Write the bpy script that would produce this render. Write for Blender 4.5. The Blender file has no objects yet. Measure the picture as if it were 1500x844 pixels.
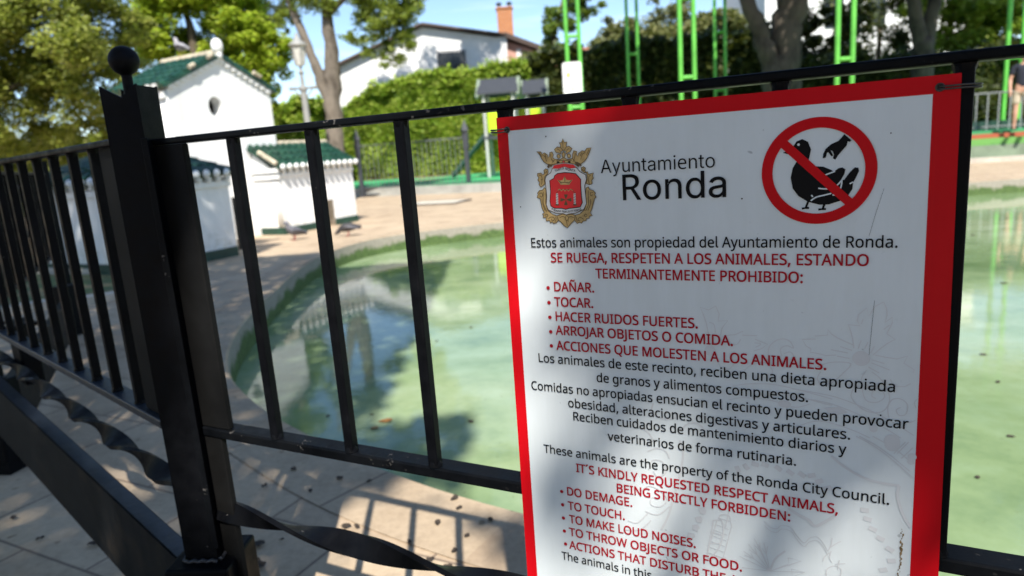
import bpy, bmesh, math, random
import numpy as np
from mathutils import Vector, Matrix, Quaternion
from mathutils.geometry import intersect_point_line

scene = bpy.context.scene
COL = scene.collection
PI = math.pi
CAM_H = 1.11
F_PX = 1003.0

# ------------------------------------------------------------------ camera
nad = Vector((360.0, -4930.0, -F_PX)).normalized()          # straight down, in camera space
cup = -nad
cfw = Vector((0, 0, -1)) - cup * (Vector((0, 0, -1)).dot(cup))
cfw.normalize()
crt = cfw.cross(cup)
RC = Matrix((crt, cfw, cup))                                 # camera space -> world
cam_d = bpy.data.cameras.new('camera')
cam = bpy.data.objects.new('camera', cam_d)
COL.objects.link(cam)
cam.matrix_world = Matrix.Translation((0, 0, CAM_H)) @ RC.to_4x4()
cam_d.sensor_width = 36.0
cam_d.lens = 36.0 * F_PX / 1500.0
cam_d.clip_start = 0.02
cam_d.clip_end = 2000
cam_d.dof.use_dof = True
cam_d.dof.focus_distance = 0.82
cam_d.dof.aperture_fstop = 5.0
scene.camera = cam

# ------------------------------------------------------------------ sky, sun, exposure
SUN = Vector((0.0805, -0.947, 1.14)).normalized()            # towards the sun
w = bpy.data.worlds.new('World')
scene.world = w
w.use_nodes = True
nt = w.node_tree
bg = nt.nodes['Background']
sky = nt.nodes.new('ShaderNodeTexSky')
sky.sky_type = 'NISHITA'
sky.sun_disc = False
sky.sun_elevation = math.asin(SUN.z)
sky.sun_rotation = math.atan2(SUN.x, SUN.y)
sky.altitude = 1500
sky.air_density = 1.0
sky.dust_density = 0.25
sky.ozone_density = 1.0
tc = nt.nodes.new('ShaderNodeTexCoord')
mp = nt.nodes.new('ShaderNodeMapping')
mp.inputs['Scale'].default_value = (1.2, 1.2, 5.0)
nz = nt.nodes.new('ShaderNodeTexNoise')
nz.inputs['Scale'].default_value = 2.2
nz.inputs['Detail'].default_value = 7
nz.inputs['Roughness'].default_value = 0.62
nz.inputs['Distortion'].default_value = 0.6
rm = nt.nodes.new('ShaderNodeValToRGB')
rm.color_ramp.elements[0].position = 0.52
rm.color_ramp.elements[0].color = (0, 0, 0, 1)
rm.color_ramp.elements[1].position = 0.80
rm.color_ramp.elements[1].color = (0.5, 0.5, 0.5, 1)
mx = nt.nodes.new('ShaderNodeMix')
mx.data_type = 'RGBA'
mx.inputs['B'].default_value = (8.5, 8.8, 9.2, 1)
nt.links.new(tc.outputs['Generated'], mp.inputs[0])
nt.links.new(mp.outputs[0], nz.inputs['Vector'])
nt.links.new(nz.outputs['Fac'], rm.inputs[0])
nt.links.new(rm.outputs[0], mx.inputs['Factor'])
hs = nt.nodes.new('ShaderNodeHueSaturation')
hs.inputs['Saturation'].default_value = 1.05
hs.inputs['Value'].default_value = 1.0
nt.links.new(sky.outputs[0], hs.inputs['Color'])
nt.links.new(hs.outputs[0], mx.inputs['A'])
nt.links.new(mx.outputs['Result'], bg.inputs[0])
bg.inputs[1].default_value = 0.13

sun_d = bpy.data.lights.new('sun', 'SUN')
sun_d.energy = 4.6
sun_d.angle = math.radians(0.53)
sun_d.color = (1.0, 0.945, 0.86)
sun_o = bpy.data.objects.new('sun', sun_d)
COL.objects.link(sun_o)
sun_o.rotation_euler = SUN.to_track_quat('Z', 'Y').to_euler()
sun_o.location = SUN * 60

scene.view_settings.view_transform = 'Standard'
scene.view_settings.look = 'None'
scene.view_settings.gamma = 1
scene.view_settings.use_curve_mapping = False
scene.view_settings.exposure = 0.76
scene.cycles.max_bounces = 8
scene.cycles.transparent_max_bounces = 8
scene.cycles.use_denoising = True

# ------------------------------------------------------------------ helpers
def ray(px, py):
    return RC @ Vector((px - 750.0, 422.0 - py, -F_PX))

def at(px, py, Y):
    """world point seen at photo pixel (px, py) and lying Y metres ahead"""
    d = ray(px, py)
    return Vector((0, 0, CAM_H)) + d * (Y / d.y)

def gnd(px, py, z=0.0):
    d = ray(px, py)
    return Vector((0, 0, CAM_H)) + d * ((z - CAM_H) / d.z)

def link(o, parent=None):
    COL.objects.link(o)
    if parent is not None:
        o.parent = parent
    return o

def tag(o, label=None, cat=None, group=None, kind=None):
    if label: o['label'] = label
    if cat: o['category'] = cat
    if group: o['group'] = group
    if kind: o['kind'] = kind
    return o

def thing(name, label, cat, loc=(0, 0, 0), rotz=0.0, group=None, mat=None):
    o = bpy.data.objects.new(name, None)
    link(o)
    o.empty_display_size = 0.1
    if mat is not None:
        o.matrix_world = mat
    else:
        o.location = loc
        o.rotation_euler = (0, 0, rotz)
    return tag(o, label, cat, group)

def obj(name, bm, mats, parent=None, smooth=False, auto=None):
    me = bpy.data.meshes.new(name)
    bm.normal_update()
    bm.to_mesh(me)
    bm.free()
    if not isinstance(mats, (list, tuple)): mats = [mats]
    for m in mats: me.materials.append(m)
    if smooth or auto:
        for p in me.polygons: p.use_smooth = True
    if auto:
        me.set_sharp_from_angle(angle=math.radians(auto))
    return link(bpy.data.objects.new(name, me), parent)

def new(): return bmesh.new()

def box(bm, x0, x1, y0, y1, z0, z1, bev=0.0, M=None, mi=0, seg=2):
    vs = [bm.verts.new((x, y, z)) for x in (x0, x1) for y in (y0, y1) for z in (z0, z1)]
    idx = [(0, 1, 3, 2), (4, 6, 7, 5), (0, 4, 5, 1), (2, 3, 7, 6), (0, 2, 6, 4), (1, 5, 7, 3)]
    fs = [bm.faces.new([vs[i] for i in f]) for f in idx]
    for f in fs: f.material_index = mi
    if bev > 0:
        es = list({e for f in fs for e in f.edges})
        r = bmesh.ops.bevel(bm, geom=es, offset=bev, segments=seg, affect='EDGES', profile=0.5)
        for f in r['faces']: f.material_index = mi
        vs = list({v for f in fs if f.is_valid for v in f.verts} | {v for f in r['faces'] for v in f.verts})
    if M is not None:
        bmesh.ops.transform(bm, matrix=M, verts=vs)
    return vs

def prism(bm, pts, h0, h1, mi=0):
    """vertical prism over the polygon pts (x, y), between z h0 and h1"""
    a = [bm.verts.new((p[0], p[1], h0)) for p in pts]
    b = [bm.verts.new((p[0], p[1], h1)) for p in pts]
    n = len(pts)
    fs = [bm.faces.new(list(reversed(a))), bm.faces.new(b)]
    for i in range(n):
        fs.append(bm.faces.new([a[i], a[(i + 1) % n], b[(i + 1) % n], b[i]]))
    for f in fs: f.material_index = mi
    bmesh.ops.recalc_face_normals(bm, faces=fs)
    return a + b

def tube(bm, path, radii, seg=10, cap=True, mi=0, squash=None):
    path = [Vector(p) for p in path]
    if not isinstance(radii, (list, tuple)): radii = [radii] * len(path)
    rings = []
    prev = None
    for i, p in enumerate(path):
        t = (path[min(i + 1, len(path) - 1)] - path[max(i - 1, 0)])
        if t.length < 1e-9: t = Vector((0, 0, 1))
        t.normalize()
        if prev is None:
            ref = Vector((0, 0, 1)) if abs(t.z) < 0.9 else Vector((1, 0, 0))
            nrm = t.cross(ref).normalized()
        else:
            nrm = (prev - t * prev.dot(t))
            nrm = nrm.normalized() if nrm.length > 1e-6 else t.orthogonal().normalized()
        prev = nrm
        bi = t.cross(nrm)
        sq = squash or 1.0
        rings.append([bm.verts.new(p + (nrm * math.cos(2 * PI * k / seg) + bi * math.sin(2 * PI * k / seg) * sq) * radii[i]) for k in range(seg)])
    fs = []
    for a, b in zip(rings, rings[1:]):
        for k in range(seg):
            fs.append(bm.faces.new((a[k], a[(k + 1) % seg], b[(k + 1) % seg], b[k])))
    if cap:
        fs.append(bm.faces.new(list(reversed(rings[0]))))
        fs.append(bm.faces.new(rings[-1]))
    for f in fs: f.material_index = mi
    return rings

def lathe(bm, prof, c=(0, 0, 0), seg=20, mi=0):
    c = Vector(c)
    rings = [[bm.verts.new(c + Vector((r * math.cos(2 * PI * k / seg), r * math.sin(2 * PI * k / seg), z))) for k in range(seg)] for r, z in prof]
    for a, b in zip(rings, rings[1:]):
        for k in range(seg):
            bm.faces.new((a[k], a[(k + 1) % seg], b[(k + 1) % seg], b[k])).material_index = mi
    bm.faces.new(list(reversed(rings[0]))).material_index = mi
    bm.faces.new(rings[-1]).material_index = mi

def ball(bm, c, r, sx=1, sy=1, sz=1, u=18, v=12, mi=0, M=None):
    m = Matrix.Translation(c) @ Matrix.Diagonal((r * sx, r * sy, r * sz, 1))
    if M is not None: m = M @ m
    g = bmesh.ops.create_uvsphere(bm, u_segments=u, v_segments=v, radius=1.0, matrix=m)
    for f in {f for vv in g['verts'] for f in vv.link_faces}: f.material_index = mi

def fill(bm, contours, z=0.0, depth=0.0, M=None, mi=0, grow=0.0):
    """fill 2-D outlines (holes by nesting); depth > 0 gives a plate from z to z+depth"""
    c = bpy.data.curves.new('outline', 'CURVE')
    c.dimensions = '2D'
    c.fill_mode = 'BOTH'
    if depth > 0: c.extrude = depth / 2
    def inside(p, poly):
        r = False
        for i in range(len(poly)):
            (x1, y1), (x2, y2) = poly[i][:2], poly[i - 1][:2]
            if (y1 > p[1]) != (y2 > p[1]) and p[0] < (x2 - x1) * (p[1] - y1) / (y2 - y1) + x1: r = not r
        return r
    for ci, pts in enumerate(contours):
        if grow:                                                # outer outlines clockwise, holes the other way round
            ar = sum(pts[i][0] * pts[i - 1][1] - pts[i - 1][0] * pts[i][1] for i in range(len(pts)))
            hole = sum(inside(pts[0], o) for k, o in enumerate(contours) if k != ci) % 2 == 1
            if (ar > 0) == hole: pts = pts[::-1]
            q = []
            m = len(pts)
            for i in range(m):                                  # push every corner outwards
                a, b, d = Vector(pts[i - 1][:2]), Vector(pts[i][:2]), Vector(pts[(i + 1) % m][:2])
                e1, e2 = (b - a).normalized(), (d - b).normalized()
                n1, n2 = Vector((-e1.y, e1.x)), Vector((-e2.y, e2.x))
                k = n1 + n2
                k = k / max(0.3, k.dot(n1)) if k.length > 1e-6 else n1
                if k.length > 1.25: k = k.normalized() * 1.0
                q.append(b + k * grow)
            pts = q
        s = c.splines.new('POLY')
        s.points.add(len(pts) - 1)
        for p, q in zip(s.points, pts): p.co = (q[0], q[1], 0, 1)
        s.use_cyclic_u = True
    o = bpy.data.objects.new('outline', c)
    me = bpy.data.meshes.new_from_object(o)
    me.transform(Matrix.Translation((0, 0, z + depth / 2)))
    if M is not None: me.transform(M)
    if depth == 0:
        nn = (M.to_3x3() @ Vector((0, 0, 1))) if M is not None else Vector((0, 0, 1))
        if len(me.polygons) and me.polygons[0].normal.dot(nn) < 0: me.flip_normals()
    n0 = len(bm.faces)
    bm.from_mesh(me)
    bm.faces.ensure_lookup_table()
    for f in bm.faces[n0:]: f.material_index = mi
    bpy.data.objects.remove(o)
    bpy.data.curves.remove(c)
    bpy.data.meshes.remove(me)

def ribbon(bm, pts, wid, z=0.0, closed=False, mi=0, taper=False):
    """a flat drawn line along 2-D points"""
    pts = [Vector((p[0], p[1])) for p in pts]
    n = len(pts)
    L, Rr = [], []
    for i in range(n):
        a = pts[i - 1] if (i > 0 or closed) else pts[i]
        b = pts[(i + 1) % n] if (i < n - 1 or closed) else pts[i]
        t = (b - a)
        if t.length < 1e-9: t = Vector((1, 0))
        t.normalize()
        q = Vector((-t.y, t.x)) * wid / 2
        if taper: q *= (1 - i / (n - 1) * 0.85)
        L.append(bm.verts.new((pts[i].x + q.x, pts[i].y + q.y, z)))
        Rr.append(bm.verts.new((pts[i].x - q.x, pts[i].y - q.y, z)))
    for i in range(n if closed else n - 1):
        j = (i + 1) % n
        bm.faces.new((Rr[i], Rr[j], L[j], L[i])).material_index = mi

def smooth_pts(pts, n=6, closed=False):
    """Catmull-Rom through 2-D or 3-D points"""
    P = [Vector(p) for p in pts]
    m = len(P)
    out = []
    rng = range(m) if closed else range(m - 1)
    for i in rng:
        p0 = P[i - 1] if (i > 0 or closed) else P[i]
        p1 = P[i]
        p2 = P[(i + 1) % m]
        p3 = P[(i + 2) % m] if (i + 2 < m or closed) else p2
        for k in range(n):
            t = k / n
            out.append(0.5 * ((2 * p1) + (p2 - p0) * t + (2 * p0 - 5 * p1 + 4 * p2 - p3) * t * t + (3 * p1 - p0 - 3 * p2 + p3) * t ** 3))
    if not closed: out.append(P[-1])
    return out

# ------------------------------------------------------------------ materials
def rgba(c): return (c[0], c[1], c[2], 1)

class NM:
    def __init__(s, name):
        s.m = bpy.data.materials.new(name)
        s.m.use_nodes = True
        s.n = s.m.node_tree.nodes
        s.l = s.m.node_tree.links
        s.b = s.n['Principled BSDF']
    def node(s, t, **kw):
        n = s.n.new(t)
        for k, v in kw.items():
            if hasattr(n, k): setattr(n, k, v)
            else: n.inputs[k].default_value = v
        return n
    def noise(s, scale, detail=4, rough=0.6, vec=None, dist=0.0):
        n = s.node('ShaderNodeTexNoise', Scale=scale, Detail=detail, Roughness=rough, Distortion=dist)
        s.l.new(vec or s.coord(), n.inputs['Vector'])
        return n.outputs['Fac']
    def coord(s, out='Object'):
        if not hasattr(s, 'tc'): s.tc = s.n.new('ShaderNodeTexCoord')
        return s.tc.outputs[out]
    def mapping(s, vec, scale=(1, 1, 1), rot=(0, 0, 0), loc=(0, 0, 0)):
        n = s.n.new('ShaderNodeMapping')
        n.inputs['Scale'].default_value = scale
        n.inputs['Rotation'].default_value = rot
        n.inputs['Location'].default_value = loc
        s.l.new(vec, n.inputs[0])
        return n.outputs[0]
    def ramp(s, fac, stops):
        n = s.n.new('ShaderNodeValToRGB')
        e = n.color_ramp.elements
        while len(e) < len(stops): e.new(0.5)
        for el, (p, c) in zip(e, stops):
            el.position = p
            el.color = rgba(c) if not isinstance(c, (int, float)) else (c, c, c, 1)
        s.l.new(fac, n.inputs[0])
        return n.outputs[0]
    def mix(s, fac, a, b, mode='MIX'):
        n = s.n.new('ShaderNodeMix')
        n.data_type = 'RGBA'
        n.blend_type = mode
        for k, v in (('Factor', fac), ('A', a), ('B', b)):
            if isinstance(v, (tuple, list)): n.inputs[k].default_value = rgba(v)
            elif isinstance(v, (int, float)): n.inputs[k].default_value = v
            else: s.l.new(v, n.inputs[k])
        return n.outputs['Result']
    def math(s, op, a, b=None):
        n = s.n.new('ShaderNodeMath')
        n.operation = op
        for i, v in enumerate((a, b)):
            if v is None: continue
            if isinstance(v, (int, float)): n.inputs[i].default_value = v
            else: s.l.new(v, n.inputs[i])
        return n.outputs[0]
    def bump(s, h, strength=0.3, dist=0.01):
        n = s.node('ShaderNodeBump', Strength=strength, Distance=dist)
        s.l.new(h, n.inputs['Height'])
        s.l.new(n.outputs[0], s.b.inputs['Normal'])
    def set(s, col=None, rough=None, metal=None, spec=None, ior=None):
        for k, v in (('Base Color', col), ('Roughness', rough), ('Metallic', metal), ('Specular IOR Level', spec), ('IOR', ior)):
            if v is None: continue
            if isinstance(v, (tuple, list)): s.b.inputs[k].default_value = rgba(v)
            elif isinstance(v, (int, float)): s.b.inputs[k].default_value = v
            else: s.l.new(v, s.b.inputs[k])
        return s

def plain(name, c, rough=0.6, metal=0.0, var=0.12, scale=8.0, spec=0.5, bump=0.0):
    k = NM(name)
    nz = k.noise(scale, 5)
    dark = tuple(x * (1 - var) for x in c)
    lite = tuple(min(1, x * (1 + var)) for x in c)
    k.set(k.ramp(nz, [(0.3, dark), (0.7, lite)]), rough, metal, spec)
    if bump: k.bump(nz, bump, 0.01)
    return k.m

def paint_black(name, base=(0.0022, 0.0025, 0.0035), chips=0.72):
    k = NM(name)
    n1 = k.noise(95, 3, 0.6)
    n2 = k.noise(9, 4)
    n3 = k.noise(30, 5)
    chip = k.math('MULTIPLY', k.ramp(n1, [(chips, 0.0), (chips + 0.02, 1.0)]), k.ramp(n2, [(0.52, 0.0), (0.58, 1.0)]))
    dust = k.math('MULTIPLY', k.ramp(n2, [(0.42, 0.0), (0.72, 0.5)]), k.ramp(n3, [(0.38, 0.0), (0.72, 0.8)]))
    colr = k.mix(dust, k.ramp(n3, [(0.35, base), (0.75, tuple(x * 1.8 for x in base))]), (0.009, 0.009, 0.0088))
    colr = k.mix(chip, colr, (0.09, 0.085, 0.08))
    k.set(colr, k.ramp(n3, [(0.3, 0.34), (0.7, 0.6)]), 0.0, 0.085)
    k.bump(k.noise(55, 4), 0.25, 0.002)
    return k.m

M_BLACK = paint_black('black_paint')
M_BLACK2 = paint_black('black_paint_worn', (0.0025, 0.003, 0.004), 0.64)

def bark(name, c0, c1, sc=6.0):
    k = NM(name)
    v = k.mapping(k.coord(), (1, 1, 0.22))
    n1 = k.noise(sc, 6, 0.65, v)
    n2 = k.noise(1.3, 3)
    col = k.mix(k.ramp(n2, [(0.4, 0.0), (0.6, 1.0)]), k.ramp(n1, [(0.35, c0), (0.7, c1)]), k.ramp(n1, [(0.3, c1), (0.7, tuple(min(1, x * 1.35) for x in c1))]))
    k.set(col, 0.9, 0, 0.2)
    k.bump(n1, 0.9, 0.04)
    return k.m

def leaf_mat(name, cols, trans=0.35, rough=0.5):
    k = NM(name)
    g = k.n.new('ShaderNodeNewGeometry')
    c = k.ramp(g.outputs['Random Per Island'], [(i / max(1, len(cols) - 1), x) for i, x in enumerate(cols)])
    k.set(c, rough, 0, 0.35)
    t = k.n.new('ShaderNodeBsdfTranslucent')
    ct = k.mix(0.55, c, (0.30, 0.36, 0.03))
    k.l.new(ct, t.inputs[0])
    ms = k.n.new('ShaderNodeMixShader')
    ms.inputs[0].default_value = trans
    k.l.new(k.b.outputs[0], ms.inputs[1])
    k.l.new(t.outputs[0], ms.inputs[2])
    k.l.new(ms.outputs[0], k.n['Material Output'].inputs[0])
    return k.m

# ------------------------------------------------------------------ foliage
def leaf_mesh(name, P, size, rng, mat, parent=None, up=0.35, aspect=0.55):
    """one mesh of many small folded leaves at the points P"""
    n = len(P)
    nr = rng.normal(size=(n, 3))
    nr[:, 2] = np.abs(nr[:, 2]) + up
    nr += np.array(SUN)[None] * 0.9                            # leaves turn towards the light
    nr /= np.linalg.norm(nr, axis=1)[:, None]
    t = rng.normal(size=(n, 3))
    t -= nr * np.sum(t * nr, axis=1)[:, None]
    t /= np.linalg.norm(t, axis=1)[:, None]
    b = np.cross(nr, t)
    L = size * rng.uniform(0.65, 1.35, n)[:, None]
    W = L * aspect
    v = np.empty((n, 4, 3))
    v[:, 0] = P - t * L * 0.5
    v[:, 1] = P + b * W * 0.5 + nr * L * 0.10
    v[:, 2] = P + t * L * 0.5
    v[:, 3] = P - b * W * 0.5 + nr * L * 0.10
    me = bpy.data.meshes.new(name)
    me.vertices.add(4 * n)
    me.vertices.foreach_set('co', v.reshape(-1).astype(np.float32))
    idx = np.arange(4 * n).reshape(n, 4)
    tri = np.stack([idx[:, [0, 1, 2]], idx[:, [0, 2, 3]]], axis=1).reshape(-1)
    me.loops.add(6 * n)
    me.loops.foreach_set('vertex_index', tri.astype(np.int32))
    me.polygons.add(2 * n)
    me.polygons.foreach_set('loop_start', np.arange(0, 6 * n, 3, dtype=np.int32))
    me.polygons.foreach_set('loop_total', np.full(2 * n, 3, dtype=np.int32))
    me.update(calc_edges=True)
    me.materials.append(mat)
    return link(bpy.data.objects.new(name, me), parent)

def crown_pts(blobs, n, rng, sub=14, subr=(0.22, 0.42), flat=0.8, hollow=0.35):
    """leaf positions gathered into clumps spread through the volume of the blobs [(centre, radius)]"""
    wgt = np.array([r ** 2 for _, r in blobs], float)
    wgt /= wgt.sum()
    out = []
    for (c, r), q in zip(blobs, wgt):
        m = max(4, int(sub))
        d = rng.normal(size=(m, 3))
        d /= np.linalg.norm(d, axis=1)[:, None]
        rad = r * rng.uniform(hollow, 1.0, m)[:, None]
        cc = np.array(c)[None] + d * rad * np.array([1, 1, flat])[None]
        sr = r * rng.uniform(subr[0], subr[1], m)
        k = rng.integers(0, m, int(n * q))
        dd = rng.normal(size=(len(k), 3))
        dd /= np.linalg.norm(dd, axis=1)[:, None]
        rr = sr[k] * rng.uniform(0, 1, len(k)) ** 0.45
        out.append(cc[k] + dd * rr[:, None] * np.array([1, 1, 0.8])[None])
    return np.concatenate(out)

def tree(name, label, cat, base, limbs, blobs, n, size, bark_m, leaf_m, seed, group=None, sub=14, subr=(0.22, 0.42), flat=0.8, hollow=0.35, aspect=0.55):
    """limbs: list of (path of world points, radii); blobs in world space"""
    rng = np.random.default_rng(seed)
    base = Vector(base)
    t = thing(name, label, cat, base, 0, group)
    bm = new()
    for path, rad in limbs:
        pp = smooth_pts([Vector(p) - base for p in path], 5)
        rr = np.interp(np.linspace(0, 1, len(pp)), np.linspace(0, 1, len(rad)), rad)
        rj = random.Random(seed + len(pp))
        pp = [p + Vector((rj.uniform(-1, 1), rj.uniform(-1, 1), 0)) * float(r) * 0.18 for p, r in zip(pp, rr)]
        tube(bm, pp, [float(r) * rj.uniform(0.92, 1.08) for r in rr], 12)
    if limbs: obj('trunk', bm, bark_m, t, smooth=True)
    else: bm.free()
    P = crown_pts(blobs, n, rng, sub, subr, flat, hollow) - np.array(base)[None]
    leaf_mesh('crown', P, size, rng, leaf_m, t, aspect=aspect)
    return t

# ------------------------------------------------------------------ ground, paving, pond
FANG = math.atan2(-0.46656, 0.88449)                         # direction of the front fence

def paving_mat(name, tint=(1, 1, 1), uv=False, scale=1.0):
    k = NM(name)
    co = k.coord('UV') if uv else k.coord('Object')
    vec = k.mapping(co, (1, 1, 1), (0, 0, 0 if uv else -FANG), (0.13, 0.27 if not uv else 0, 0))
    br = k.node('ShaderNodeTexBrick', Scale=1.0)
    br.offset = 0.5 if not uv else 0.0
    br.inputs['Brick Width'].default_value = 0.62 * scale
    br.inputs['Row Height'].default_value = 0.42 * scale if not uv else 3.0
    br.inputs['Mortar Size'].default_value = 0.006
    br.inputs['Mortar Smooth'].default_value = 0.35
    br.inputs['Color1'].default_value = rgba((0.53 * tint[0], 0.42 * tint[1], 0.295 * tint[2]))
    br.inputs['Color2'].default_value = rgba((0.455 * tint[0], 0.35 * tint[1], 0.245 * tint[2]))
    br.inputs['Mortar'].default_value = rgba((0.25, 0.19, 0.14))
    k.l.new(vec, br.inputs['Vector'])
    n1 = k.noise(3.2, 6, 0.65)
    n2 = k.noise(38, 5, 0.7)
    n3 = k.noise(120, 3)
    c = k.mix(0.55, br.outputs['Color'], k.ramp(n1, [(0.3, (0.62, 0.58, 0.54)), (0.55, (1, 1, 1)), (0.75, (1.12, 1.05, 0.96))]), 'MULTIPLY')
    c = k.mix(0.5, c, k.ramp(n2, [(0.3, (0.72, 0.70, 0.68)), (0.6, (1.08, 1.07, 1.05))]), 'MULTIPLY')
    spots = k.ramp(k.noise(16, 2, 0.4), [(0.70, (1, 1, 1)), (0.76, (0.42, 0.38, 0.33))])
    c = k.mix(0.8, c, spots, 'MULTIPLY')
    k.set(c, 0.82, 0, 0.3)
    hh = k.math('ADD', k.math('MULTIPLY', br.outputs['Fac'], -1.0), k.math('MULTIPLY', n2, 0.45))
    k.bump(hh, 0.35, 0.006)
    return k.m

M_PAVE = paving_mat('pink_stone_paving')
M_COPE = paving_mat('coping_stone', (0.90, 0.90, 0.90), True, 1.13)

POND = [(-.03, 1.96), (-.45, 2.27), (-.83, 2.64), (-1.25, 3.12), (-1.63, 3.72), (-1.90, 4.5), (-2.07, 5.4), (-2.19, 6.4),
        (-2.29, 7.4), (-2.3, 8.3), (-2.15, 9.2), (-1.8, 9.85), (-1.1, 10.35), (-.1, 10.75), (1.5, 11.1), (4, 11.5), (7.9, 11.7),
        (11, 11.4), (13.5, 9.6), (14, 6), (12, 2.8), (8, .9), (4, .5), (2.2, .82), (1.1, 1.33), (.5, 1.66)]
PONDS = [Vector((p[0], p[1])) for p in smooth_pts([(a, b) for a, b in POND], 5, True)]

def offset_poly(P, d):
    n = len(P)
    out = []
    for i in range(n):
        t = (P[(i + 1) % n] - P[i - 1]).normalized()
        out.append(P[i] + Vector((-t.y, t.x)) * d)
    return out
area = sum(PONDS[i].x * PONDS[(i + 1) % len(PONDS)].y - PONDS[(i + 1) % len(PONDS)].x * PONDS[i].y for i in range(len(PONDS)))
SGN = -1 if area > 0 else 1                                   # outward side
mid = offset_poly(PONDS, 0.14 * SGN)
outr = offset_poly(PONDS, 0.30 * SGN)
inn = PONDS

bm = new()
S = 420
fill(bm, [[(-S, -S), (S, -S), (S, S), (-S, S)], [(p.x, p.y) for p in mid]], z=0.0)
tag(obj('ground', bm, M_PAVE), kind='structure')

def wall_mat():
    k = NM('pond_wall_stone')
    sep = k.n.new('ShaderNodeSeparateXYZ')
    k.l.new(k.coord(), sep.inputs[0])
    n1 = k.noise(5, 6)
    n2 = k.noise(30, 4)
    edge = k.math('ADD', sep.outputs['Z'], k.math('MULTIPLY', k.math('SUBTRACT', n1, 0.5), 0.30))
    mr = k.n.new('ShaderNodeMapRange')
    mr.inputs[1].default_value = -0.14
    mr.inputs[2].default_value = -0.09
    k.l.new(edge, mr.inputs[0])
    c = k.mix(mr.outputs[0], k.ramp(n2, [(0.3, (0.035, 0.07, 0.018)), (0.7, (0.13, 0.20, 0.055))]), k.ramp(n2, [(0.3, (0.26, 0.23, 0.19)), (0.7, (0.40, 0.36, 0.30))]))
    k.set(c, 0.7)
    k.bump(n2, 0.4, 0.01)
    return k.m
bm = new()
uvl = bm.loops.layers.uv.new('UVMap')
n = len(inn)
arc = [0.0]
for i in range(n): arc.append(arc[-1] + (inn[(i + 1) % n] - inn[i]).length)
top = 0.004
rows = [[(p.x, p.y, -0.5) for p in inn], [(p.x, p.y, top - 0.012) for p in inn], [(p.x - (p.x - q.x) * 0.04, p.y - (p.y - q.y) * 0.04, top) for p, q in zip(inn, outr)], [(p.x, p.y, top) for p in outr]]
vv = [[bm.verts.new(c) for c in r] for r in rows]
for r in range(3):
    for i in range(n):
        j = (i + 1) % n
        f = bm.faces.new((vv[r][i], vv[r][j], vv[r + 1][j], vv[r + 1][i]))
        f.material_index = 1 if r == 0 else 0
        for lp, (ii, rr) in zip(f.loops, ((i, r), (i + 1, r), (i + 1, r + 1), (i, r + 1))):
            lp[uvl].uv = (arc[ii], 0.3 + rr * 0.1)
bmesh.ops.recalc_face_normals(bm, faces=bm.faces)
tag(obj('pond_rim', bm, [M_COPE, wall_mat()]), kind='structure')

def water_mat():
    k = NM('pond_water')
    v = k.coord()
    n1 = k.noise(0.55, 6, 0.6, dist=0.4)
    n2 = k.noise(3.0, 6, 0.65)
    n3 = k.noise(26, 3, 0.6)
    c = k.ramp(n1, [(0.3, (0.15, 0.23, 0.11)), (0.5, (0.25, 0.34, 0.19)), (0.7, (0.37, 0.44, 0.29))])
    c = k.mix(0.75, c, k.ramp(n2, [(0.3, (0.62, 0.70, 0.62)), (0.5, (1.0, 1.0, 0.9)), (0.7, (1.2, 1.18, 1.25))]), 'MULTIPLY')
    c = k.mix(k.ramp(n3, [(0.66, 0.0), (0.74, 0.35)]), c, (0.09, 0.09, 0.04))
    k.set(c, 0.03, 0, 0.5, 1.38)
    k.bump(k.noise(9, 5, 0.6, dist=0.5), 0.03, 0.02)
    return k.m
bm = new()
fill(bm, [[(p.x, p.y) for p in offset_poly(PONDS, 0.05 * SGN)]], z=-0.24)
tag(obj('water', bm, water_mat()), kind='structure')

# small planted bed with a pale kerb beside the duck house
bed = [gnd(-60, 404), gnd(20, 402), gnd(120, 403), gnd(215, 399), gnd(240, 412), gnd(222, 426), gnd(150, 440), gnd(60, 450), gnd(-60, 462)]
bedp = [(p.x, p.y) for p in smooth_pts([(p.x, p.y) for p in bed], 4, True)]
bm = new()
fill(bm, [bedp], z=0.008)
gm = NM('short_grass')
gn = gm.noise(22, 6, 0.7)
gn2 = gm.noise(2.2, 4)
gm.set(gm.mix(gm.ramp(gn2, [(0.45, 0.0), (0.6, 1.0)]), gm.ramp(gn, [(0.3, (0.05, 0.085, 0.03)), (0.7, (0.13, 0.19, 0.07))]), gm.ramp(gn, [(0.3, (0.22, 0.17, 0.08)), (0.7, (0.34, 0.27, 0.14))])), 0.9)
gm.bump(gn, 0.8, 0.03)
tag(obj('grass_verge', bm, gm.m), kind='structure')
bm = new()
bp = [Vector((p[0], p[1])) for p in bedp]
ar = sum(bp[i].x * bp[(i + 1) % len(bp)].y - bp[(i + 1) % len(bp)].x * bp[i].y for i in range(len(bp)))
bo = offset_poly(bp, -0.16 if ar > 0 else 0.16)
a = [[bm.verts.new((p.x, p.y, z)) for p in q] for q, z in ((bp, 0.0), (bp, 0.07), (bo, 0.07), (bo, 0.0))]
for r in range(3):
    for i in range(len(bp)):
        j = (i + 1) % len(bp)
        bm.faces.new((a[r][i], a[r][j], a[r + 1][j], a[r + 1][i]))
bmesh.ops.recalc_face_normals(bm, faces=bm.faces)
M_KERB = plain('pale_kerb', (0.50, 0.45, 0.38), 0.8, var=0.2, scale=6, bump=0.3)
tag(obj('kerb', bm, M_KERB), kind='structure')

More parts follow.
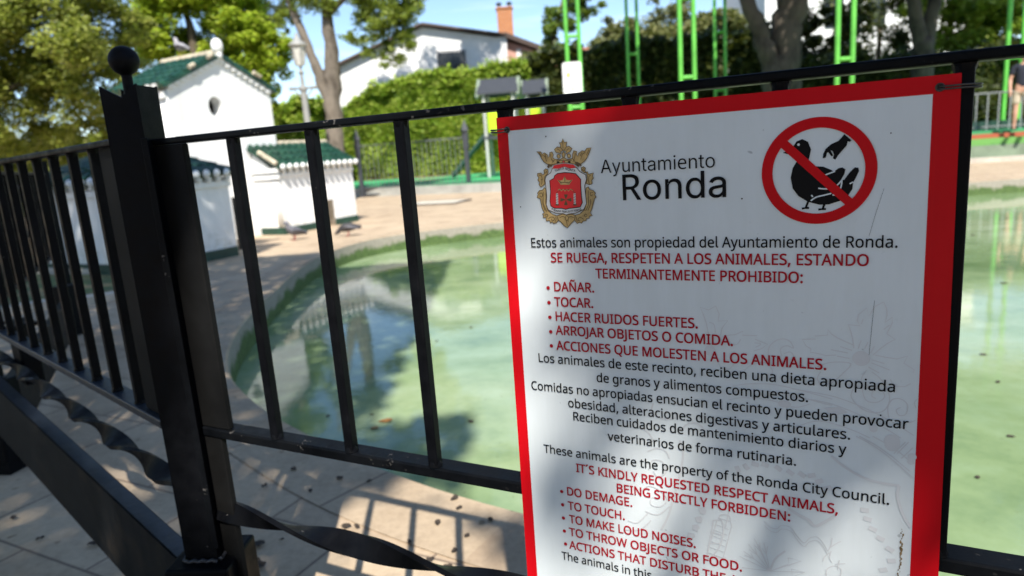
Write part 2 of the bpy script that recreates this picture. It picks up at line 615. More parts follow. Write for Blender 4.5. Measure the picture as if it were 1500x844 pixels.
# play terraces beyond the pond
def rubber(name, c, c2, sc=1.2, lo=0.56, hi=0.6):
    k = NM(name)
    n1 = k.noise(sc, 3)
    n2 = k.noise(60, 4)
    col = k.mix(k.ramp(n1, [(lo, 0.0), (hi, 1.0)]), c, c2)
    k.set(k.mix(0.5, col, k.ramp(n2, [(0.3, (0.75, 0.75, 0.75)), (0.7, (1.1, 1.1, 1.1))]), 'MULTIPLY'), 0.85)
    return k.m
M_GREENR = rubber('green_rubber', (0.05, 0.38, 0.14), (0.36, 0.26, 0.15), 0.5, 0.60, 0.63)
M_GREENR2 = rubber('green_rubber_plain', (0.05, 0.32, 0.12), (0.04, 0.24, 0.09))
M_LGREEN = rubber('light_green_rubber', (0.14, 0.34, 0.08), (0.10, 0.28, 0.07))
M_REDR = rubber('red_rubber', (0.42, 0.10, 0.05), (0.35, 0.09, 0.05))
M_GWALL = plain('grey_render', (0.36, 0.36, 0.33), 0.85, var=0.25, scale=2.5)
M_GGW = plain('grey_green_wall', (0.17, 0.22, 0.15), 0.85, var=0.25, scale=2.5)
bm = new()
f0 = [(-14, 29), (-7, 23.6), (-4.2, 20.9), (-.2, 18.6), (2.2, 17.9)]
prism(bm, f0 + [(2.2, 34), (-14, 44)], 0.0, 0.25, 0)
for f in bm.faces:
    f.material_index = 1 if f.normal.z < 0.5 else 0
tag(obj('play_area', bm, [M_GREENR, M_GWALL]), kind='structure')
bm = new()
TA = gnd(1450, 238)
TD = Vector((0.963, -0.27, 0)).normalized()
TN = Vector((0.27, 0.963, 0)).normalized()
def trow(off, s0=-8.3, s1=14, back=26):
    q = [TA + TD * s0 + TN * off, TA + TD * s1 + TN * off, TA + TD * s1 + TN * back, TA + TD * s0 + TN * back]
    return [(p.x, p.y) for p in q]
for off, z0, z1, mi in ((0, 0, .10, 0), (.42, .102, .38, 1), (.48, .382, .54, 2), (.62, .542, .64, 3), (.78, .642, .71, 4)):
    prism(bm, trow(off), z0, z1, mi)
tag(obj('play_terrace', bm, [M_KERB, M_GGW, M_LGREEN, M_REDR, M_GREENR2]), kind='structure')
bm = new()
fill(bm, [[(-14, 41), (-12, 30.5), (-3, 27.6), (2.0, 27.2), (2.0, 33), (-3, 40)]], z=0.256)
tag(obj('earth', bm, plain('bare_earth', (0.23, 0.13, 0.07), 0.95, var=0.35, scale=3, bump=0.5)), kind='structure')
bm = new()
fill(bm, [[(-90, 45), (-14, 46), (3, 34.5), (30, 42), (140, 60), (140, 300), (-90, 300)]], z=0.012)
tag(obj('terrain', bm, plain('dry_grass_earth', (0.16, 0.15, 0.07), 0.95, var=0.4, scale=0.6, bump=0.5)), kind='structure')
bm = new()
P = [TA + TN * 2.0 + TD * -0.05, TA + TN * 2.0 + TD * 0]
# manhole slab on the far paving
mh = thing('drain_cover', 'pale square drain cover set in the sunny paving beyond the pond', 'drain cover', gnd(640, 298), -0.35)
bm = new(); box(bm, -.62, .62, -.42, .42, 0.004, 0.03, 0.008)
obj('slab', bm, plain('pale_concrete', (0.62, 0.57, 0.47), 0.85, var=0.1), mh)
bm = new()
for x0, x1, y0, y1 in ((-.68, .68, .425, .47), (-.68, .68, -.47, -.425), (-.68, -.625, -.42, .42), (.625, .68, -.42, .42)): box(bm, x0, x1, y0, y1, 0.004, 0.034)
obj('frame', bm, plain('dark_iron', (0.08, 0.07, 0.06), 0.7), mh)

# ------------------------------------------------------------------ duck house
HM = Matrix.Translation((-4.1, 11.44, 0)) @ Matrix.Rotation(math.atan2(.883, .47), 4, 'Z')
def white_mat():
    k = NM('white_limewash')
    sep = k.n.new('ShaderNodeSeparateXYZ')
    k.l.new(k.coord(), sep.inputs[0])
    n1 = k.noise(2.2, 6, 0.6)
    n2 = k.noise(14, 5, 0.7)
    n3 = k.noise(4, 4, 0.6, k.mapping(k.coord(), (3, 3, 0.5)))
    mr = k.n.new('ShaderNodeMapRange')
    mr.inputs[1].default_value = 0.5
    mr.inputs[2].default_value = 0.10
    k.l.new(sep.outputs['Z'], mr.inputs[0])
    dirt = k.math('MULTIPLY', mr.outputs[0], k.ramp(n2, [(0.46, 0.0), (0.72, 0.7)]))
    c = k.ramp(n1, [(0.3, (0.78, 0.78, 0.765)), (0.7, (0.87, 0.87, 0.855))])
    c = k.mix(k.ramp(n3, [(0.6, 0.0), (0.85, 0.30)]), c, (0.55, 0.53, 0.46))
    drip = k.math('MULTIPLY', k.ramp(k.noise(1.6, 5, 0.7, k.mapping(k.coord(), (4, 4, 0.35))), [(0.52, 0.0), (0.75, 0.35)]), k.ramp(n2, [(0.3, 0.4), (0.6, 1.0)]))
    c = k.mix(drip, c, (0.42, 0.40, 0.33))
    c = k.mix(dirt, c, (0.36, 0.33, 0.20))
    k.set(c, 0.85, 0, 0.2)
    k.bump(n2, 0.35, 0.01)
    return k.m
M_WHITE = white_mat()
def tile_mat():
    k = NM('green_glazed_tile')
    n1 = k.noise(6, 5)
    n2 = k.noise(26, 3)
    c = k.ramp(n1, [(0.3, (0.006, 0.026, 0.018)), (0.55, (0.012, 0.056, 0.034)), (0.75, (0.035, 0.11, 0.06))])
    c = k.mix(k.ramp(n2, [(0.62, 0.0), (0.7, 0.5)]), c, (0.10, 0.09, 0.05))
    k.set(c, 0.3, 0, 0.5)
    k.bump(n2, 0.3, 0.01)
    return k.m
M_TILE = tile_mat()
M_SKIRT = plain('dark_green_paint', (0.012, 0.05, 0.033), 0.55, var=0.3)
M_CREAM = plain('cream_mortar', (0.48, 0.42, 0.31), 0.9, var=0.3)
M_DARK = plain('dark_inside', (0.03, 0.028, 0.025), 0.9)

dh = thing('duck_house', 'white duck house with green tiled roofs and a round window beside the pond', 'duck house', mat=HM)
def roof_plane(bm, bt, bc, ea, eb, ra, rb, n, r=0.055, th=0.04):
    """one slope of barrel tiles, eave ea-eb, ridge ra-rb; tiles into bt, end caps into bc"""
    ea, eb, ra, rb = map(Vector, (ea, eb, ra, rb))
    nn = (eb - ea).cross(ra - ea).normalized()
    if nn.z < 0: nn = -nn
    q = [bt.verts.new(p + nn * d) for d in (0, -th) for p in (ea, eb, rb, ra)]
    for ix in ((0, 1, 2, 3), (7, 6, 5, 4), (0, 4, 5, 1), (1, 5, 6, 2), (2, 6, 7, 3), (3, 7, 4, 0)):
        bt.faces.new([q[i] for i in ix])
    for i in range(n):
        t = (i + 0.5) / n
        a, b = ea.lerp(eb, t), ra.lerp(rb, t)
        m = max(2, int((b - a).length / 0.2))
        dv = (b - a) / m
        for kk in range(m):                                    # overlapping courses
            p0 = a + dv * kk + nn * (0.012)
            p1 = a + dv * (kk + 1.12) + nn * 0.0
            tube(bt, [p0, p1], [r, r * 0.86], 8, True)
        if bc is not None:
            dn = (a - b).normalized()
            ball(bc, a + dn * 0.005 + nn * 0.012, r * .92, 1, 1, 1, 10, 8)
            if i < n - 1:
                a2 = ea.lerp(eb, (i + 1) / n)
                ball(bc, a2 - dn * 0.03 - nn * 0.075, r * 0.78, 1, 1, 1, 10, 8)
GM = Matrix(((1, 0, 0, 0), (0, 0, -1, 0), (0, 1, 0, 0), (0, 0, 0, 1)))   # (x, y) drawing -> (x, z) wall
xl, xr, xa, ze, za = -1.345, .60, -.37, 2.34, 2.80
TD_ = 1.2
bm = new()
circ = [(-.54 + .125 * math.cos(2 * PI * i / 28), 2.07 + .15 * math.sin(2 * PI * i / 28)) for i in range(28)]
fill(bm, [[(xl, 0), (xr, 0), (xr, ze), (xa, za), (xl, ze)], circ], z=-.2, depth=.2, M=GM)
box(bm, xl, xl + .15, .2, TD_ - .13, 0, ze - .01)
box(bm, xr - .15, xr, 0.2, TD_ - .13, 0, ze - .01)
fill(bm, [[(xl, 0), (xr, 0), (xr, ze), (xa, za), (xl, ze)]], z=-TD_, depth=.12, M=GM)
box(bm, xl - .05, xl, 0.02, TD_ - .02, ze - .16, ze - .06)           # moulding under the left eave
obj('tower_wall', bm, M_WHITE, dh)
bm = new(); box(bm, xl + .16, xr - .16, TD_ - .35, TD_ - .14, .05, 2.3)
obj('interior_dark', bm, M_DARK, dh)  # dark block behind the window, its colour stands in for indoor shade
bt, bc = new(), new()
ov = .07
sl = (za - ze) / (xa - xl)
sr_ = (za - ze) / (xr - xa)
roof_plane(None, bt, None, (xl - .1, -ov, ze - .1 * sl + .05), (xl - .1, TD_ + .06, ze - .1 * sl + .05), (xa, -ov, za + .05), (xa, TD_ + .06, za + .05), 9, .05)
roof_plane(None, bt, None, (xr + .1, -ov, ze - .1 * sr_ + .05), (xr + .1, TD_ + .06, ze - .1 * sr_ + .05), (xa, -ov, za + .05), (xa, TD_ + .06, za + .05), 11)
rf = obj('roof', bt, M_TILE, dh, auto=40)
bm = new()
tube(bm, [(xa, -ov, za + .07), (xa, TD_ + .06, za + .07)], .06, 10)
for t0, t1 in ((.16, .26), (.52, .62)):                          # mortar patches on the verge
    for sx, xe, s in ((-1, xl, sl),):
        p = Vector((xa + (xe - xa) * t0, -ov - .01, za - (za - ze) * t0 + .10)); q = Vector((xa + (xe - xa) * t1, -ov - .01, za - (za - ze) * t1 + .10))
        tube(bm, [p, q], .035, 8)
p = Vector((xa + (xr - xa) * .62, -ov - .01, za - (za - ze) * .62 + .1)); q = Vector((xa + (xr - xa) * .76, -ov - .01, za - (za - ze) * .76 + .1))
tube(bm, [p, q], .035, 8)
obj('ridge', bm, M_CREAM, rf, auto=40)
for yy in (.10, .24): ball(bc, (xl - .11, yy, ze - .1 * sl + .04), .05, u=10, v=8)
obj('eave_caps', bc, plain('grey_mortar', (.45, .44, .42), .9), dh, smooth=True)
bm = new(); ball(bm, (xa, -.03, za + .17), .105, .85, .85, 1.15); tube(bm, [(xa, -.03, za - .02), (xa, -.03, za + .08)], .06, 10)
obj('finial', bm, M_WHITE, dh, smooth=True)
# stepped undersides of the gable tiles
bm = new()
for xe in (xl, xr):
    for i in range(9):
        t = (i + .5) / 9
        x = xa + (xe - xa) * t
        z = za - (za - ze) * t
        box(bm, x - .05, x + .05, -.045, -.002, z - .055, z + .02, 0.006)
obj('gable_corbel', bm, M_WHITE, dh)
# right wing
wx0, wx1, wy0, wy1, wz = 0.0, 1.8, -.55, .70, 1.02
dx0, dx1, dz = .95, 1.20, .46
bm = new()
fill(bm, [[(wx0, .0), (dx0, 0), (dx0, dz), (dx1, dz), (dx1, 0), (wx1, 0), (wx1, wz), (wx0, wz)]], z=-wy0 - .14, depth=.14, M=GM)
box(bm, wx0, wx0 + .14, wy0 + .14, -.003, 0, wz)
box(bm, wx1 - .14, wx1, wy0 + .14, wy1, 0, wz)
box(bm, xr + .003, wx1 - .14, wy1 - .12, wy1, 0, wz)
box(bm, wx0 - .04, wx0 - .003, wy0 - .04, -.02, .90, .975, .01)     # mouldings on the end wall
box(bm, wx0 - .07, wx0 - .003, wy0 - .06, -.02, 1.0, 1.07, .01)
box(bm, wx0 + .02, wx1, wy0 - .035, wy0 - .003, .93, .985, .008)
rw = obj('side_wing', bm, M_WHITE, dh)
bm = new(); fill(bm, [[(wy0 + .05, wz - .02), (wy1 - .03, wz - .02), (.06, wz + .36)]], depth=.12, M=Matrix(((0, 0, 1, 0), (1, 0, 0, 0), (0, 1, 0, 0), (0, 0, 0, 1))) @ Matrix.Translation((0, 0, wx0 + .02)))
obj('gable', bm, M_WHITE, rw)
bm = new()
fill(bm, [[(wy0 + .05, wz - .02), (wy1 - .03, wz - .02), (.06, wz + .36)]], depth=.12, M=Matrix(((0, 0, 1, 0), (1, 0, 0, 0), (0, 1, 0, 0), (0, 0, 0, 1))) @ Matrix.Translation((0, 0, wx1 - .14)))
obj('gable', bm, M_WHITE, rw)
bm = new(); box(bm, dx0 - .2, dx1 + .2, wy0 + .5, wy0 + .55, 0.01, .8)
obj('doorway_dark', bm, M_DARK, rw)  # dark sheet behind the doorway, painted as the shade inside
bt, bc = new(), new()
roof_plane(None, bt, bc, (wx0 - .06, wy0 - .10, wz + .06), (wx1 + .06, wy0 - .10, wz + .06), (wx0 - .06, .06, wz + .44), (wx1 + .06, .06, wz + .44), 13)
roof_plane(None, bt, None, (wx0 + .75, wy1 + .10, wz + .06), (wx1 + .06, wy1 + .10, wz + .06), (wx0 + .75, .06, wz + .44), (wx1 + .06, .06, wz + .44), 10)
rf2 = obj('wing_roof', bt, M_TILE, dh, auto=40)
obj('eave_caps', bc, M_WHITE, rf2, smooth=True)
bm = new(); tube(bm, [(wx0 + .15, .06, wz + .46), (wx1 + .06, .06, wz + .46)], .05, 10)
tube(bm, [(wx0 - .07, wy0 - .08, wz + .12), (wx0 - .07, wy0 + .28, wz + .32)], .04, 8)
obj('ridge', bm, M_CREAM, rf2, auto=40)
bm = new()
box(bm, wx0 - .012, dx0, wy0 - .014, wy0 - .002, 0, .115)
box(bm, dx1, wx1 + .012, wy0 - .014, wy0 - .002, 0, .115)
box(bm, wx0 - .014, wx0 - .002, wy0 - .001, -.02, 0, .115)
obj('skirting', bm, M_SKIRT, rw)
# left wing with a hipped roof
lx0, lx1, ly0, ly1 = -3.35, -1.95, -1.67, .09
bm = new()
box(bm, lx0, lx1, ly0, ly1, 0, wz)
box(bm, lx1 + .002, xl - .002, -.75, .9, 0, wz - .04)
box(bm, lx0 - .035, lx1 + .02, ly0 - .035, ly0 - .002, .90, .975, .01)
box(bm, lx0 - .035, lx0 - .002, ly0, ly1, .90, .975, .01)
lw = obj('side_wing', bm, M_WHITE, dh)
bm = new()
box(bm, lx0 - .014, lx1, ly0 - .014, ly0 - .002, 0, .125)
box(bm, lx0 - .014, lx0 - .002, ly0 - .001, ly1, 0, .125)
box(bm, lx1 + .004, xl, -.764, -.752, 0, .125)
obj('skirting', bm, M_SKIRT, lw)
bt, bc = new(), new()
k0, k1, k2, k3 = (lx0 - .1, ly0 - .1, wz + .05), (lx1 + .12, ly0 - .1, wz + .05), (lx1 + .12, ly1 + .1, wz + .05), (lx0 - .1, ly1 + .1, wz + .05)
h0, h1 = (-2.80, -.80, wz + .42), (-2.45, -.80, wz + .42)
roof_plane(None, bt, bc, k0, k1, h0, h1, 11)
roof_plane(None, bt, bc, k3, k0, h0, h0, 10)
roof_plane(None, bt, None, k2, k3, h1, h0, 11)
roof_plane(None, bt, None, k1, k2, h1, h1, 10)
roof_plane(None, bt, None, (lx1 + .1, -.85, wz), (xl, -.85, wz), (lx1 + .1, 0, wz + .28), (xl, 0, wz + .28), 4)
rf3 = obj('wing_roof', bt, M_TILE, dh, auto=40)
obj('eave_caps', bc, M_WHITE, rf3, smooth=True)
bm = new(); tube(bm, [(lx1 + .09, ly0 + .03, .06), (lx1 + .09, ly0 + .03, .75)], .035, 10)
obj('drainpipe', bm, M_DARK, dh, auto=40)

# ------------------------------------------------------------------ villa with the chimney, beyond the hedge
M_VWHITE = plain('white_villa_render', (0.76, 0.75, 0.73), 0.9, var=0.12, scale=1.2, bump=0.2)
M_PINK = plain('pink_render', (0.52, 0.30, 0.24), 0.9, var=0.12, scale=1.2)
M_ROOFD = plain('brown_roof_tile', (0.085, 0.06, 0.05), 0.85, var=0.3, scale=5)
def brick_mat(name, c1, c2, s):
    k = NM(name)
    b = k.node('ShaderNodeTexBrick', Scale=s)
    b.inputs['Color1'].default_value = rgba(c1); b.inputs['Color2'].default_value = rgba(c2)
    b.inputs['Mortar'].default_value = (0.42, 0.30, 0.22, 1)
    k.l.new(k.mapping(k.coord(), (1, 1, 1), (PI / 2, 0, 0)), b.inputs['Vector'])
    k.set(b.outputs['Color'], 0.9)
    return k.m
M_BRICK = brick_mat('orange_brick', (0.50, 0.19, 0.06), (0.42, 0.15, 0.05), 3.0)
YV = 33.0
vo = at(735, 110, YV); vo.z = 0
villa = thing('villa', 'white house with a brown roof and barred window behind the bright hedge', 'house', vo)
def vl(px, py, Y=YV):
    return at(px, py, Y) - vo
def wall_poly(bm, pxs, Y, depth, mi=0):
    """house wall outline given by points of the photo on the plane Y, standing on the ground"""
    q = [vl(x, y, Y) for x, y in pxs]
    pts = [(p.x, p.z) for p in q]
    pts = [(pts[0][0], 0)] + pts + [(pts[-1][0], 0)]
    fill(bm, [pts], z=-(q[0].y) - depth, depth=depth, M=GM, mi=mi)
bm = new()
wall_poly(bm, [(470, 112), (500, 96), (618, 40), (736, 56)], YV, 7.0)
obj('wall', bm, M_VWHITE, villa)
bm = new()
rl = [vl(466, 112), vl(618, 38), vl(742, 54)]
for a, b in zip(rl, rl[1:]):
    d = (b - a)
    nrm = Vector((-d.z, 0, d.x)).normalized() * .10
    v = [bm.verts.new(p + Vector((0, yy, 0))) for yy in (-.35, 7.3) for p in (a, b, b + nrm, a + nrm)]
    for ix in ((0, 1, 2, 3), (7, 6, 5, 4), (0, 4, 5, 1), (1, 5, 6, 2), (2, 6, 7, 3), (3, 7, 4, 0)): bm.faces.new([v[i] for i in ix])
bmesh.ops.recalc_face_normals(bm, faces=bm.faces)
vr = obj('roof', bm, M_ROOFD, villa)
bm = new()
a, b = vl(641, 78), vl(684, 112)
box(bm, a.x, b.x, -.06, -.004, b.z, a.z)
wn = obj('window', bm, plain('dark_glass', (0.02, 0.022, 0.025), 0.15), villa)
bm = new()
for i in range(10):
    x = a.x + (b.x - a.x) * i / 9
    tube(bm, [(x, -.16, b.z), (x, -.16, a.z + .05)], .018, 6)
for z in (a.z + .03, (a.z + b.z) / 2): tube(bm, [(a.x - .08, -.16, z), (b.x + .08, -.16, z)], .018, 6)
obj('grille', bm, plain('grey_iron', (0.10, 0.10, 0.10), 0.6), wn)
a = vl(733, 60); b = vl(742, 100)
bm = new(); box(bm, a.x - .22, a.x + .28, -.12, -.005, 0, a.z + .15, .02)
obj('corner_pier', bm, M_VWHITE, villa)
# pink wing and chimney
bm = new()
wall_poly(bm, [(741, 66), (741, 60), (800, 79)], YV + 1.2, 5)
obj('pink_wing', bm, M_PINK, villa)
bm = new()
for pa, pb in (((737, 55), (806, 80)),):
    a, b = vl(*pa, YV + 1.2), vl(*pb, YV + 1.2)
    d = b - a
    nrm = Vector((-d.z, 0, d.x)).normalized() * .2
    v = [bm.verts.new(p + Vector((0, yy, 0))) for yy in (-.4, 5.2) for p in (a, b, b + nrm, a + nrm)]
    for ix in ((0, 1, 2, 3), (7, 6, 5, 4), (0, 4, 5, 1), (1, 5, 6, 2), (2, 6, 7, 3), (3, 7, 4, 0)): bm.faces.new([v[i] for i in ix])
bmesh.ops.recalc_face_normals(bm, faces=bm.faces)
obj('wing_roof', bm, M_ROOFD, villa)
a, b = vl(756, 72, YV + 1.2), vl(764, 88, YV + 1.2)
bm = new(); box(bm, a.x, b.x, a.y - .05, a.y - .004, b.z, a.z, .01)
obj('shutter', bm, M_VWHITE, villa)
a, b = vl(731, 62, YV + 2.5), vl(750, 12, YV + 2.5)
bm = new(); box(bm, a.x, b.x, a.y, a.y + .62, a.z - .6, b.z, .02)
box(bm, a.x - .05, b.x + .05, a.y - .05, a.y + .67, b.z, b.z + .09, .02)
ch = obj('chimney', bm, M_BRICK, vr)
for xx in (a.x + .12, b.x - .12):
    bm = new(); lathe(bm, [(.05, b.z + .09), (.05, b.z + .22), (.16, b.z + .24), (.13, b.z + .33), (.03, b.z + .37)], (xx, a.y + .3, 0), 12)
    obj('chimney_pot', bm, M_DARK, ch, auto=40)
# farther tiled house
fo = at(845, 90, 52); fo.z = 0
fh = thing('far_house', 'terracotta roofed house far off between the green poles', 'house', fo)
bm = new(); box(bm, -3.2, 3.4, 0, 6, 0, 6.4)
obj('wall', bm, M_PINK, fh)
bm = new()
for s in (-1, 1):
    q = [bm.verts.new(v) for v in ((-3.6, 3 + s * 3.5, 6.2), (3.8, 3 + s * 3.5, 6.2), (2.2, 3, 8.3), (-1.8, 3, 8.3))]
    bm.faces.new(q if s < 0 else q[::-1])
for x0, x1 in ((-3.6, -1.8), (3.8, 2.2)):
    bm.faces.new([bm.verts.new(v) for v in ((x0, -.5, 6.2), (x0, 6.5, 6.2), (x1, 3, 8.3))])
obj('roof', bm, plain('terracotta_tile', (0.36, 0.16, 0.09), 0.85, var=0.25, scale=3), fh)
# white building seen through the leaves on the right
wo = at(1290, 90, 46); wo.z = 0
wb = thing('white_building', 'sunlit white building glimpsed through the leaves behind the trees', 'building', wo)
bm = new(); box(bm, -7.5, 7.0, 0, 8, 0, 12.5)
obj('wall', bm, plain('bright_white_render', (0.82, 0.81, 0.78), 0.9, var=0.04), wb)
for i in range(5):
    bm = new(); box(bm, -6.4 + i * 2.7, -5.2 + i * 2.7, -.06, -.004, 7.2, 9.0)
    obj('window', bm, bpy.data.materials['dark_glass'], wb)
bm = new(); box(bm, -7.7, 7.2, -.2, 8.2, 12.5, 12.8)
obj('roof', bm, M_ROOFD, wb)

# ------------------------------------------------------------------ trees and hedges
M_BARK = bark('grey_bark', (0.05, 0.042, 0.034), (0.17, 0.145, 0.115))
M_BARK2 = bark('brown_bark', (0.045, 0.035, 0.025), (0.15, 0.12, 0.085))
L_OLIVE = leaf_mat('olive_leaves', [(0.06, 0.09, 0.018), (0.24, 0.29, 0.05), (0.40, 0.45, 0.085), (0.48, 0.49, 0.17)], 0.5)
L_LIME = leaf_mat('lime_leaves', [(0.17, 0.28, 0.02), (0.34, 0.48, 0.03), (0.50, 0.62, 0.05), (0.46, 0.52, 0.07)], 0.5)
L_WILLOW = leaf_mat('willow_leaves', [(0.098, 0.154, 0.025), (0.210, 0.280, 0.042), (0.322, 0.378, 0.070)], 0.42)
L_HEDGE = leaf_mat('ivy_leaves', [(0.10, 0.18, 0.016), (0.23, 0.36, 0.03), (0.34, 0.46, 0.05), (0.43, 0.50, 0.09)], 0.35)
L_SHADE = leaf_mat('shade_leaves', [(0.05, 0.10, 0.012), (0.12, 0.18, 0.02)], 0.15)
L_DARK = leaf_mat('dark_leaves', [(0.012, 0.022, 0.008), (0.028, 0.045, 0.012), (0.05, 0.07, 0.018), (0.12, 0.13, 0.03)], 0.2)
L_HILL = leaf_mat('grey_green_leaves', [(0.070, 0.084, 0.028), (0.140, 0.154, 0.049), (0.238, 0.224, 0.084)], 0.25)
L_FRESH = leaf_mat('fresh_leaves', [(0.070, 0.140, 0.028), (0.154, 0.252, 0.042), (0.252, 0.336, 0.070)], 0.4)
M_TWIG = plain('hedge_twigs', (0.022, 0.020, 0.012), 0.95)

def V(px, py, Y): return tuple(at(px, py, Y))
def B(px, py, Y, rpx): return (V(px, py, Y), rpx * Y / F_PX)

tree('olive_tree', 'big dull olive green tree whose low boughs hang over the left fence', 'tree', (-12.2, 14.5, 0),
     [([(-12.2, 14.5, 0), (-12.0, 14.4, 1.6), (-11.2, 14.2, 3.2), (-9.6, 14.2, 4.6)], [.34, .26, .16, .05]),
      ([(-12.0, 14.4, 1.6), V(-40, 170, 13.6), V(40, 118, 13.6), V(120, 95, 13.6)], [.16, .10, .06, .02]),
      ([(-11.4, 14.2, 2.9), V(20, 30, 14), V(110, 20, 14)], [.12, .08, .02])],
     [B(-40, 70, 13.6, 120), B(60, 40, 13.6, 105), B(30, 150, 13.8, 80), B(110, 120, 14, 72), B(150, 45, 14.5, 66), B(150, 178, 15, 50), B(60, -70, 14, 110),
      B(80, 215, 15.5, 48), B(-50, 190, 13.6, 80), B(185, 110, 16, 40), B(15, 235, 15.5, 40)],
     85000, .092, M_BARK2, L_OLIVE, 3, sub=30, subr=(.2, .36))
tree('lime_tree', 'bright yellow green tree rising behind the duck house roof', 'tree', V(300, 258, 21)[:2] + (0,),
     [([V(300, 258, 21)[:2] + (0,), V(300, 180, 21), V(290, 90, 21), V(270, 10, 21)], [.30, .24, .15, .06]),
      ([V(300, 170, 21), V(350, 100, 21), V(385, 40, 21)], [.14, .08, .03])],
     [B(255, 55, 21, 62), B(330, 25, 21, 66), B(385, 100, 21, 42), B(310, 100, 21.5, 52), B(225, 5, 21, 48), B(290, -50, 21, 80), B(385, 60, 20.5, 40),
      B(392, 145, 21, 26), B(225, 130, 22, 45), B(190, 190, 22, 36), B(250, 170, 22, 40)],
     56000, .15, M_BARK2, L_LIME, 5, sub=26, subr=(.22, .38))
tree('dark_pine', 'dark needled tree top showing above the lime green crown', 'tree', V(340, 255, 30)[:2] + (0,),
     [([V(340, 255, 30)[:2] + (0,), V(345, 100, 30), V(350, -60, 30)], [.35, .28, .10])],
     [B(370, 5, 30, 42), B(330, -20, 30, 40), B(410, 30, 30, 26), B(375, 60, 30, 30)], 9000, .2, M_BARK2, L_DARK, 6, sub=14, aspect=.3)
tree('willow', 'forked grey tree with pale drooping leaves beside the street lamp', 'tree', V(492, 246, 19)[:2] + (0,),
     [([V(494, 246, 19)[:2] + (0,), V(491, 200, 19), V(487, 130, 19), V(487, 100, 19), V(480, 30, 19), V(470, -60, 19)], [.30, .25, .22, .20, .15, .10]),
      ([V(484, 150, 19), V(470, 118, 19), V(452, 70, 19), V(425, 5, 19), V(410, -50, 19)], [.18, .14, .11, .09, .05]),
      ([V(480, 20, 19), V(530, -20, 18.6), V(575, -10, 18.4)], [.1, .06, .02])],
     [B(570, 40, 18.5, 42), B(590, 0, 18.5, 36), B(535, 15, 18.7, 34), B(500, -30, 19, 60), B(575, 85, 18.4, 20), B(450, -10, 19, 40), B(420, 30, 19.4, 22), B(585, -60, 18.5, 60), B(520, 55, 18.8, 20), B(592, 62, 18.4, 26), B(552, 72, 18.5, 24), B(580, 20, 18.4, 34), B(545, -10, 18.6, 34), B(598, 20, 18.3, 22),
      (tuple(at(600, 0, 26.0).xy) + (11.8,), 1.5), (tuple(at(660, 0, 26.5).xy) + (11.2,), 1.5), (tuple(at(710, 0, 27).xy) + (11.8,), 1.4), (tuple(at(560, 0, 26.0).xy) + (11.0,), 1.5), (tuple(at(530, 0, 26.0).xy) + (10.4,), 1.0)],  # unseen extra clumps, added to dapple the villa wall with shade
     38000, .15, M_BARK, L_WILLOW, 8, sub=16, subr=(.2, .4), aspect=.3)
tree('young_tree', 'small airy tree with fresh leaves left of the nearest tall green poles', 'tree', V(812, 225, 30)[:2] + (0,),
     [([V(812, 225, 30)[:2] + (0,), V(808, 120, 30), V(812, 50, 30), V(830, -20, 30)], [.16, .12, .09, .03])],
     [B(808, 55, 30, 26), B(830, 20, 30, 30), B(862, 10, 30, 26), B(800, 85, 30, 16), B(850, -40, 30, 40)], 7000, .24, M_BARK2, L_FRESH, 9, sub=14, aspect=.35)
M_BARKSH = bark('shaded_bark', (0.02, 0.017, 0.014), (0.075, 0.062, 0.048))  # bark colour darkened to stand for the shade on these trunks
for i, (px, py, Y, r, lab) in enumerate(((905, 75, 46, 48, 'rounded grey green tree farthest left in the row beyond the dark hedge'),
                                         (975, 60, 48, 60, 'tallest grey green tree in the row beyond the dark hedge'),
                                         (1050, 60, 46, 50, 'grey green tree on the right of the row beyond the dark hedge'))):
    b = V(px, 200, Y)[:2] + (0,)
    tree('hill_tree', lab, 'tree', b, [([b, V(px, 120, Y), V(px, py, Y)], [.3, .25, .1])],
         [B(px, py, Y, r), B(px - r * .5, py + 30, Y, r * .7), B(px + r * .5, py + 25, Y, r * .7), B(px + 4, py - r * .6, Y, r * .6)], 9000, .34, M_BARK2, L_HILL, 20 + i, group='trees beyond the dark hedge', sub=20)
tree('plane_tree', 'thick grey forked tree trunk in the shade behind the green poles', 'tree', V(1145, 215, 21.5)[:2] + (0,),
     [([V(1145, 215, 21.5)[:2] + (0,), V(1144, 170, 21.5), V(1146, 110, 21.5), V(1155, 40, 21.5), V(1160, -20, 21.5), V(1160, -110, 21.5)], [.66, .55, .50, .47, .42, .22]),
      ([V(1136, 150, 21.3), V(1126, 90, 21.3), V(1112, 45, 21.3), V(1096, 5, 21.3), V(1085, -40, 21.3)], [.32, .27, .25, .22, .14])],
     [((8.5, 19.5, 8.6), 2.4), ((4.5, 20.5, 8.8), 2.4), ((11.5, 22.5, 8.6), 2.6), ((7, 24, 9.5), 2.8), ((14.0, 20.5, 8.8), 2.4), ((16.0, 24.0, 8.8), 2.6), ((10, 26, 11), 3), ((8.4, 16.2, 8.2), 1.7), ((10.8, 16.4, 8.6), 1.7), ((13.6, 18.2, 8.2), 1.8)],  # last front clumps, out of view, are added to shade the trunk
     32000, .34, M_BARKSH, L_DARK, 11, sub=22, subr=(.25, .45))
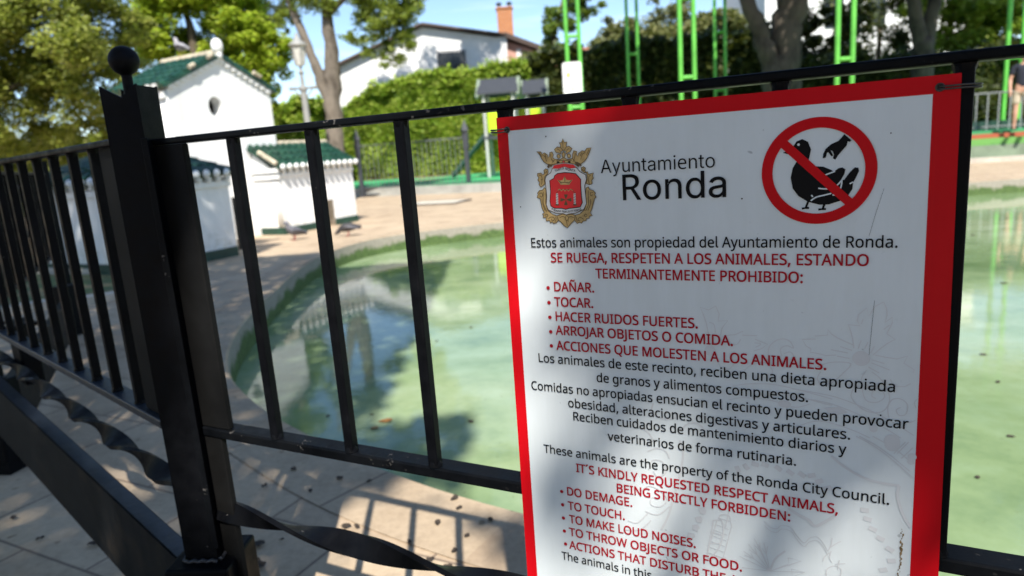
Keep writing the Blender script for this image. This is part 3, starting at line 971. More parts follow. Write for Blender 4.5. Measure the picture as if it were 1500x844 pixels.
tree('forked_tree', 'slimmer forked tree trunk standing right of the thickest trunk', 'tree', V(1352, 190, 24)[:2] + (0,),
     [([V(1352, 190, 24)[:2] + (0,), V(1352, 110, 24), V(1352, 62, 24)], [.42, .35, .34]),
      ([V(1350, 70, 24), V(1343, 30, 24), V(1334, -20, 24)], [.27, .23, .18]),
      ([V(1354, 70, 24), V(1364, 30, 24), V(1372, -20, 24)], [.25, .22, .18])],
     [((17, 24, 9.5), 2.6), ((14, 26, 9.5), 2.6), ((20, 26, 9.5), 2.8)], 9000, .32, M_BARKSH, L_DARK, 12, sub=18)
rs = np.random.default_rng(41)
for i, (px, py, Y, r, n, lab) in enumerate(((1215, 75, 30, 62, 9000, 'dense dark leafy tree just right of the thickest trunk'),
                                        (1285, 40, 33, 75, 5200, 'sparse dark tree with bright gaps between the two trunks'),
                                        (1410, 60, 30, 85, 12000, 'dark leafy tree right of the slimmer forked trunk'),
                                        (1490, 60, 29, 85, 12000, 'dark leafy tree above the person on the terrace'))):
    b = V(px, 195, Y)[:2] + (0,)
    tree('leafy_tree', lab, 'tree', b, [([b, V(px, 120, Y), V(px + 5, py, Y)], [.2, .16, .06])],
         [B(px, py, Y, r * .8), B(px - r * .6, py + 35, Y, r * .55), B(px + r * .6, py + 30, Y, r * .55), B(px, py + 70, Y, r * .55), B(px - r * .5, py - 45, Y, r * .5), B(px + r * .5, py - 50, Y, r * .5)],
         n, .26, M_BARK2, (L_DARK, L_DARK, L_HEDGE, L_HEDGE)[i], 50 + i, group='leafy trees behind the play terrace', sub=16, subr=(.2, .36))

def hedge(name, label, x0, x1, y0, y1, tops, n, size, lm, seed, d=1.4, cat='hedge', lumps=.35):
    """tops: list of heights along its length"""
    rng = np.random.default_rng(seed)
    a, b = Vector((x0, y0, 0)), Vector((x1, y1, 0))
    t = thing(name, label, cat, (a + b) / 2)
    L = (b - a).length
    dx = (b - a) / L
    nn = Vector((dx.y, -dx.x, 0))
    if nn.y > 0: nn = -nn
    s = rng.uniform(0, 1, n)
    H = np.interp(s, np.linspace(0, 1, len(tops)), tops)
    ph = rng.uniform(0, 6.28, 6)
    z = rng.uniform(0, 1, n) ** 0.85 * H
    top = rng.uniform(0, 1, n) < 0.22
    z = np.where(top, H * rng.uniform(.94, 1.03, n), z)
    lump = lumps * (np.sin(s * L * 1.9 + ph[0] + z * 1.3) * .5 + np.sin(s * L * 4.1 + ph[1] - z * 2.7) * .35 + np.sin(z * 3.3 + ph[2] + s * L * .7) * .35)
    dep = np.where(top, rng.uniform(-.1, d, n), lump + np.abs(rng.normal(0, .16, n)))
    z = z + np.where(top, .35 * lumps * np.sin(s * L * 2.3 + ph[3]) + .25 * lumps * np.sin(s * L * 6.1 + ph[4]) + np.abs(rng.normal(0, .12, n)), 0)
    P = np.array(a)[None] - np.array((a + b) / 2)[None] + s[:, None] * np.array(b - a)[None] - dep[:, None] * np.array(nn)[None] * 1.0
    P[:, 2] = z
    leaf_mesh('foliage', P, size, rng, lm, t, up=.1, aspect=.7)
    bm = new()
    m = 24
    c = (a + b) / 2
    for i in range(m):
        p, q = a.lerp(b, i / m) - c, a.lerp(b, (i + 1) / m) - c
        h = float(np.interp((i + .5) / m, np.linspace(0, 1, len(tops)), tops)) - .3
        k = [(p - nn * .42), (q - nn * .42), (q - nn * (d + .3)), (p - nn * (d + .3))]
        prism(bm, [(v.x, v.y) for v in k], 0, h)
    obj('branches', bm, M_TWIG, t)
    return t
YH = 27.5
hA, hB_ = at(498, 200, YH + 2), at(778, 200, YH - .5)
hedge('hedge', 'bright ivy green hedge lit by the sun in front of the white house', hA.x, hB_.x, hA.y, hB_.y,
      [at(500, 172, YH + 2).z, at(545, 138, YH + 1.5).z, at(600, 120, YH + 1).z, at(690, 110, YH).z, at(740, 106, YH).z, at(778, 98, YH).z], 70000, .2, L_HEDGE, 60, lumps=.2)
hC, hD = at(776, 200, YH - .2), at(1130, 200, YH - .2)
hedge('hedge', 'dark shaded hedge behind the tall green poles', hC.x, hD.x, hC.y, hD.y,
      [at(776, 88, YH).z, at(830, 82, YH).z, at(900, 70, YH).z, at(1000, 66, YH).z, at(1130, 50, YH).z], 26000, .3, L_DARK, 61)  # part of this hedge's shade is put into its dark leaf colour
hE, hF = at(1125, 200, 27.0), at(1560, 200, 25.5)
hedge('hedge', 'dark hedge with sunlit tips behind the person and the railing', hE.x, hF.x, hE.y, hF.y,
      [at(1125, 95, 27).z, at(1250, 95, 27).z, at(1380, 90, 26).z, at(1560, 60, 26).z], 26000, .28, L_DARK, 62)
hG, hI = at(408, 225, 26), at(505, 225, 27)
hedge('hedge', 'low dark green hedge behind the street lamp', hG.x, hI.x, hG.y, hI.y, [at(410, 165, 26).z, at(440, 155, 26).z, at(505, 150, 27).z], 9000, .26, L_HEDGE, 63)
hJ, hK = at(-120, 250, 24), at(300, 250, 25)
hedge('hedge', 'olive green hedge under the boughs at the far left', hJ.x, hK.x, hJ.y, hK.y, [2.6, 2.2, 2.4, 2.0, 2.6], 15000, .28, L_OLIVE, 64)

# ------------------------------------------------------------------ street lamp
M_LAMP = plain('pale_grey_iron', (0.30, 0.30, 0.28), 0.6, 0.1)
lb = at(455, 215, 17); lb.z = 0
lamp = thing('street_lamp', 'pale iron street lamp with a lantern in front of the forked tree', 'street lamp', lb)
zt = at(437, 55, 17).z
zc = at(448, 128, 17).z
bm = new()
lathe(bm, [(.17, 0), (.17, .25), (.12, .3), (.11, .9), (.085, 1.0), (.07, zc - .1), (.10, zc - .06), (.10, zc), (.05, zc + .05), (.04, zc + .3), (.07, zc + .34), (.035, zc + .4), (.03, zt - .62)], seg=14)
obj('pole', bm, M_LAMP, lamp, auto=35)
bm = new()
tube(bm, [(-.28, 0, zc - .01), (.28, 0, zc - .01)], .03, 8)
for s in (-1, 1): ball(bm, (s * .29, 0, zc - .01), .05)
tube(bm, smooth_pts([(-.22, 0, zc - .03), (-.12, 0, zc - .16), (0, 0, zc - .24)], 4), .02, 6)
tube(bm, smooth_pts([(.22, 0, zc - .03), (.12, 0, zc - .16), (0, 0, zc - .24)], 4), .02, 6)
obj('crossbar', bm, M_LAMP, lamp, smooth=True)
bm = new()
lathe(bm, [(.10, zt - .64), (.11, zt - .60), (.17, zt - .2), (.205, zt - .18)], seg=6)
lan = obj('lantern', bm, plain('milky_lantern_glass', (0.55, 0.54, 0.48), 0.25), lamp)
bm = new()
lathe(bm, [(.215, zt - .18), (.2, zt - .14), (.09, zt - .05), (.05, zt + .02), (.03, zt + .1)], seg=12)
for i in range(6):
    a = 2 * PI * i / 6
    tube(bm, [(.112 * math.cos(a), .112 * math.sin(a), zt - .62), (.178 * math.cos(a), .178 * math.sin(a), zt - .19)], .012, 6)
obj('lantern_cap', bm, M_LAMP, lan, auto=35)

# ------------------------------------------------------------------ play equipment
M_POLE = plain('bright_green_paint', (0.12, 0.46, 0.06), 0.45, var=0.2, scale=3)
def pole_frame(px, Y, label, zb, dx=.36, h=7.6, lean=0.0):
    b = at(px, 195, Y); b.z = zb
    t = thing('pole_frame', label, 'climbing frame', b, 0, 'tall green play frames')
    for s in (-1, 1):
        bm = new(); tube(bm, [(s * dx / 2, 0, -.02), (s * dx / 2 , 0, h)], .058, 14)
        ball(bm, (s * dx / 2, 0, h), .06)
        box(bm, s * dx / 2 - .11, s * dx / 2 + .11, -.11, .11, 0, .02, .004)
        obj('pole', bm, M_POLE, t, auto=40)
    for z in (.15, 1.9, 3.85, 5.8, 7.4):
        bm = new(); tube(bm, [(-dx / 2 + .055, 0, z), (dx / 2 - .055, 0, z)], .05, 12)
        obj('rung', bm, M_POLE, t, auto=40)
    return t
pole_frame(846, 20.4, 'sunlit green twin poles carrying the white notice', .25)
pole_frame(931, 25.5, 'shaded green twin poles left of the middle sunlit pair', .25)
pole_frame(1009, 18.6, 'sunlit green twin poles in the middle of the play area', .71)
pole_frame(1056, 25.0, 'shaded green twin poles just left of the thick trunk', .71)
pole_frame(1235, 16.7, 'nearest sunlit green twin poles, right of the thick trunk', .71)
pole_frame(1478, 20.0, 'dark green twin poles beside the person', .71, .42)
nz_ = at(838, 115, 20.4)
nb = thing('notice_plate', 'small white notice plate hung on sunlit green poles', 'sign', (nz_.x, nz_.y - .075, nz_.z))
def rrect(x0, x1, y0, y1, r, n=5):
    out = []
    for cx, cy, a0 in ((x1 - r, y1 - r, 0), (x0 + r, y1 - r, PI / 2), (x0 + r, y0 + r, PI), (x1 - r, y0 + r, 1.5 * PI)):
        out += [(cx + r * math.cos(a0 + PI / 2 * i / n), cy + r * math.sin(a0 + PI / 2 * i / n)) for i in range(n + 1)]
    return out
bm = new(); fill(bm, [rrect(-.27, .27, -.44, .44, .07)], depth=.012, M=GM)
obj('plate', bm, plain('white_enamel', (0.80, 0.80, 0.78), 0.4, var=0.03), nb)
bm = new(); fill(bm, [rrect(-.17, -.05, .02, .16, .05)], z=.014, M=GM)
obj('emblem', bm, plain('yellow_print', (0.75, 0.62, 0.12), .5), nb)
bm = new()
for i in range(5): fill(bm, [[(-.12, -.02 - i * .035), (.16, -.02 - i * .035), (.16, -.032 - i * .035), (-.12, -.032 - i * .035)]], z=.014, M=GM)
obj('print', bm, plain('pale_print', (0.60, 0.58, 0.5), .5), nb)
for r4 in ((-.05, .03, -.34, -.28), (-.03, .0, .30, .37)):
    bm = new(); fill(bm, [rrect(*r4, .01)], z=.014, M=GM); obj('dark_mark', bm, M_DARK, nb)
bm = new(); tube(bm, [(0, .013, .40), (0, .013, -.40)], .015, 8); obj('clamp', bm, M_DARK, nb)

M_SLATE = plain('slate_grey_panel', (0.045, 0.05, 0.06), 0.6)
M_LIME = plain('lime_panel', (0.45, 0.62, 0.02), 0.45, var=0.05)
M_GPOST = plain('pale_post', (0.52, 0.52, 0.50), 0.6)
M_GABLE = plain('sage_panel', (0.22, 0.27, 0.20), 0.6)
def playhouse(px0, px1, pye, pyr, Y, label, zb, slide):
    a, b = at(px0, pye, Y), at(px1, pye, Y)
    r = at(px0, pyr, Y).z
    wd = (b.x - a.x)
    c = Vector(((a.x + b.x) / 2, Y, zb))
    t = thing('playhouse', label, 'playhouse', c, math.radians(-6), 'roofed play towers')
    he, hr = a.z - zb, r - zb
    dp = .75
    bm = new()
    for s in (-1, 1):
        q = [Vector(v) for v in ((-wd / 2, s * dp, he), (wd / 2, s * dp, he), (wd / 2 - .06, 0, hr), (-wd / 2 + .06, 0, hr))]
        v = [bm.verts.new(p + Vector((0, 0, dz))) for dz in (0, .05) for p in q]
        for ix in ((0, 1, 2, 3), (7, 6, 5, 4), (0, 4, 5, 1), (1, 5, 6, 2), (2, 6, 7, 3), (3, 7, 4, 0)): bm.faces.new([v[i] for i in ix])
    bmesh.ops.recalc_face_normals(bm, faces=bm.faces)
    obj('roof', bm, M_SLATE, t)
    for x in (wd / 2 - .02, -wd / 2 + .02):
        bm = new()
        for s in (-1, 1):
            p, q = Vector((x, s * (dp + .04), he - .08)), Vector((x, 0, hr + .02))
            box(bm, -.05, .05, -.05, .05, 0, (q - p).length, M=Matrix.Translation(p) @ (q - p).to_track_quat('Z', 'X').to_matrix().to_4x4())
        obj('gable_frame', bm, M_GABLE, t)
    for x in (-wd / 2 + .2, wd / 2 - .2):
        for y in (-dp + .15, dp - .15):
            bm = new(); tube(bm, [(x, y, 0), (x, y, he + .04)], .05, 10)
            obj('post', bm, M_GPOST, t)
    bm = new(); box(bm, -wd / 2 + .1, wd / 2 - .1, -dp + .1, dp - .1, 1.2, 1.28)
    obj('platform', bm, M_SLATE, t)
    bm = new(); box(bm, -wd / 2 + .30, -wd / 2 + .72, -dp + .02, -dp + .05, 1.4, 2.2, .01)
    obj('panel', bm, M_LIME, t)
    if slide:
        bm = new()
        for s in (-.28, .28):
            p0, p1 = Vector((-wd / 2 + .15, -dp + .5 + s, 1.35)), Vector((-wd / 2 - 1.0, -dp + .3 + s, .12))
            tube(bm, [p0, p1], .06, 8)
        v = [bm.verts.new(p) for p in ((-wd / 2 + .15, -dp + .22, 1.26), (-wd / 2 + .15, -dp + .78, 1.26), (-wd / 2 - 1.0, -dp + .58, .06), (-wd / 2 - 1.0, -dp + .02, .06))]
        bm.faces.new(v)
        obj('slide', bm, M_SKIRT, t)
    return t
playhouse(702, 762, 142, 119, 23.0, 'nearer play tower with a dark grey pitched roof and a slide', .256, True)
playhouse(764, 803, 141, 120, 25.5, 'farther play tower with a dark grey pitched roof', .256, False)

# fence along the front of the play area
M_IRON = plain('dark_grey_iron', (0.055, 0.06, 0.07), 0.55)
M_WIRE = plain('grey_wire', (0.14, 0.15, 0.15), 0.5)
fps = [gnd(375, 300), gnd(532, 289), gnd(688, 281), gnd(826, 276)]
for i, (p, lab) in enumerate(zip(fps, ('dark iron post with a pointed head behind the duck house', 'dark iron post with a pointed head at the right end of the duck house', 'dark iron post with a pointed head just left of the red framed sign', 'dark iron post with a pointed head hidden behind the red framed sign'))):
    if i in (0, 3): continue
    h = 1.95
    t = thing('iron_post', lab, 'post', p, -.5, 'posts of the play area fence')
    bm = new()
    box(bm, -.055, .055, -.055, .055, 0, h - .75, .008)
    box(bm, -.085, .085, -.04, .04, h - .75, h - .28, .01)
    obj('shaft', bm, M_IRON, t)
    bm = new()
    lathe(bm, [(.10, h - .28), (.12, h - .24), (.04, h - .02), (.005, h + .04)], seg=4)
    obj('head', bm, M_IRON, t)
a, b = fps[1], fps[2]
t = thing('low_fence', 'low grey fence panel with thin wires between two pointed iron posts', 'fence', (a + b) / 2, math.atan2(b.y - a.y, b.x - a.x))
L = (b - a).length / 2
bm = new()
for z in (.04, .25): box(bm, -L + .09, L - .09, -.02, .02, z, z + .045)
for x in (-L + .09, L - .12): box(bm, x, x + .03, -.018, .018, .086, .249)
obj('frame', bm, M_IRON, t)
bm = new()
for i in range(22):
    x = -L + .2 + (2 * L - .4) * i / 21
    tube(bm, [(x, 0, .29), (x, 0, 1.5)], .011, 6)
box(bm, -L + .09, L - .09, -.012, .012, 1.5, 1.53)
obj('wires', bm, M_WIRE, t)
p0 = fps[2]; p1 = gnd(860, 276)
t = thing('low_fence', 'low grey fence panel running behind the red framed sign', 'fence', (p0 + p1) / 2, math.atan2(p1.y - p0.y, p1.x - p0.x))
L = (p1 - p0).length / 2
bm = new()
for z in (.04, .25): box(bm, -L + .09, L - .05, -.02, .02, z, z + .045)
for x in (-L + .09, L - .12): box(bm, x, x + .03, -.018, .018, .086, .249)
obj('frame', bm, M_IRON, t)
# railing on the right terrace
ra_, rb_ = at(1395, 182, 17.6), at(1530, 174, 17.2)
t = thing('railing', 'grey metal railing on the terrace behind the person', 'railing', ((ra_.x + rb_.x) / 2, (ra_.y + rb_.y) / 2, .71), math.atan2(rb_.y - ra_.y, rb_.x - ra_.x))
L = (rb_ - ra_).length / 2
bm = new(); tube(bm, [(-L, 0, .9), (L, 0, .9)], .022, 8); obj('top_rail', bm, M_WIRE, t)
bm = new(); tube(bm, [(-L, 0, .08), (L, 0, .08)], .02, 8); obj('bottom_rail', bm, M_WIRE, t)
for i in range(9):
    x = -L + .02 + (2 * L - .04) * i / 8
    bm = new(); tube(bm, [(x, 0, .0), (x, 0, .9)], .016, 8); obj('bar', bm, plain('galvanised_bar', (.30, .31, .31), .5) if i == 0 else bpy.data.materials['galvanised_bar'], t)
bm = new(); box(bm, -L, L, .25, .32, 0, .22); obj('kickboard', bm, M_SKIRT, t)

# ------------------------------------------------------------------ person on the terrace
M_SKIN = plain('skin', (0.52, 0.30, 0.20), 0.55, var=0.05)
M_NAVY = plain('navy_cloth', (0.018, 0.022, 0.035), 0.85, var=0.2, scale=20)
M_BEIGE = plain('beige_cloth', (0.50, 0.44, 0.32), 0.85, var=0.15, scale=20)
M_HAIR = plain('brown_hair', (0.05, 0.03, 0.02), 0.7)
def skin_mesh(name, joints, edges, mat, parent, root=0, sub=2):
    me = bpy.data.meshes.new(name)
    bm = new()
    ly = bm.verts.layers.skin.verify()
    vs = [bm.verts.new(j[0]) for j in joints]
    for i, (v, j) in enumerate(zip(vs, joints)):
        v[ly].radius = j[1] if isinstance(j[1], tuple) else (j[1], j[1])
        v[ly].use_root = (i == root)
    for p, q in edges: bm.edges.new((vs[p], vs[q]))
    bm.to_mesh(me)
    bm.free()
    o = bpy.data.objects.new(name, me)
    link(o, parent)
    md = o.modifiers.new('skin', 'SKIN'); md.use_smooth_shade = True
    sb = o.modifiers.new('sub', 'SUBSURF'); sb.levels = sb.render_levels = sub
    dg = bpy.context.evaluated_depsgraph_get()
    m2 = bpy.data.meshes.new_from_object(o.evaluated_get(dg))
    o.modifiers.clear()
    o.data = m2
    bpy.data.meshes.remove(me)
    m2.name = name
    m2.materials.clear(); m2.materials.append(mat)
    for p in m2.polygons: p.use_smooth = True
    return o
pb = at(1494, 188, 16.2)
pe = thing('person', 'person in a navy shirt, beige shorts and sandals standing on the terrace', 'person', (pb.x, pb.y, .71), math.radians(150))
# facing +y of its own frame, turned so that the back and side show
J = [((0, 0, .93), (.135, .10)), ((0, .005, 1.10), (.125, .09)), ((0, 0, 1.28), (.15, .10)), ((0, 0, 1.42), (.10, .07)), ((0, .01, 1.50), .055), ((0, .03, 1.58), (.075, .085)), ((0, .03, 1.68), (.075, .09)),
     ((.10, 0, .88), .088), ((.11, .02, .50), .058), ((.115, .03, .36), .058), ((.12, -.01, .10), .038), ((.12, .02, .045), .042), ((.13, .13, .035), .035),
     ((-.10, 0, .88), .088), ((-.12, .01, .50), .058), ((-.125, .02, .36), .058), ((-.13, -.03, .10), .038), ((-.13, .0, .045), .042), ((-.15, .11, .035), .035),
     ((.19, 0, 1.40), .055), ((.25, .0, 1.13), .042), ((.25, .10, .91), .032), ((.245, .13, .84), .036),
     ((-.19, 0, 1.40), .055), ((-.25, .0, 1.13), .042), ((-.25, .10, .91), .032), ((-.245, .13, .84), .036)]
Eg = [(0, 1), (1, 2), (2, 3), (3, 4), (4, 5), (5, 6), (0, 7), (7, 8), (8, 9), (9, 10), (10, 11), (11, 12), (0, 13), (13, 14), (14, 15), (15, 16), (16, 17), (17, 18), (3, 19), (19, 20), (20, 21), (21, 22), (3, 23), (23, 24), (24, 25), (25, 26)]
for s, w in ((1, 22), (-1, 26)):
    bx = J[w][0]
    for k, (ox, oy, oz) in enumerate(((.018, .02, -.075), (.006, .032, -.085), (-.008, .036, -.08), (-.018, .032, -.065), (.0, -.01, 0.0))):
        if k == 4: ox, oy, oz = -.03 * s, .045, -.035
        m = len(J)
        J.append(((bx[0] + ox * .6, bx[1] + oy * .5, bx[2] + oz * .5), .011)); Eg.append((w, m))
        J.append(((bx[0] + ox, bx[1] + oy, bx[2] + oz), .009)); Eg.append((m, m + 1))
body = skin_mesh('body', J, Eg, M_SKIN, pe)
S_ = [((0, 0, .90), (.16, .12)), ((0, .005, 1.10), (.155, .115)), ((0, 0, 1.28), (.178, .125)), ((0, 0, 1.41), (.12, .085)), ((.19, 0, 1.40), .075), ((.235, 0, 1.22), .068), ((-.19, 0, 1.40), .075), ((-.235, 0, 1.22), .068)]
skin_mesh('shirt', S_, [(0, 1), (1, 2), (2, 3), (3, 4), (4, 5), (3, 6), (6, 7)], M_NAVY, pe)
S_ = [((0, 0, .93), (.15, .118)), ((.105, 0, .82), .105), ((.115, .015, .54), .098), ((-.105, 0, .82), .105), ((-.125, .01, .54), .098)]
skin_mesh('shorts', S_, [(0, 1), (1, 2), (0, 3), (3, 4)], M_BEIGE, pe)
bm = new(); ball(bm, (0, .005, 1.69), .105, .88, 1.05, 1.0); bmesh.ops.delete(bm, geom=[v for v in bm.verts if v.co.z < 1.60 or (v.co.y > .07 and v.co.z < 1.73)], context='VERTS')
obj('hair', bm, M_HAIR, pe, smooth=True)
bm = new(); ball(bm, (0, .115, 1.62), .016, 1, 1.2, 1.3); obj('nose', bm, M_SKIN, pe, smooth=True)
for s in (-1, 1):
    bm = new(); ball(bm, (s * .032, .105, 1.655), .011); obj('eye', bm, plain('eye_dark', (.03, .02, .02), .2) if s < 0 else bpy.data.materials['eye_dark'], pe, smooth=True)
    bm = new(); ball(bm, (s * .085, .02, 1.635), .028, .4, .7, 1.1); obj('ear', bm, M_SKIN, pe, smooth=True)
    bm = new(); fx = .125 if s > 0 else -.14
    fy = .06 if s > 0 else .04
    box(bm, fx - .05, fx + .05, fy - .13, fy + .14, 0.0, .022, .01)
    tube(bm, smooth_pts([(fx - .05, fy + .04, .015), (fx, fy + .04, .085), (fx + .05, fy + .04, .015)], 5), .012, 6)
    obj('sandal', bm, M_DARK if s > 0 else M_NAVY, pe)

# ------------------------------------------------------------------ pigeons
M_PIG = plain('grey_feathers', (0.13, 0.13, 0.15), 0.6, var=0.35, scale=9)
M_PIG2 = plain('dark_feathers', (0.045, 0.042, 0.045), 0.6, var=0.35, scale=9)
M_PIGC = plain('pale_feathers', (0.30, 0.29, 0.30), 0.6, var=0.35, scale=9)
def pigeon(loc, rz, label, mat, peck=False):
    t = thing('pigeon', label, 'pigeon', loc, rz, 'pigeons at the duck house')
    if peck: path = [(-.19, 0, .13), (-.11, 0, .135), (-.04, 0, .14), (.04, 0, .135), (.10, 0, .12), (.135, 0, .10), (.165, 0, .075), (.19, 0, .055), (.215, 0, .04)]
    else: path = [(-.19, 0, .09), (-.11, 0, .11), (-.04, 0, .13), (.03, 0, .15), (.075, 0, .19), (.09, 0, .235), (.105, 0, .268), (.13, 0, .27), (.155, 0, .262)]
    bm = new()
    tube(bm, smooth_pts(path, 4), [float(x) for x in np.interp(np.linspace(0, 1, 33), np.linspace(0, 1, 9), [.022, .038, .062, .068, .052, .032, .033, .020, .004])], 12)
    obj('body', bm, mat, t, smooth=True)
    bm = new()
    for s in (-1, 1):
        tube(bm, smooth_pts([(.05, s * .055, .145), (-.04, s * .068, .14), (-.12, s * .045, .118), (-.17, s * .02, .10)], 4), [float(x) for x in np.interp(np.linspace(0, 1, 13), [0, .3, .7, 1], [.02, .042, .03, .006])], 8, squash=.45)
    obj('wings', bm, M_PIG2 if mat is not M_PIG2 else M_PIG, t, smooth=True)
    for s in (-1, 1):
        bm = new()
        tube(bm, [(.005, s * .028, .09), (.012, s * .03, .012)], .008, 6)
        for a in (-.5, 0, .5): tube(bm, [(.012, s * .03, .008), (.012 + .035 * math.cos(a), s * .03 + .035 * math.sin(a), .005)], .005, 5)
        obj('leg', bm, plain('pink_leg', (.35, .12, .10), .6) if 'pink_leg' not in bpy.data.materials else bpy.data.materials['pink_leg'], t)
    return t
pr = HM @ Vector((xa, .78, za + .125))
pigeon(pr, math.radians(150), 'grey pigeon perched on the ridge of the duck house roof', M_PIGC)
pigeon(gnd(433, 352), math.radians(215), 'dusky pigeon by the near corner of the side wing', M_PIG)
pigeon(gnd(512, 346), math.radians(185), 'dark pigeon walking alone on the sunny paving right of the doorway', M_PIG2, True)

# ------------------------------------------------------------------ iron fence
O3 = Vector((-0.0041894, 0.90044782, 1.14973334))
UX = Vector((0.88448726, -0.46656435, 0)).normalized()
NZ = Vector((-0.46656435, -0.88448726, 0)).normalized()      # towards the visitor
MF = Matrix(((UX.x, 0, NZ.x, O3.x), (UX.y, 0, NZ.y, O3.y), (0, 1, 0, O3.z), (0, 0, 0, 1)))
def fu(u): return .4238 + (u - .4238) * 1.015
def fv(v): return -.0397 + (v + .0397) * 1.015

def bar_mesh(x, y0, y1, zc, r=.0085):
    bm = new()
    box(bm, x - r, x + r, y0, y1, zc - r, zc + r, .0028)
    for yy, s in ((y0, 1), (y1, -1)):                           # weld collars
        rings = []
        for q, h in ((r * 1.35, 0), (r * 1.2, .005), (r * .95, .011)):
            rings.append([bm.verts.new((x + q * math.cos(2 * PI * k / 10), yy + s * h, zc + q * math.sin(2 * PI * k / 10))) for k in range(10)])
        for A, B2 in zip(rings, rings[1:]):
            for k in range(10): bm.faces.new((A[k], A[(k + 1) % 10], B2[(k + 1) % 10], B2[k]))
        bm.faces.new(rings[0]); bm.faces.new(rings[-1])
    bmesh.ops.recalc_face_normals(bm, faces=bm.faces)
    return bm

def twist(x0, x1, y, zc, half, ph, wdt=.04, th=.009, slope=0.0):
    bm = new()
    n = int(abs(x1 - x0) / .006)
    prev = None
    for i in range(n + 1):
        x = x0 + (x1 - x0) * i / n
        a = ph + PI * (x - x0) / half
        c, s = math.cos(a), math.sin(a)
        ring = []
        for p, q in ((-wdt / 2, -th / 2), (wdt / 2, -th / 2), (wdt / 2, th / 2), (-wdt / 2, th / 2)):
            ring.append(bm.verts.new((x, y + slope * (x - x0) + p * c - q * s, zc + p * s + q * c)))
        if prev:
            for k in range(4): bm.faces.new((prev[k], prev[(k + 1) % 4], ring[(k + 1) % 4], ring[k]))
        else: bm.faces.new(ring)
        prev = ring
    bm.faces.new(prev)
    bmesh.ops.recalc_face_normals(bm, faces=bm.faces)
    return bm

def mesh_plate_mat():
    k = NM('perforated_black_plate')
    v = k.mapping(k.coord(), (115, 115, 115))
    vo_ = k.node('ShaderNodeTexVoronoi', Scale=1.0)
    vo_.inputs['Randomness'].default_value = 0.12
    k.l.new(v, vo_.inputs['Vector'])
    n1 = k.noise(12, 4)
    n2 = k.noise(3.2, 3)
    hole = k.ramp(vo_.outputs['Distance'], [(0.36, 0.0), (0.46, 1.0)])
    c = k.mix(hole, (0.004, 0.004, 0.004), k.ramp(n1, [(0.3, (0.004, 0.005, 0.006)), (0.7, (0.010, 0.0115, 0.013))]))
    sep = k.n.new('ShaderNodeSeparateXYZ')
    k.l.new(k.coord(), sep.inputs[0])
    rust = k.math('MULTIPLY', k.ramp(n2, [(0.50, 0.0), (0.58, 1.0)]), k.ramp(n1, [(0.42, 0.0), (0.58, 0.55)]))
    c = k.mix(k.math('MULTIPLY', rust, 0.4), c, (0.06, 0.04, 0.022))
    k.set(c, 0.55, 0, 0.1)
    k.bump(hole, 0.5, 0.004)
    return k.m
M_PERF = mesh_plate_mat()
M_SHEEN = plain('sky_sheen_black', (0.014, 0.020, 0.030), 0.42, var=0.35, scale=30, bump=0.15)  # blue tint painted in for sky sheen on the black rail and plate
M_STILE = plain('matt_black_plate', (0.0065, 0.0065, 0.0065), 0.7, var=0.4, scale=12, spec=0.12)

fp = thing('iron_fence', 'black iron fence panel of square bars carrying the red framed sign', 'fence', mat=MF, group='iron fence panels round the pond')
zc = -.0125
bm = new(); box(bm, fu(-.674), fu(1.02), fv(.009), fv(.020), -.036, -.004, .003); obj('top_rail', bm, M_BLACK2, fp)
bm = new(); box(bm, fu(-.674), fu(1.02), fv(-.521), fv(-.503), -.040, -.004, .003); obj('bottom_rail', bm, M_BLACK2, fp)
for u in (-.478, -.312, -.149, .013, .177, .340, .502, .667, .832):
    obj('bar', bar_mesh(fu(u), fv(-.503) + .0005, fv(.009) - .0005, zc), M_BLACK, fp)
for x0, x1 in ((-.672, -.592), (.955, 1.015)):
    bm = new(); box(bm, fu(x0), fu(x1), fv(-.503) + .001, fv(.009) - .001, -.019, -.007, .002); obj('end_stile', bm, M_STILE, fp)
for x0, x1 in ((-.672, -.618), (.985, 1.015)):
    bm = new(); box(bm, fu(x0), fu(x1), fv(-.83), fv(-.521) - .001, -.019, -.007, .002); obj('leg', bm, M_STILE, fp)
obj('twisted_bar', twist(fu(-.668), fu(1.02), fv(-.674), zc, .331, -.80, slope=-.012), M_BLACK, fp, auto=50)
bm = new(); box(bm, fu(-.55), fu(1.02), fv(-1.06), fv(-.80), -.03, .02, .004, mi=0); obj('kick_plate', bm, M_PERF, fp)

# second panel, turning away along the pond
P0 = Vector((-.63, 1.235, 0))
DL = Vector((-.7284, .6852, 0)).normalized()
NL = Vector((-DL.y, DL.x, 0)); NL = NL if NL.y < 0 else -NL
def panel_matrix(p, d):
    x = -d
    z = Vector((x.y, -x.x, 0))
    return Matrix(((x.x, 0, z.x, p.x), (x.y, 0, z.y, p.y), (0, 1, 0, 0), (0, 0, 0, 1)))
ML = panel_matrix(P0, DL)
lp = thing('iron_fence', 'black iron fence panel of close square bars left of the ball topped post', 'fence', mat=ML, group='iron fence panels round the pond')
LEN = 1.88
bm = new(); box(bm, -LEN, -.06, 1.168, 1.180, -.02, .02, .003); obj('top_rail', bm, M_BLACK2, lp)
bm = new(); box(bm, -LEN, -.10, .614, .632, -.024, .020, .003); obj('bottom_rail', bm, M_SHEEN, lp)
for i in range(12):
    s = .256 + .1415 * i
    if s < LEN - .05: obj('bar', bar_mesh(-s, .6325, 1.1675, 0.0, .0095), M_BLACK, lp)
for x0, x1 in ((-.205, -.10), (-LEN, -LEN + .06)):
    bm = new(); box(bm, x0, x1, .633, 1.167, -.005, .007, .002); obj('end_stile', bm, M_STILE, lp)
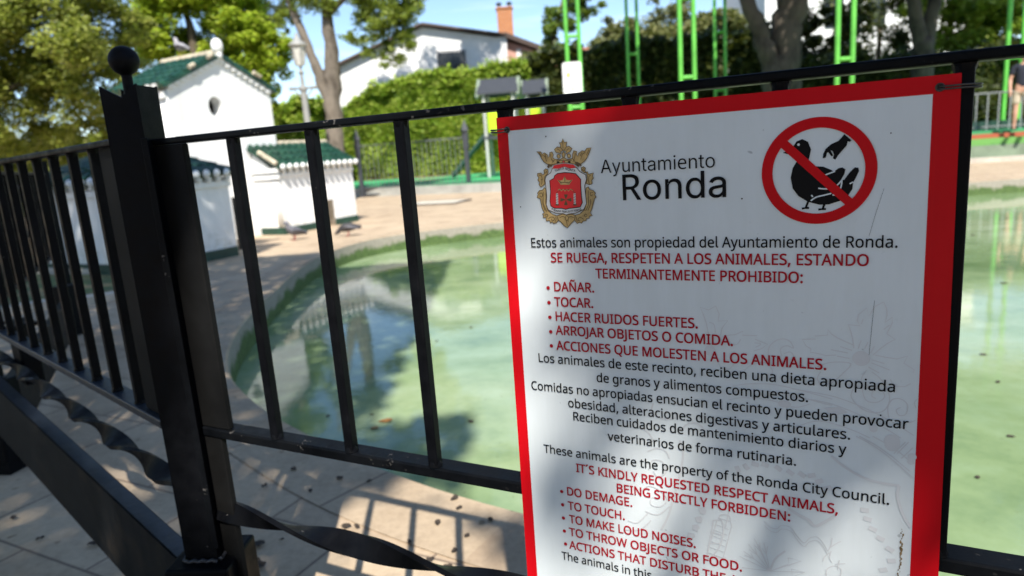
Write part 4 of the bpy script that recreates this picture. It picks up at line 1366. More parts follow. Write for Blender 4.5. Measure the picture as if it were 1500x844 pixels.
obj('twisted_bar', twist(-.06, -LEN, .478, 0.0, -.28, 0.35, .045, slope=-.02), M_BLACK, lp, auto=50)
bm = new()
nseg = 1
for sa, sb in ((-.035, -2.7),):
    ya, yb = .357, .357 + .052 * 2.66
    v = []
    for x, yt in ((sa, ya), (sb, yb)):
        for y, z in ((yt - .222, .008), (yt - .222, .048), (yt, .048), (yt, .008)):
            v.append(bm.verts.new((x, y, z)))
    for k in range(4):
        f = bm.faces.new((v[k], v[(k + 1) % 4], v[4 + (k + 1) % 4], v[4 + k]))
        f.material_index = 1 if k == 2 else 0  # top face gets the painted sky sheen
    bm.faces.new(v[:4]); bm.faces.new(v[4:])
bmesh.ops.recalc_face_normals(bm, faces=bm.faces)
bmesh.ops.bevel(bm, geom=bm.edges[:], offset=.003, segments=2, affect='EDGES')
obj('kick_plate', bm, [M_PERF, M_SHEEN], lp)
bm = new(); box(bm, -1.60, -1.48, .43, .632, -.085, -.026, .006); box(bm, -1.615, -1.465, .6325, .646, -.095, -.0245, .003)
obj('bracket', bm, M_BLACK, lp)
# third, farther panel glimpsed between the bars
P2 = P0 + DL * 1.96
D3 = (Vector((-3.22, 4.9, 0)) - P2).normalized()
L3 = (Vector((-3.22, 4.9, 0)) - P2).length
p3 = thing('iron_fence', 'farther black iron fence panel seen through the close bars at the far left', 'fence', mat=panel_matrix(P2, D3), group='iron fence panels round the pond')
bm = new(); box(bm, -L3 + .05, -.06, 1.168, 1.18, -.02, .02); obj('top_rail', bm, M_BLACK, p3)
bm = new(); box(bm, -L3 + .05, -.06, .614, .632, -.02, .02); obj('bottom_rail', bm, M_BLACK, p3)
for i in range(19):
    s = .18 + .142 * i
    if s < L3 - .1:
        bm = new(); box(bm, -s - .009, -s + .009, .6325, 1.1675, -.009, .009, .002); obj('bar', bm, M_BLACK, p3)
bm = new(); box(bm, -L3 + .05, -.06, .05, .30, -.02, .02, .003); obj('kick_plate', bm, M_PERF, p3)

def fence_post(p, label, rot, w=.0325):
    t = thing('fence_post', label, 'post', (p.x, p.y, 0), rot, 'ball topped iron fence posts')
    H = 1.262
    bm = new()
    th = .005
    # hollow square tube whose four sides are notched into a V at the top
    for a in range(4):
        R = Matrix.Rotation(a * PI / 2, 4, 'Z')
        pts = [(-w + .0003, .362), (w - .0003, .362), (w - .0003, H), (w - .012, H - .007), (.004, H - .021), (-w + .012, H - .007), (-w + .0003, H)]
        if a == 3: pts = [(-w + .0003, .362), (w - .0003, .362), (w - .0003, H - .001), (w - .014, H - .022), (-w + .014, H - .022), (-w + .0003, H - .001)]
        if a == 1: pts = [(-w + .0003, .362), (w - .0003, .362), (w - .0003, H - .002), (-w + .0003, H - .002)]
        fill(bm, [pts], z=w - th, depth=th - .0002 * a, M=R @ GM)
    box(bm, -w + th, w - th, -w + th, w - th, H - .042, H - .028)
    obj('shaft', bm, M_BLACK, t)
    bm = new()
    lathe(bm, [(.0088, H - .028), (.0085, H + .018), (.013, H + .023)], seg=14)
    fin = obj('finial_stem', bm, M_BLACK, t, auto=35)
    bm = new(); ball(bm, (0, 0, H + .0425), .0245, u=28, v=18); obj('ball', bm, M_BLACK, fin, smooth=True)
    bm = new()
    box(bm, -.063, .063, -.063, .063, .05, .362 + .010, .006)
    box(bm, -.058, .058, -.058, .058, 0, .049)
    fb = obj('foot_box', bm, M_BLACK, t)
    bm = new()
    for a in range(4):
        pth = [Matrix.Rotation(a * PI / 2, 3, 'Z') @ Vector((x, -w - .004, .375 + .002 * math.sin(x * 900))) for x in np.linspace(-w, w, 14)]
        tube(bm, pth, .004, 6)
    obj('weld_bead', bm, plain('weld_metal', (.05, .05, .055), .5, .3) if 'weld_metal' not in bpy.data.materials else bpy.data.materials['weld_metal'], fb, smooth=True)
    bm = new()
    for x in (w - .006, ):
        box(bm, x, x + .012, -w - .004, -w - .0006, .40, H - .09, .001)
    obj('seam_strip', bm, M_BLACK2, t)
    return t
fence_post(P0 + Vector((-.004, 0, 0)), 'black square iron post with a ball on its notched top, nearest on the left', math.radians(-4))
fence_post(P2, 'black square iron post and its foot box at the left edge of the photo', math.radians(-10))
fence_post(Vector((-3.24, 4.93, 0)), 'farther black iron post seen between the close bars at the far left', math.radians(-20))
fence_post(O3 * 1.0 + UX * fu(1.075) - Vector((0, 0, O3.z)), 'black square iron post closing the panel with the sign on its right', math.radians(-20))

# ------------------------------------------------------------------ the notice
GA = """,107:77,42 75,35 73,27 70,20 68,12 65,3 62,-5 59,-13 56,-21 52,-29 49,-37 46,-44 43,-52 16,-52 18,-44 20,-36 22,-28 24,-19 26,-10 28,-2 30,7 31,15 33,24 34,32 35,39 36,47 74,47|.107:29,22 29,29 31,34 33,39 36,43 40,45 44,47 48,48 53,49 58,48 63,47 67,45 71,43 74,39 77,34 78,29 79,22 78,15 77,9 74,5 71,1 67,-2 63,-4 58,-5 53,-6 48,-5 44,-4 40,-2 36,1 33,5 31,9 29,15|:107:29,22 29,29 31,34 33,39 36,43 40,45 44,47 48,48 53,49 58,48 63,47 67,45 71,43 74,39 77,34 78,29 79,22 78,15 77,9 74,5 71,1 67,-2 63,-4 58,-5 53,-6 48,-5 44,-4 40,-2 36,1 33,5 31,9 29,15;29,193 29,200 31,206 33,211 36,215 40,217 44,219 48,220 53,221 58,220 63,219 67,217 71,215 74,211 77,206 78,200 79,193 78,187 77,181 74,176 71,172 67,170 63,168 58,166 53,166 48,166 44,168 40,170 36,172 33,176 31,181 29,187|A256:219,0 184,89 71,89 36,0 0,0 112,287 144,287 256,0;141,207 137,219 132,236 128,250 123,234 119,219 115,207 83,121 173,121|B261:121,286 146,285 168,282 187,277 202,270 214,261 222,249 228,233 229,215 229,207 228,199 226,192 223,185 220,179 215,174 210,168 205,164 198,160 191,157 183,154 175,152 175,150 184,148 192,146 200,143 207,140 214,135 221,130 226,124 231,118 234,110 237,102 238,92 239,81 238,69 236,57 232,47 227,37 220,29 212,21 203,15 193,9 181,5 168,2 154,1 140,0 39,0 39,286;128,164 145,165 159,167 170,171 178,176 184,183 189,191 191,200 192,211 191,222 188,232 183,239 175,245 166,250 154,253 139,255 122,255 75,255 75,164;75,134 75,30 133,30 150,31 165,34 177,39 186,45 192,53 197,62 200,73 200,84 200,92 199,98 197,105 194,111 190,116 185,121 179,125 172,128 163,131 154,133 142,134 130,134|C253:162,259 150,258 140,257 130,254 120,251 111,246 103,241 96,235 89,228 83,220 78,211 73,202 69,191 66,180 64,169 63,156 63,143 63,126 65,110 69,95 74,82 80,70 87,59 96,49 106,42 118,36 131,31 145,29 161,28 170,28 180,28 188,29 197,31 205,33 214,34 222,37 230,39 230,8 222,5 213,2 205,0 197,-1 188,-2 178,-3 167,-4 156,-4 135,-3 116,1 99,6 83,14 69,24 57,36 47,50 39,65 33,83 28,102 25,122 24,144 25,159 27,175 30,189 33,203 39,216 45,228 52,239 60,249 69,259 79,267 91,274 103,280 116,284 131,288 146,290 162,290 173,290 184,289 194,288 204,286 214,283 224,281 233,277 241,273 227,243 220,246 213,249 205,251 197,254 189,256 180,257 171,258|D293:268,146 267,123 264,102 258,83 250,65 241,50 229,37 215,26 199,16 182,9 162,4 141,1 119,0 39,0 39,286 127,286 148,285 168,282 186,277 202,270 217,261 230,250 241,238 251,223 259,207 264,188 267,168;230,145 229,163 227,179 223,194 218,207 210,219 202,229 192,237 181,244 168,249 154,252 138,255 122,255 75,255 75,31 114,31 141,33 165,38 185,47 201,60 214,76 223,95 228,118|E223:199,0 39,0 39,286 199,286 199,255 75,255 75,165 192,165 192,134 75,134 75,32 199,32|F208:75,0 39,0 39,286 199,286 199,255 75,255 75,153 191,153 191,121 75,121|G292:163,151 262,151 262,11 251,7 239,4 227,2 215,0 203,-2 190,-3 176,-4 162,-4 140,-3 121,0 103,6 87,14 72,24 60,35 49,49 40,65 33,82 28,101 25,121 24,143 26,165 29,185 34,204 42,221 52,236 64,250 77,262 93,272 110,280 129,286 150,289 173,290 185,290 196,289 207,288 218,286 229,283 239,281 249,277 258,273 245,242 237,245 228,248 220,251 210,254 201,256 191,257 181,258 171,259 154,258 139,255 125,251 112,245 101,237 91,228 82,217 75,205 69,191 65,176 63,160 62,143 63,127 65,111 68,96 73,83 79,70 87,59 97,50 108,42 121,35 135,31 152,28 170,27 179,27 187,28 195,28 202,29 209,30 215,31 221,33 226,34 226,119 163,119|H297:258,0 222,0 222,134 75,134 75,0 39,0 39,286 75,286 75,165 222,165 222,286 258,286|I136:119,0 16,0 16,21 50,28 50,257 16,265 16,286 119,286 119,265 86,257 86,28 119,21|J109:-2,-76 -6,-76 -11,-76 -15,-75 -18,-75 -22,-74 -25,-73 -28,-72 -31,-71 -31,-40 -28,-41 -25,-42 -21,-43 -18,-43 -14,-44 -10,-44 -6,-44 -2,-45 3,-44 7,-44 12,-42 17,-40 21,-38 25,-35 28,-31 31,-26 34,-21 35,-14 37,-7 37,2 37,286 73,286 73,4 72,-9 71,-21 68,-32 64,-41 59,-49 53,-57 46,-63 38,-68 29,-71 19,-74 9,-76|K248:248,0 206,0 104,137 75,111 75,0 39,0 39,286 75,286 75,145 81,152 87,159 93,166 99,172 124,200 202,286 244,286 130,162|L210:39,0 39,286 75,286 75,32 200,32 200,0|M364:165,0 71,251 69,251 70,247 70,242 70,236 71,231 71,224 71,218 72,211 72,203 72,196 72,189 72,181 72,174 72,0 39,0 39,286 92,286 180,52 182,52 272,286 325,286 325,0 289,0 289,176 289,183 289,190 289,197 289,204 290,211 290,217 290,224 291,230 292,251 290,251 195,0|N305:266,0 224,0 71,238 69,238 69,233 70,228 70,222 70,216 72,189 72,182 72,175 72,167 72,160 72,0 39,0 39,286 81,286 233,49 235,49 234,69 233,97 232,104 232,111 232,118 232,125 232,286 266,286|O313:289,144 288,127 287,112 284,97 280,83 276,70 270,58 263,47 255,36 246,27 237,19 226,12 214,6 201,2 187,-1 173,-3 157,-4 140,-3 125,-1 111,2 98,7 86,12 75,19 66,28 57,37 49,47 43,58 37,70 32,83 29,97 26,112 25,128 24,144 25,165 28,185 33,204 39,221 47,236 57,250 69,262 83,272 98,280 116,286 136,290 157,291 178,290 197,286 214,280 229,272 243,262 255,251 265,237 274,221 280,204 285,185 288,165;63,144 63,126 65,110 68,95 73,81 78,69 85,58 94,49 104,41 115,35 127,31 141,28 157,27 172,28 186,31 199,35 210,41 220,49 228,58 235,69 241,81 245,95 248,110 250,126 251,144 249,169 245,192 238,212 228,228 215,242 199,251 180,257 157,259 142,258 128,256 115,251 104,245 94,238 85,228 78,218 73,205 68,192 65,177 63,161|P243:115,286 141,285 163,281 182,274 196,264 208,252 216,238 221,221 222,202 222,193 221,185 219,176 216,168 213,160 209,153 203,146 197,139 190,133 182,128 172,123 162,119 150,116 137,113 123,112 108,111 75,111 75,0 39,0 39,286;111,255 75,255 75,142 104,142 117,143 129,144 140,146 149,148 158,152 165,156 171,161 176,167 180,174 183,182 184,191 185,200 184,213 180,225 175,234 167,242 157,248 144,252 129,255|Q313:289,144 288,127 286,110 283,95 279,80 274,67 268,54 260,42 251,32 242,23 231,15 219,8 205,3 274,-68 222,-68 167,-4 162,-4 157,-4 140,-3 125,-1 111,2 98,7 86,12 75,19 66,28 57,37 49,47 43,58 37,70 32,83 29,97 26,112 25,128 24,144 25,165 28,185 33,204 39,221 47,236 57,250 69,262 83,272 98,280 116,286 136,290 157,291 178,290 197,286 214,280 229,272 243,262 255,251 265,237 274,221 280,204 285,185 288,165;63,144 63,126 65,110 68,95 73,81 78,69 85,58 94,49 104,41 115,35 127,31 141,28 157,27 172,28 186,31 199,35 210,41 220,49 228,58 235,69 241,81 245,95 248,110 250,126 251,144 249,169 245,192 238,212 228,228 215,242 199,251 180,257 157,259 142,258 128,256 115,251 104,245 94,238 85,228 78,218 73,205 68,192 65,177 63,161|R249:118,286 135,286 150,284 164,281 177,277 187,272 197,266 205,259 211,250 216,241 219,230 221,218 222,205 222,194 220,184 217,175 214,167 209,160 204,153 198,147 192,143 186,138 179,134 172,131 165,128 243,0 201,0 132,118 75,118 75,0 39,0 39,286;116,255 75,255 75,149 118,149 134,150 148,152 160,157 169,163 176,170 181,180 184,191 185,203 184,212 183,220 181,227 177,233 173,239 168,243 162,247 155,250 147,252 137,254 127,255|S220:201,77 201,64 198,53 194,42 189,33 182,25 174,17 164,11 153,6 141,1 128,-2 114,-3 99,-4 91,-4 83,-4 76,-3 68,-2 61,-2 54,0 48,1 42,2 36,4 30,6 25,8 20,10 20,44 28,41 37,38 46,35 56,32 67,30 78,29 89,28 101,27 111,28 120,29 129,30 136,33 143,36 149,40 154,44 158,49 161,54 163,60 165,67 165,73 165,80 164,86 162,92 159,97 156,102 151,106 145,111 139,115 130,119 121,123 110,128 98,132 89,136 81,139 73,143 66,147 59,151 53,155 47,160 43,165 38,170 34,176 31,181 29,188 27,194 25,201 24,209 24,217 25,228 27,239 31,248 36,256 42,264 50,271 58,277 68,281 79,285 90,288 102,290 115,290 127,290 138,289 149,288 159,286 168,284 178,281 186,278 194,274 183,243 176,246 168,249 160,252 151,254 142,256 133,258 124,258 115,259 106,258 98,257 91,256 85,253 79,251 74,247 70,243 67,239 64,234 62,229 61,223 61,217 61,210 62,204 64,198 67,193 70,188 74,184 80,180 86,176 94,172 102,168 112,163 123,159 135,154 146,150 157,145 166,139 174,134 181,128 187,121 192,114 196,106 199,97 201,87|T223:130,0 93,0 93,255 4,255 4,286 219,286 219,255 130,255|U293:257,101 256,87 254,73 250,60 245,48 238,36 229,26 219,17 208,10 195,4 180,-1 163,-3 145,-4 120,-2 98,3 79,12 64,25 52,41 43,59 38,79 36,102 36,286 72,286 72,101 73,84 77,70 83,57 91,47 101,38 114,32 129,28 147,27 160,28 171,30 181,33 189,37 197,42 204,48 209,55 213,63 217,71 219,81 220,91 221,101 221,286 257,286|W373:368,286 291,0 255,0 199,188 194,205 190,222 187,236 185,244 183,236 180,222 176,205 175,200 174,196 173,191 171,186 117,0 81,0 5,286 43,286 87,111 91,93 95,76 96,71 97,67 98,63 98,59 101,43 103,60 104,64 105,68 106,73 107,77 111,95 116,113 166,286 204,286 256,112 258,108 259,103 260,98 261,94 266,75 267,71 268,67 269,62 269,58 272,43 273,48 273,54 274,59 275,64 276,70 277,76 279,81 280,87 286,112 330,286|Y227:113,146 188,286 227,286 132,111 132,0 95,0 95,109 0,286 39,286|a225:115,219 134,217 150,214 163,209 174,201 182,191 188,179 191,164 192,146 192,0 167,0 160,30 158,30 154,25 149,20 144,15 139,11 134,7 129,4 123,2 117,0 110,-2 103,-3 95,-4 86,-4 77,-4 68,-2 59,0 52,3 44,7 38,11 32,17 27,24 23,31 21,40 19,49 18,60 20,75 25,88 33,100 44,109 58,117 76,123 97,127 121,128 158,130 158,142 157,155 155,165 151,173 146,180 140,184 132,187 123,189 113,190 105,190 97,189 89,187 81,185 74,182 67,180 60,177 53,174 42,200 49,204 57,207 66,210 75,213 85,215 95,217 105,218;126,104 107,102 92,100 80,96 70,91 64,85 59,77 56,69 55,59 56,51 58,44 61,38 66,33 72,29 79,27 86,25 94,24 107,25 119,28 130,33 140,39 147,48 153,59 156,71 158,86 158,105|b247:69,231 69,224 69,217 69,211 69,205 68,199 68,195 68,190 67,186 69,186 74,193 80,199 87,204 95,209 103,213 113,216 124,218 136,219 155,217 172,212 187,203 200,191 211,175 218,156 223,133 225,107 224,90 222,74 218,59 214,46 207,34 200,24 192,15 182,8 172,3 161,-1 149,-3 136,-4 124,-3 113,-2 103,1 95,5 87,10 80,15 74,21 69,27 67,27 59,0 34,0 34,305 69,305;130,189 119,189 109,187 101,184 94,181 88,176 82,170 78,163 75,154 73,145 71,134 70,122 69,109 69,107 70,88 73,72 77,58 82,46 90,37 101,31 114,27 131,25 144,27 156,31 166,37 174,47 180,58 184,72 187,89 188,108 187,127 184,143 180,157 174,169 166,178 156,184 144,188|c192:120,-4 106,-3 93,-1 81,3 70,8 59,14 50,22 42,32 35,44 29,57 25,72 23,88 22,106 23,125 25,142 29,157 35,171 42,182 51,192 60,201 71,207 83,212 95,216 109,218 123,219 131,219 139,218 147,217 154,216 162,214 168,212 174,210 179,207 168,178 163,180 158,182 152,183 146,185 140,186 134,187 128,188 122,188 112,187 102,186 94,183 86,179 80,174 74,167 69,160 65,152 62,142 60,131 59,120 59,107 59,94 60,83 62,72 65,63 69,54 74,47 79,41 86,36 93,32 101,29 110,27 120,26 128,27 136,27 144,28 151,30 158,32 164,34 170,36 176,39 176,8 170,5 164,3 158,1 152,-1 145,-2 137,-3 129,-4|d247:110,-4 91,-2 74,3 59,12 46,24 36,40 28,59 24,81 22,107 24,133 28,156 36,175 46,191 59,203 75,212 92,217 111,219 119,219 126,218 133,217 140,215 146,212 152,210 157,207 162,203 166,200 170,196 174,192 177,187 180,187 178,203 178,208 177,212 177,216 177,219 177,305 213,305 213,0 184,0 179,29 177,29 174,24 170,20 166,16 162,12 157,9 152,6 146,3 140,0 133,-2 126,-3 118,-4;116,25 132,26 145,30 156,36 164,44 170,54 174,67 177,83 178,100 178,107 177,126 174,142 170,156 164,168 156,178 146,184 132,188 115,190 102,188 91,184 81,177 73,167 67,155 62,140 59,124 59,106 59,88 62,72 67,58 73,47 81,37 91,31 102,27|e226:117,219 130,218 143,216 154,212 165,207 174,200 182,192 189,183 195,173 200,162 203,149 205,136 206,122 206,101 59,101 60,83 64,69 69,56 77,45 87,37 99,31 112,27 127,26 137,26 146,27 155,28 163,30 171,32 179,35 188,38 196,41 196,10 188,7 180,4 172,1 164,-1 155,-2 146,-3 136,-4 126,-4 111,-3 97,-1 84,3 72,8 60,15 51,24 42,34 35,46 29,59 25,73 23,89 22,106 23,123 25,139 29,153 34,166 40,178 48,189 57,198 67,205 78,211 90,216 103,218;117,190 105,189 94,186 85,181 77,174 70,165 65,154 61,142 59,129 169,129 168,138 167,146 166,154 163,161 160,167 156,173 152,178 146,182 140,186 133,188 125,190|f138:133,188 79,188 79,0 44,0 44,188 6,188 6,204 44,216 44,229 44,242 46,254 48,264 52,273 56,282 62,288 68,294 76,299 84,302 93,305 103,306 113,307 120,307 126,306 131,305 137,305 142,303 147,302 151,301 155,300 146,272 143,273 139,274 135,275 131,276 127,277 123,277 118,278 114,278 106,277 98,275 92,271 88,266 84,259 81,251 80,241 79,229 79,215 133,215|g247:110,219 121,218 130,217 140,214 149,211 157,206 164,201 171,194 178,186 180,186 184,215 213,215 213,-4 212,-18 210,-32 207,-44 202,-55 196,-64 189,-73 180,-80 170,-86 159,-90 146,-94 132,-96 116,-96 105,-96 94,-95 84,-94 74,-93 64,-91 55,-89 47,-86 39,-83 39,-50 47,-54 55,-57 65,-60 75,-63 85,-64 96,-66 107,-67 118,-67 131,-66 143,-63 153,-58 162,-51 169,-42 174,-32 177,-20 178,-6 178,2 178,16 179,28 177,28 171,21 165,14 157,9 149,4 141,1 131,-2 121,-4 111,-4 91,-2 74,3 58,12 46,25 35,41 28,60 24,82 22,107 24,131 28,153 35,172 46,189 58,202 73,211 91,217;115,189 106,189 98,187 91,184 84,180 78,174 73,168 69,160 65,152 62,142 60,131 59,119 59,107 59,88 62,72 67,58 73,46 81,37 91,30 103,26 116,25 124,25 131,26 138,27 144,29 150,31 155,34 159,38 163,42 167,47 170,53 172,59 174,65 176,73 177,81 178,89 178,99 178,107 178,121 176,134 174,145 171,154 168,163 163,170 157,176 151,181 143,185 135,187 125,189|h248:69,215 69,211 69,208 69,204 69,200 67,185 70,185 73,191 77,195 82,200 87,204 92,207 98,210 104,213 110,215 117,216 123,218 130,218 137,219 149,218 161,216 171,214 180,210 188,206 196,200 202,193 206,185 210,176 213,165 215,153 215,140 215,0 180,0 180,138 180,150 178,160 174,169 169,176 162,182 154,186 144,188 132,189 121,189 111,187 102,184 95,180 88,175 83,169 79,162 75,154 73,145 71,134 70,123 69,111 69,0 34,0 34,305 69,305|i103:69,215 69,0 34,0 34,215;52,296 56,295 60,294 63,292 66,290 69,287 71,283 72,278 73,273 72,268 71,263 69,259 66,256 63,254 60,252 56,251 52,251 48,251 44,252 40,254 37,256 35,259 33,263 32,268 31,273 32,278 33,283 35,287 37,290 40,292 44,294 48,295|l103:69,0 34,0 34,305 69,305|m375:270,219 287,218 302,214 314,208 324,200 332,190 338,176 341,159 342,140 342,0 308,0 308,138 307,150 305,160 302,169 297,176 291,182 283,186 274,188 264,189 249,188 237,185 227,179 219,171 213,161 209,149 207,135 206,119 206,0 171,0 171,138 171,146 170,154 168,161 166,167 163,172 160,177 156,180 152,184 146,186 141,188 134,189 127,189 116,189 107,187 99,184 93,180 87,175 82,169 78,162 75,154 72,145 71,135 70,124 69,111 69,0 34,0 34,215 63,215 68,186 70,186 73,191 77,196 82,200 86,204 91,208 97,211 102,213 108,215 114,217 120,218 127,219 133,219 145,218 156,217 166,214 175,210 182,205 189,199 195,191 199,183 201,183 207,191 214,199 222,205 230,210 240,214 250,217 260,218|n248:138,219 156,218 171,214 185,208 196,200 204,190 210,176 214,159 215,140 215,0 180,0 180,138 180,150 178,160 174,169 169,176 162,182 154,186 144,188 132,189 116,188 102,184 91,178 83,169 77,158 73,145 70,129 69,111 69,0 34,0 34,215 63,215 68,186 70,186 74,191 78,196 83,200 88,204 93,208 99,211 105,213 111,215 118,217 124,218 131,219|o243:221,108 220,95 219,83 217,71 214,60 210,50 205,41 200,33 194,25 187,18 179,13 171,8 162,3 153,0 142,-2 132,-4 121,-4 110,-4 100,-2 91,0 81,3 73,8 65,13 57,18 50,25 44,33 38,41 34,50 29,60 26,71 24,83 23,95 22,108 23,125 25,141 29,155 34,168 41,180 49,190 58,199 69,206 80,212 93,216 107,218 122,219 136,218 149,216 162,212 173,206 184,199 193,190 201,180 208,168 214,155 218,141 220,125;59,108 59,96 60,84 62,74 65,64 69,55 74,47 79,41 86,35 93,31 102,28 111,26 121,25 132,26 141,28 150,31 157,35 164,41 169,47 174,55 178,64 181,74 183,84 184,96 184,108 184,120 183,132 181,142 178,152 174,160 169,168 163,174 157,179 150,184 141,187 132,189 121,189 106,188 93,184 82,177 73,168 67,156 62,142 59,126|p247:136,219 155,217 172,212 187,203 200,191 211,176 218,157 223,134 225,108 224,90 222,74 218,60 214,46 207,35 200,24 192,16 183,9 172,3 161,-1 149,-3 136,-4 128,-4 120,-3 113,-2 107,0 100,3 95,5 90,8 85,12 80,15 76,19 73,23 69,27 67,27 69,10 69,5 69,0 69,-4 69,-8 69,-96 34,-96 34,215 63,215 68,186 69,186 73,190 76,194 80,199 85,202 90,206 95,209 100,212 106,215 113,216 120,218 128,219;130,189 120,189 110,187 102,185 95,181 89,176 84,171 79,164 76,156 73,148 71,138 70,127 69,115 69,108 70,95 71,83 73,73 75,63 78,54 83,47 88,40 94,35 101,31 110,28 120,26 131,25 140,26 149,28 156,31 163,36 169,42 174,49 178,57 182,66 185,75 186,86 188,97 188,108 187,126 184,141 180,155 174,167 166,177 156,184 144,188|r166:134,219 147,218 151,218 154,218 157,217 160,217 155,184 144,186 141,186 138,187 135,187 132,187 126,187 120,186 114,184 108,182 103,179 98,175 93,171 88,167 84,162 80,157 77,151 74,144 72,138 71,130 70,123 69,115 69,0 34,0 34,215 63,215 67,176 69,176 72,181 76,187 80,192 85,197 90,202 95,206 101,210 107,213 113,216 120,217 127,219|s192:174,59 173,49 171,40 168,32 164,24 158,18 151,12 143,7 134,3 124,0 113,-2 101,-4 88,-4 77,-4 67,-3 58,-2 50,0 42,2 34,4 27,7 21,10 21,42 28,39 35,36 43,33 52,30 61,28 70,26 80,25 89,24 102,25 112,27 121,29 128,33 133,38 137,43 139,49 140,56 140,60 139,64 137,67 136,71 133,74 129,77 125,80 120,83 113,87 106,90 97,94 87,98 77,102 68,106 59,110 51,114 44,118 38,123 33,128 28,133 25,139 22,146 21,154 20,162 22,175 26,186 33,196 43,204 55,211 68,215 84,218 101,219 111,219 120,218 129,217 138,215 146,213 154,211 162,208 170,204 158,176 151,179 144,182 136,184 129,186 122,188 114,189 106,190 99,190 88,190 80,188 72,186 66,183 61,179 57,175 55,170 54,164 54,160 55,156 57,152 59,149 62,146 66,143 71,140 77,137 83,134 91,130 100,127 109,123 119,119 128,115 137,111 144,107 151,103 157,99 162,94 166,88 170,82 172,75 174,68|t145:106,25 110,25 114,25 118,26 122,26 126,27 130,28 133,28 136,29 136,2 133,1 129,0 125,-1 120,-2 115,-3 110,-4 105,-4 100,-4 92,-4 84,-3 76,-1 69,2 62,5 56,10 50,15 46,22 42,30 39,39 37,50 37,63 37,188 6,188 6,204 37,219 51,264 72,264 72,215 134,215 134,188 72,188 72,63 73,54 75,46 77,40 82,34 87,30 92,27 99,25|u248:214,215 214,0 185,0 180,28 178,28 174,23 170,18 166,14 160,10 155,7 149,4 143,1 137,-1 130,-2 124,-3 117,-4 110,-4 98,-3 86,-2 76,1 67,4 59,9 51,15 45,22 40,30 37,39 34,49 32,61 32,74 32,215 67,215 67,77 68,65 70,54 74,45 79,38 86,32 94,28 104,26 115,25 126,26 137,28 145,30 153,34 159,39 165,45 169,53 173,61 175,70 177,80 178,91 178,103 178,215|v204:81,0 0,215 38,215 83,88 90,69 92,63 94,58 95,53 97,48 98,43 99,39 100,35 101,31 102,31 103,35 104,39 105,43 107,48 108,53 110,58 112,64 114,69 120,88 166,215 204,215 122,0|y204:0,215 38,215 85,93 92,72 94,67 95,62 97,57 98,52 100,48 101,43 102,39 103,34 104,34 106,39 107,46 109,53 112,60 114,68 117,77 120,85 123,93 166,215 204,215 112,-30 108,-39 104,-48 99,-57 94,-65 89,-72 83,-78 76,-83 69,-88 61,-92 53,-94 44,-96 34,-96 29,-96 25,-96 21,-96 17,-95 4,-93 4,-65 15,-67 18,-67 21,-67 25,-67 28,-67 34,-67 40,-66 45,-65 50,-63 54,-60 58,-57 62,-54 65,-50 68,-45 71,-40 73,-35 76,-29 87,-1|´113:97,303 95,300 92,297 89,293 86,289 83,285 79,281 75,277 71,273 67,269 63,264 59,260 55,256 51,253 47,249 43,246 39,243 16,243 16,248 19,252 22,256 26,261 29,266 33,271 36,276 39,282 43,287 46,293 49,298 52,303 54,307 97,307|Ñ305:266,0 224,0 71,238 69,238 69,233 70,228 70,222 70,216 72,189 72,182 72,175 72,167 72,160 72,0 39,0 39,286 81,286 233,49 235,49 234,69 233,97 232,104 232,111 232,118 232,125 232,286 266,286;79,314 80,320 81,326 82,331 84,336 85,340 88,345 90,348 93,352 96,355 99,358 102,360 106,362 110,364 114,365 118,365 123,366 127,365 132,365 136,364 140,362 144,360 148,359 152,356 156,354 160,352 163,350 167,348 171,346 174,345 177,344 181,343 184,343 188,343 192,344 196,346 198,349 201,352 203,356 205,361 206,366 226,366 224,355 222,345 218,336 213,329 206,323 199,318 191,316 182,315 178,315 174,316 170,317 166,318 162,320 158,322 154,324 150,326 146,328 143,330 139,332 135,334 132,336 128,337 125,337 121,338 117,337 113,336 110,334 107,332 105,329 103,325 101,320 99,314|•151:31,146 31,155 32,163 34,169 37,175 40,181 44,185 48,188 53,191 58,193 64,195 69,196 75,196 81,196 87,195 93,193 98,191 103,188 107,185 111,181 114,175 117,169 118,163 120,155 120,146 120,138 118,130 117,124 114,118 111,113 107,108 103,105 98,102 93,99 87,98 81,97 75,97 69,97 64,98 58,99 53,102 48,105 44,108 40,113 37,118 34,124 32,130 31,138| 104:"""
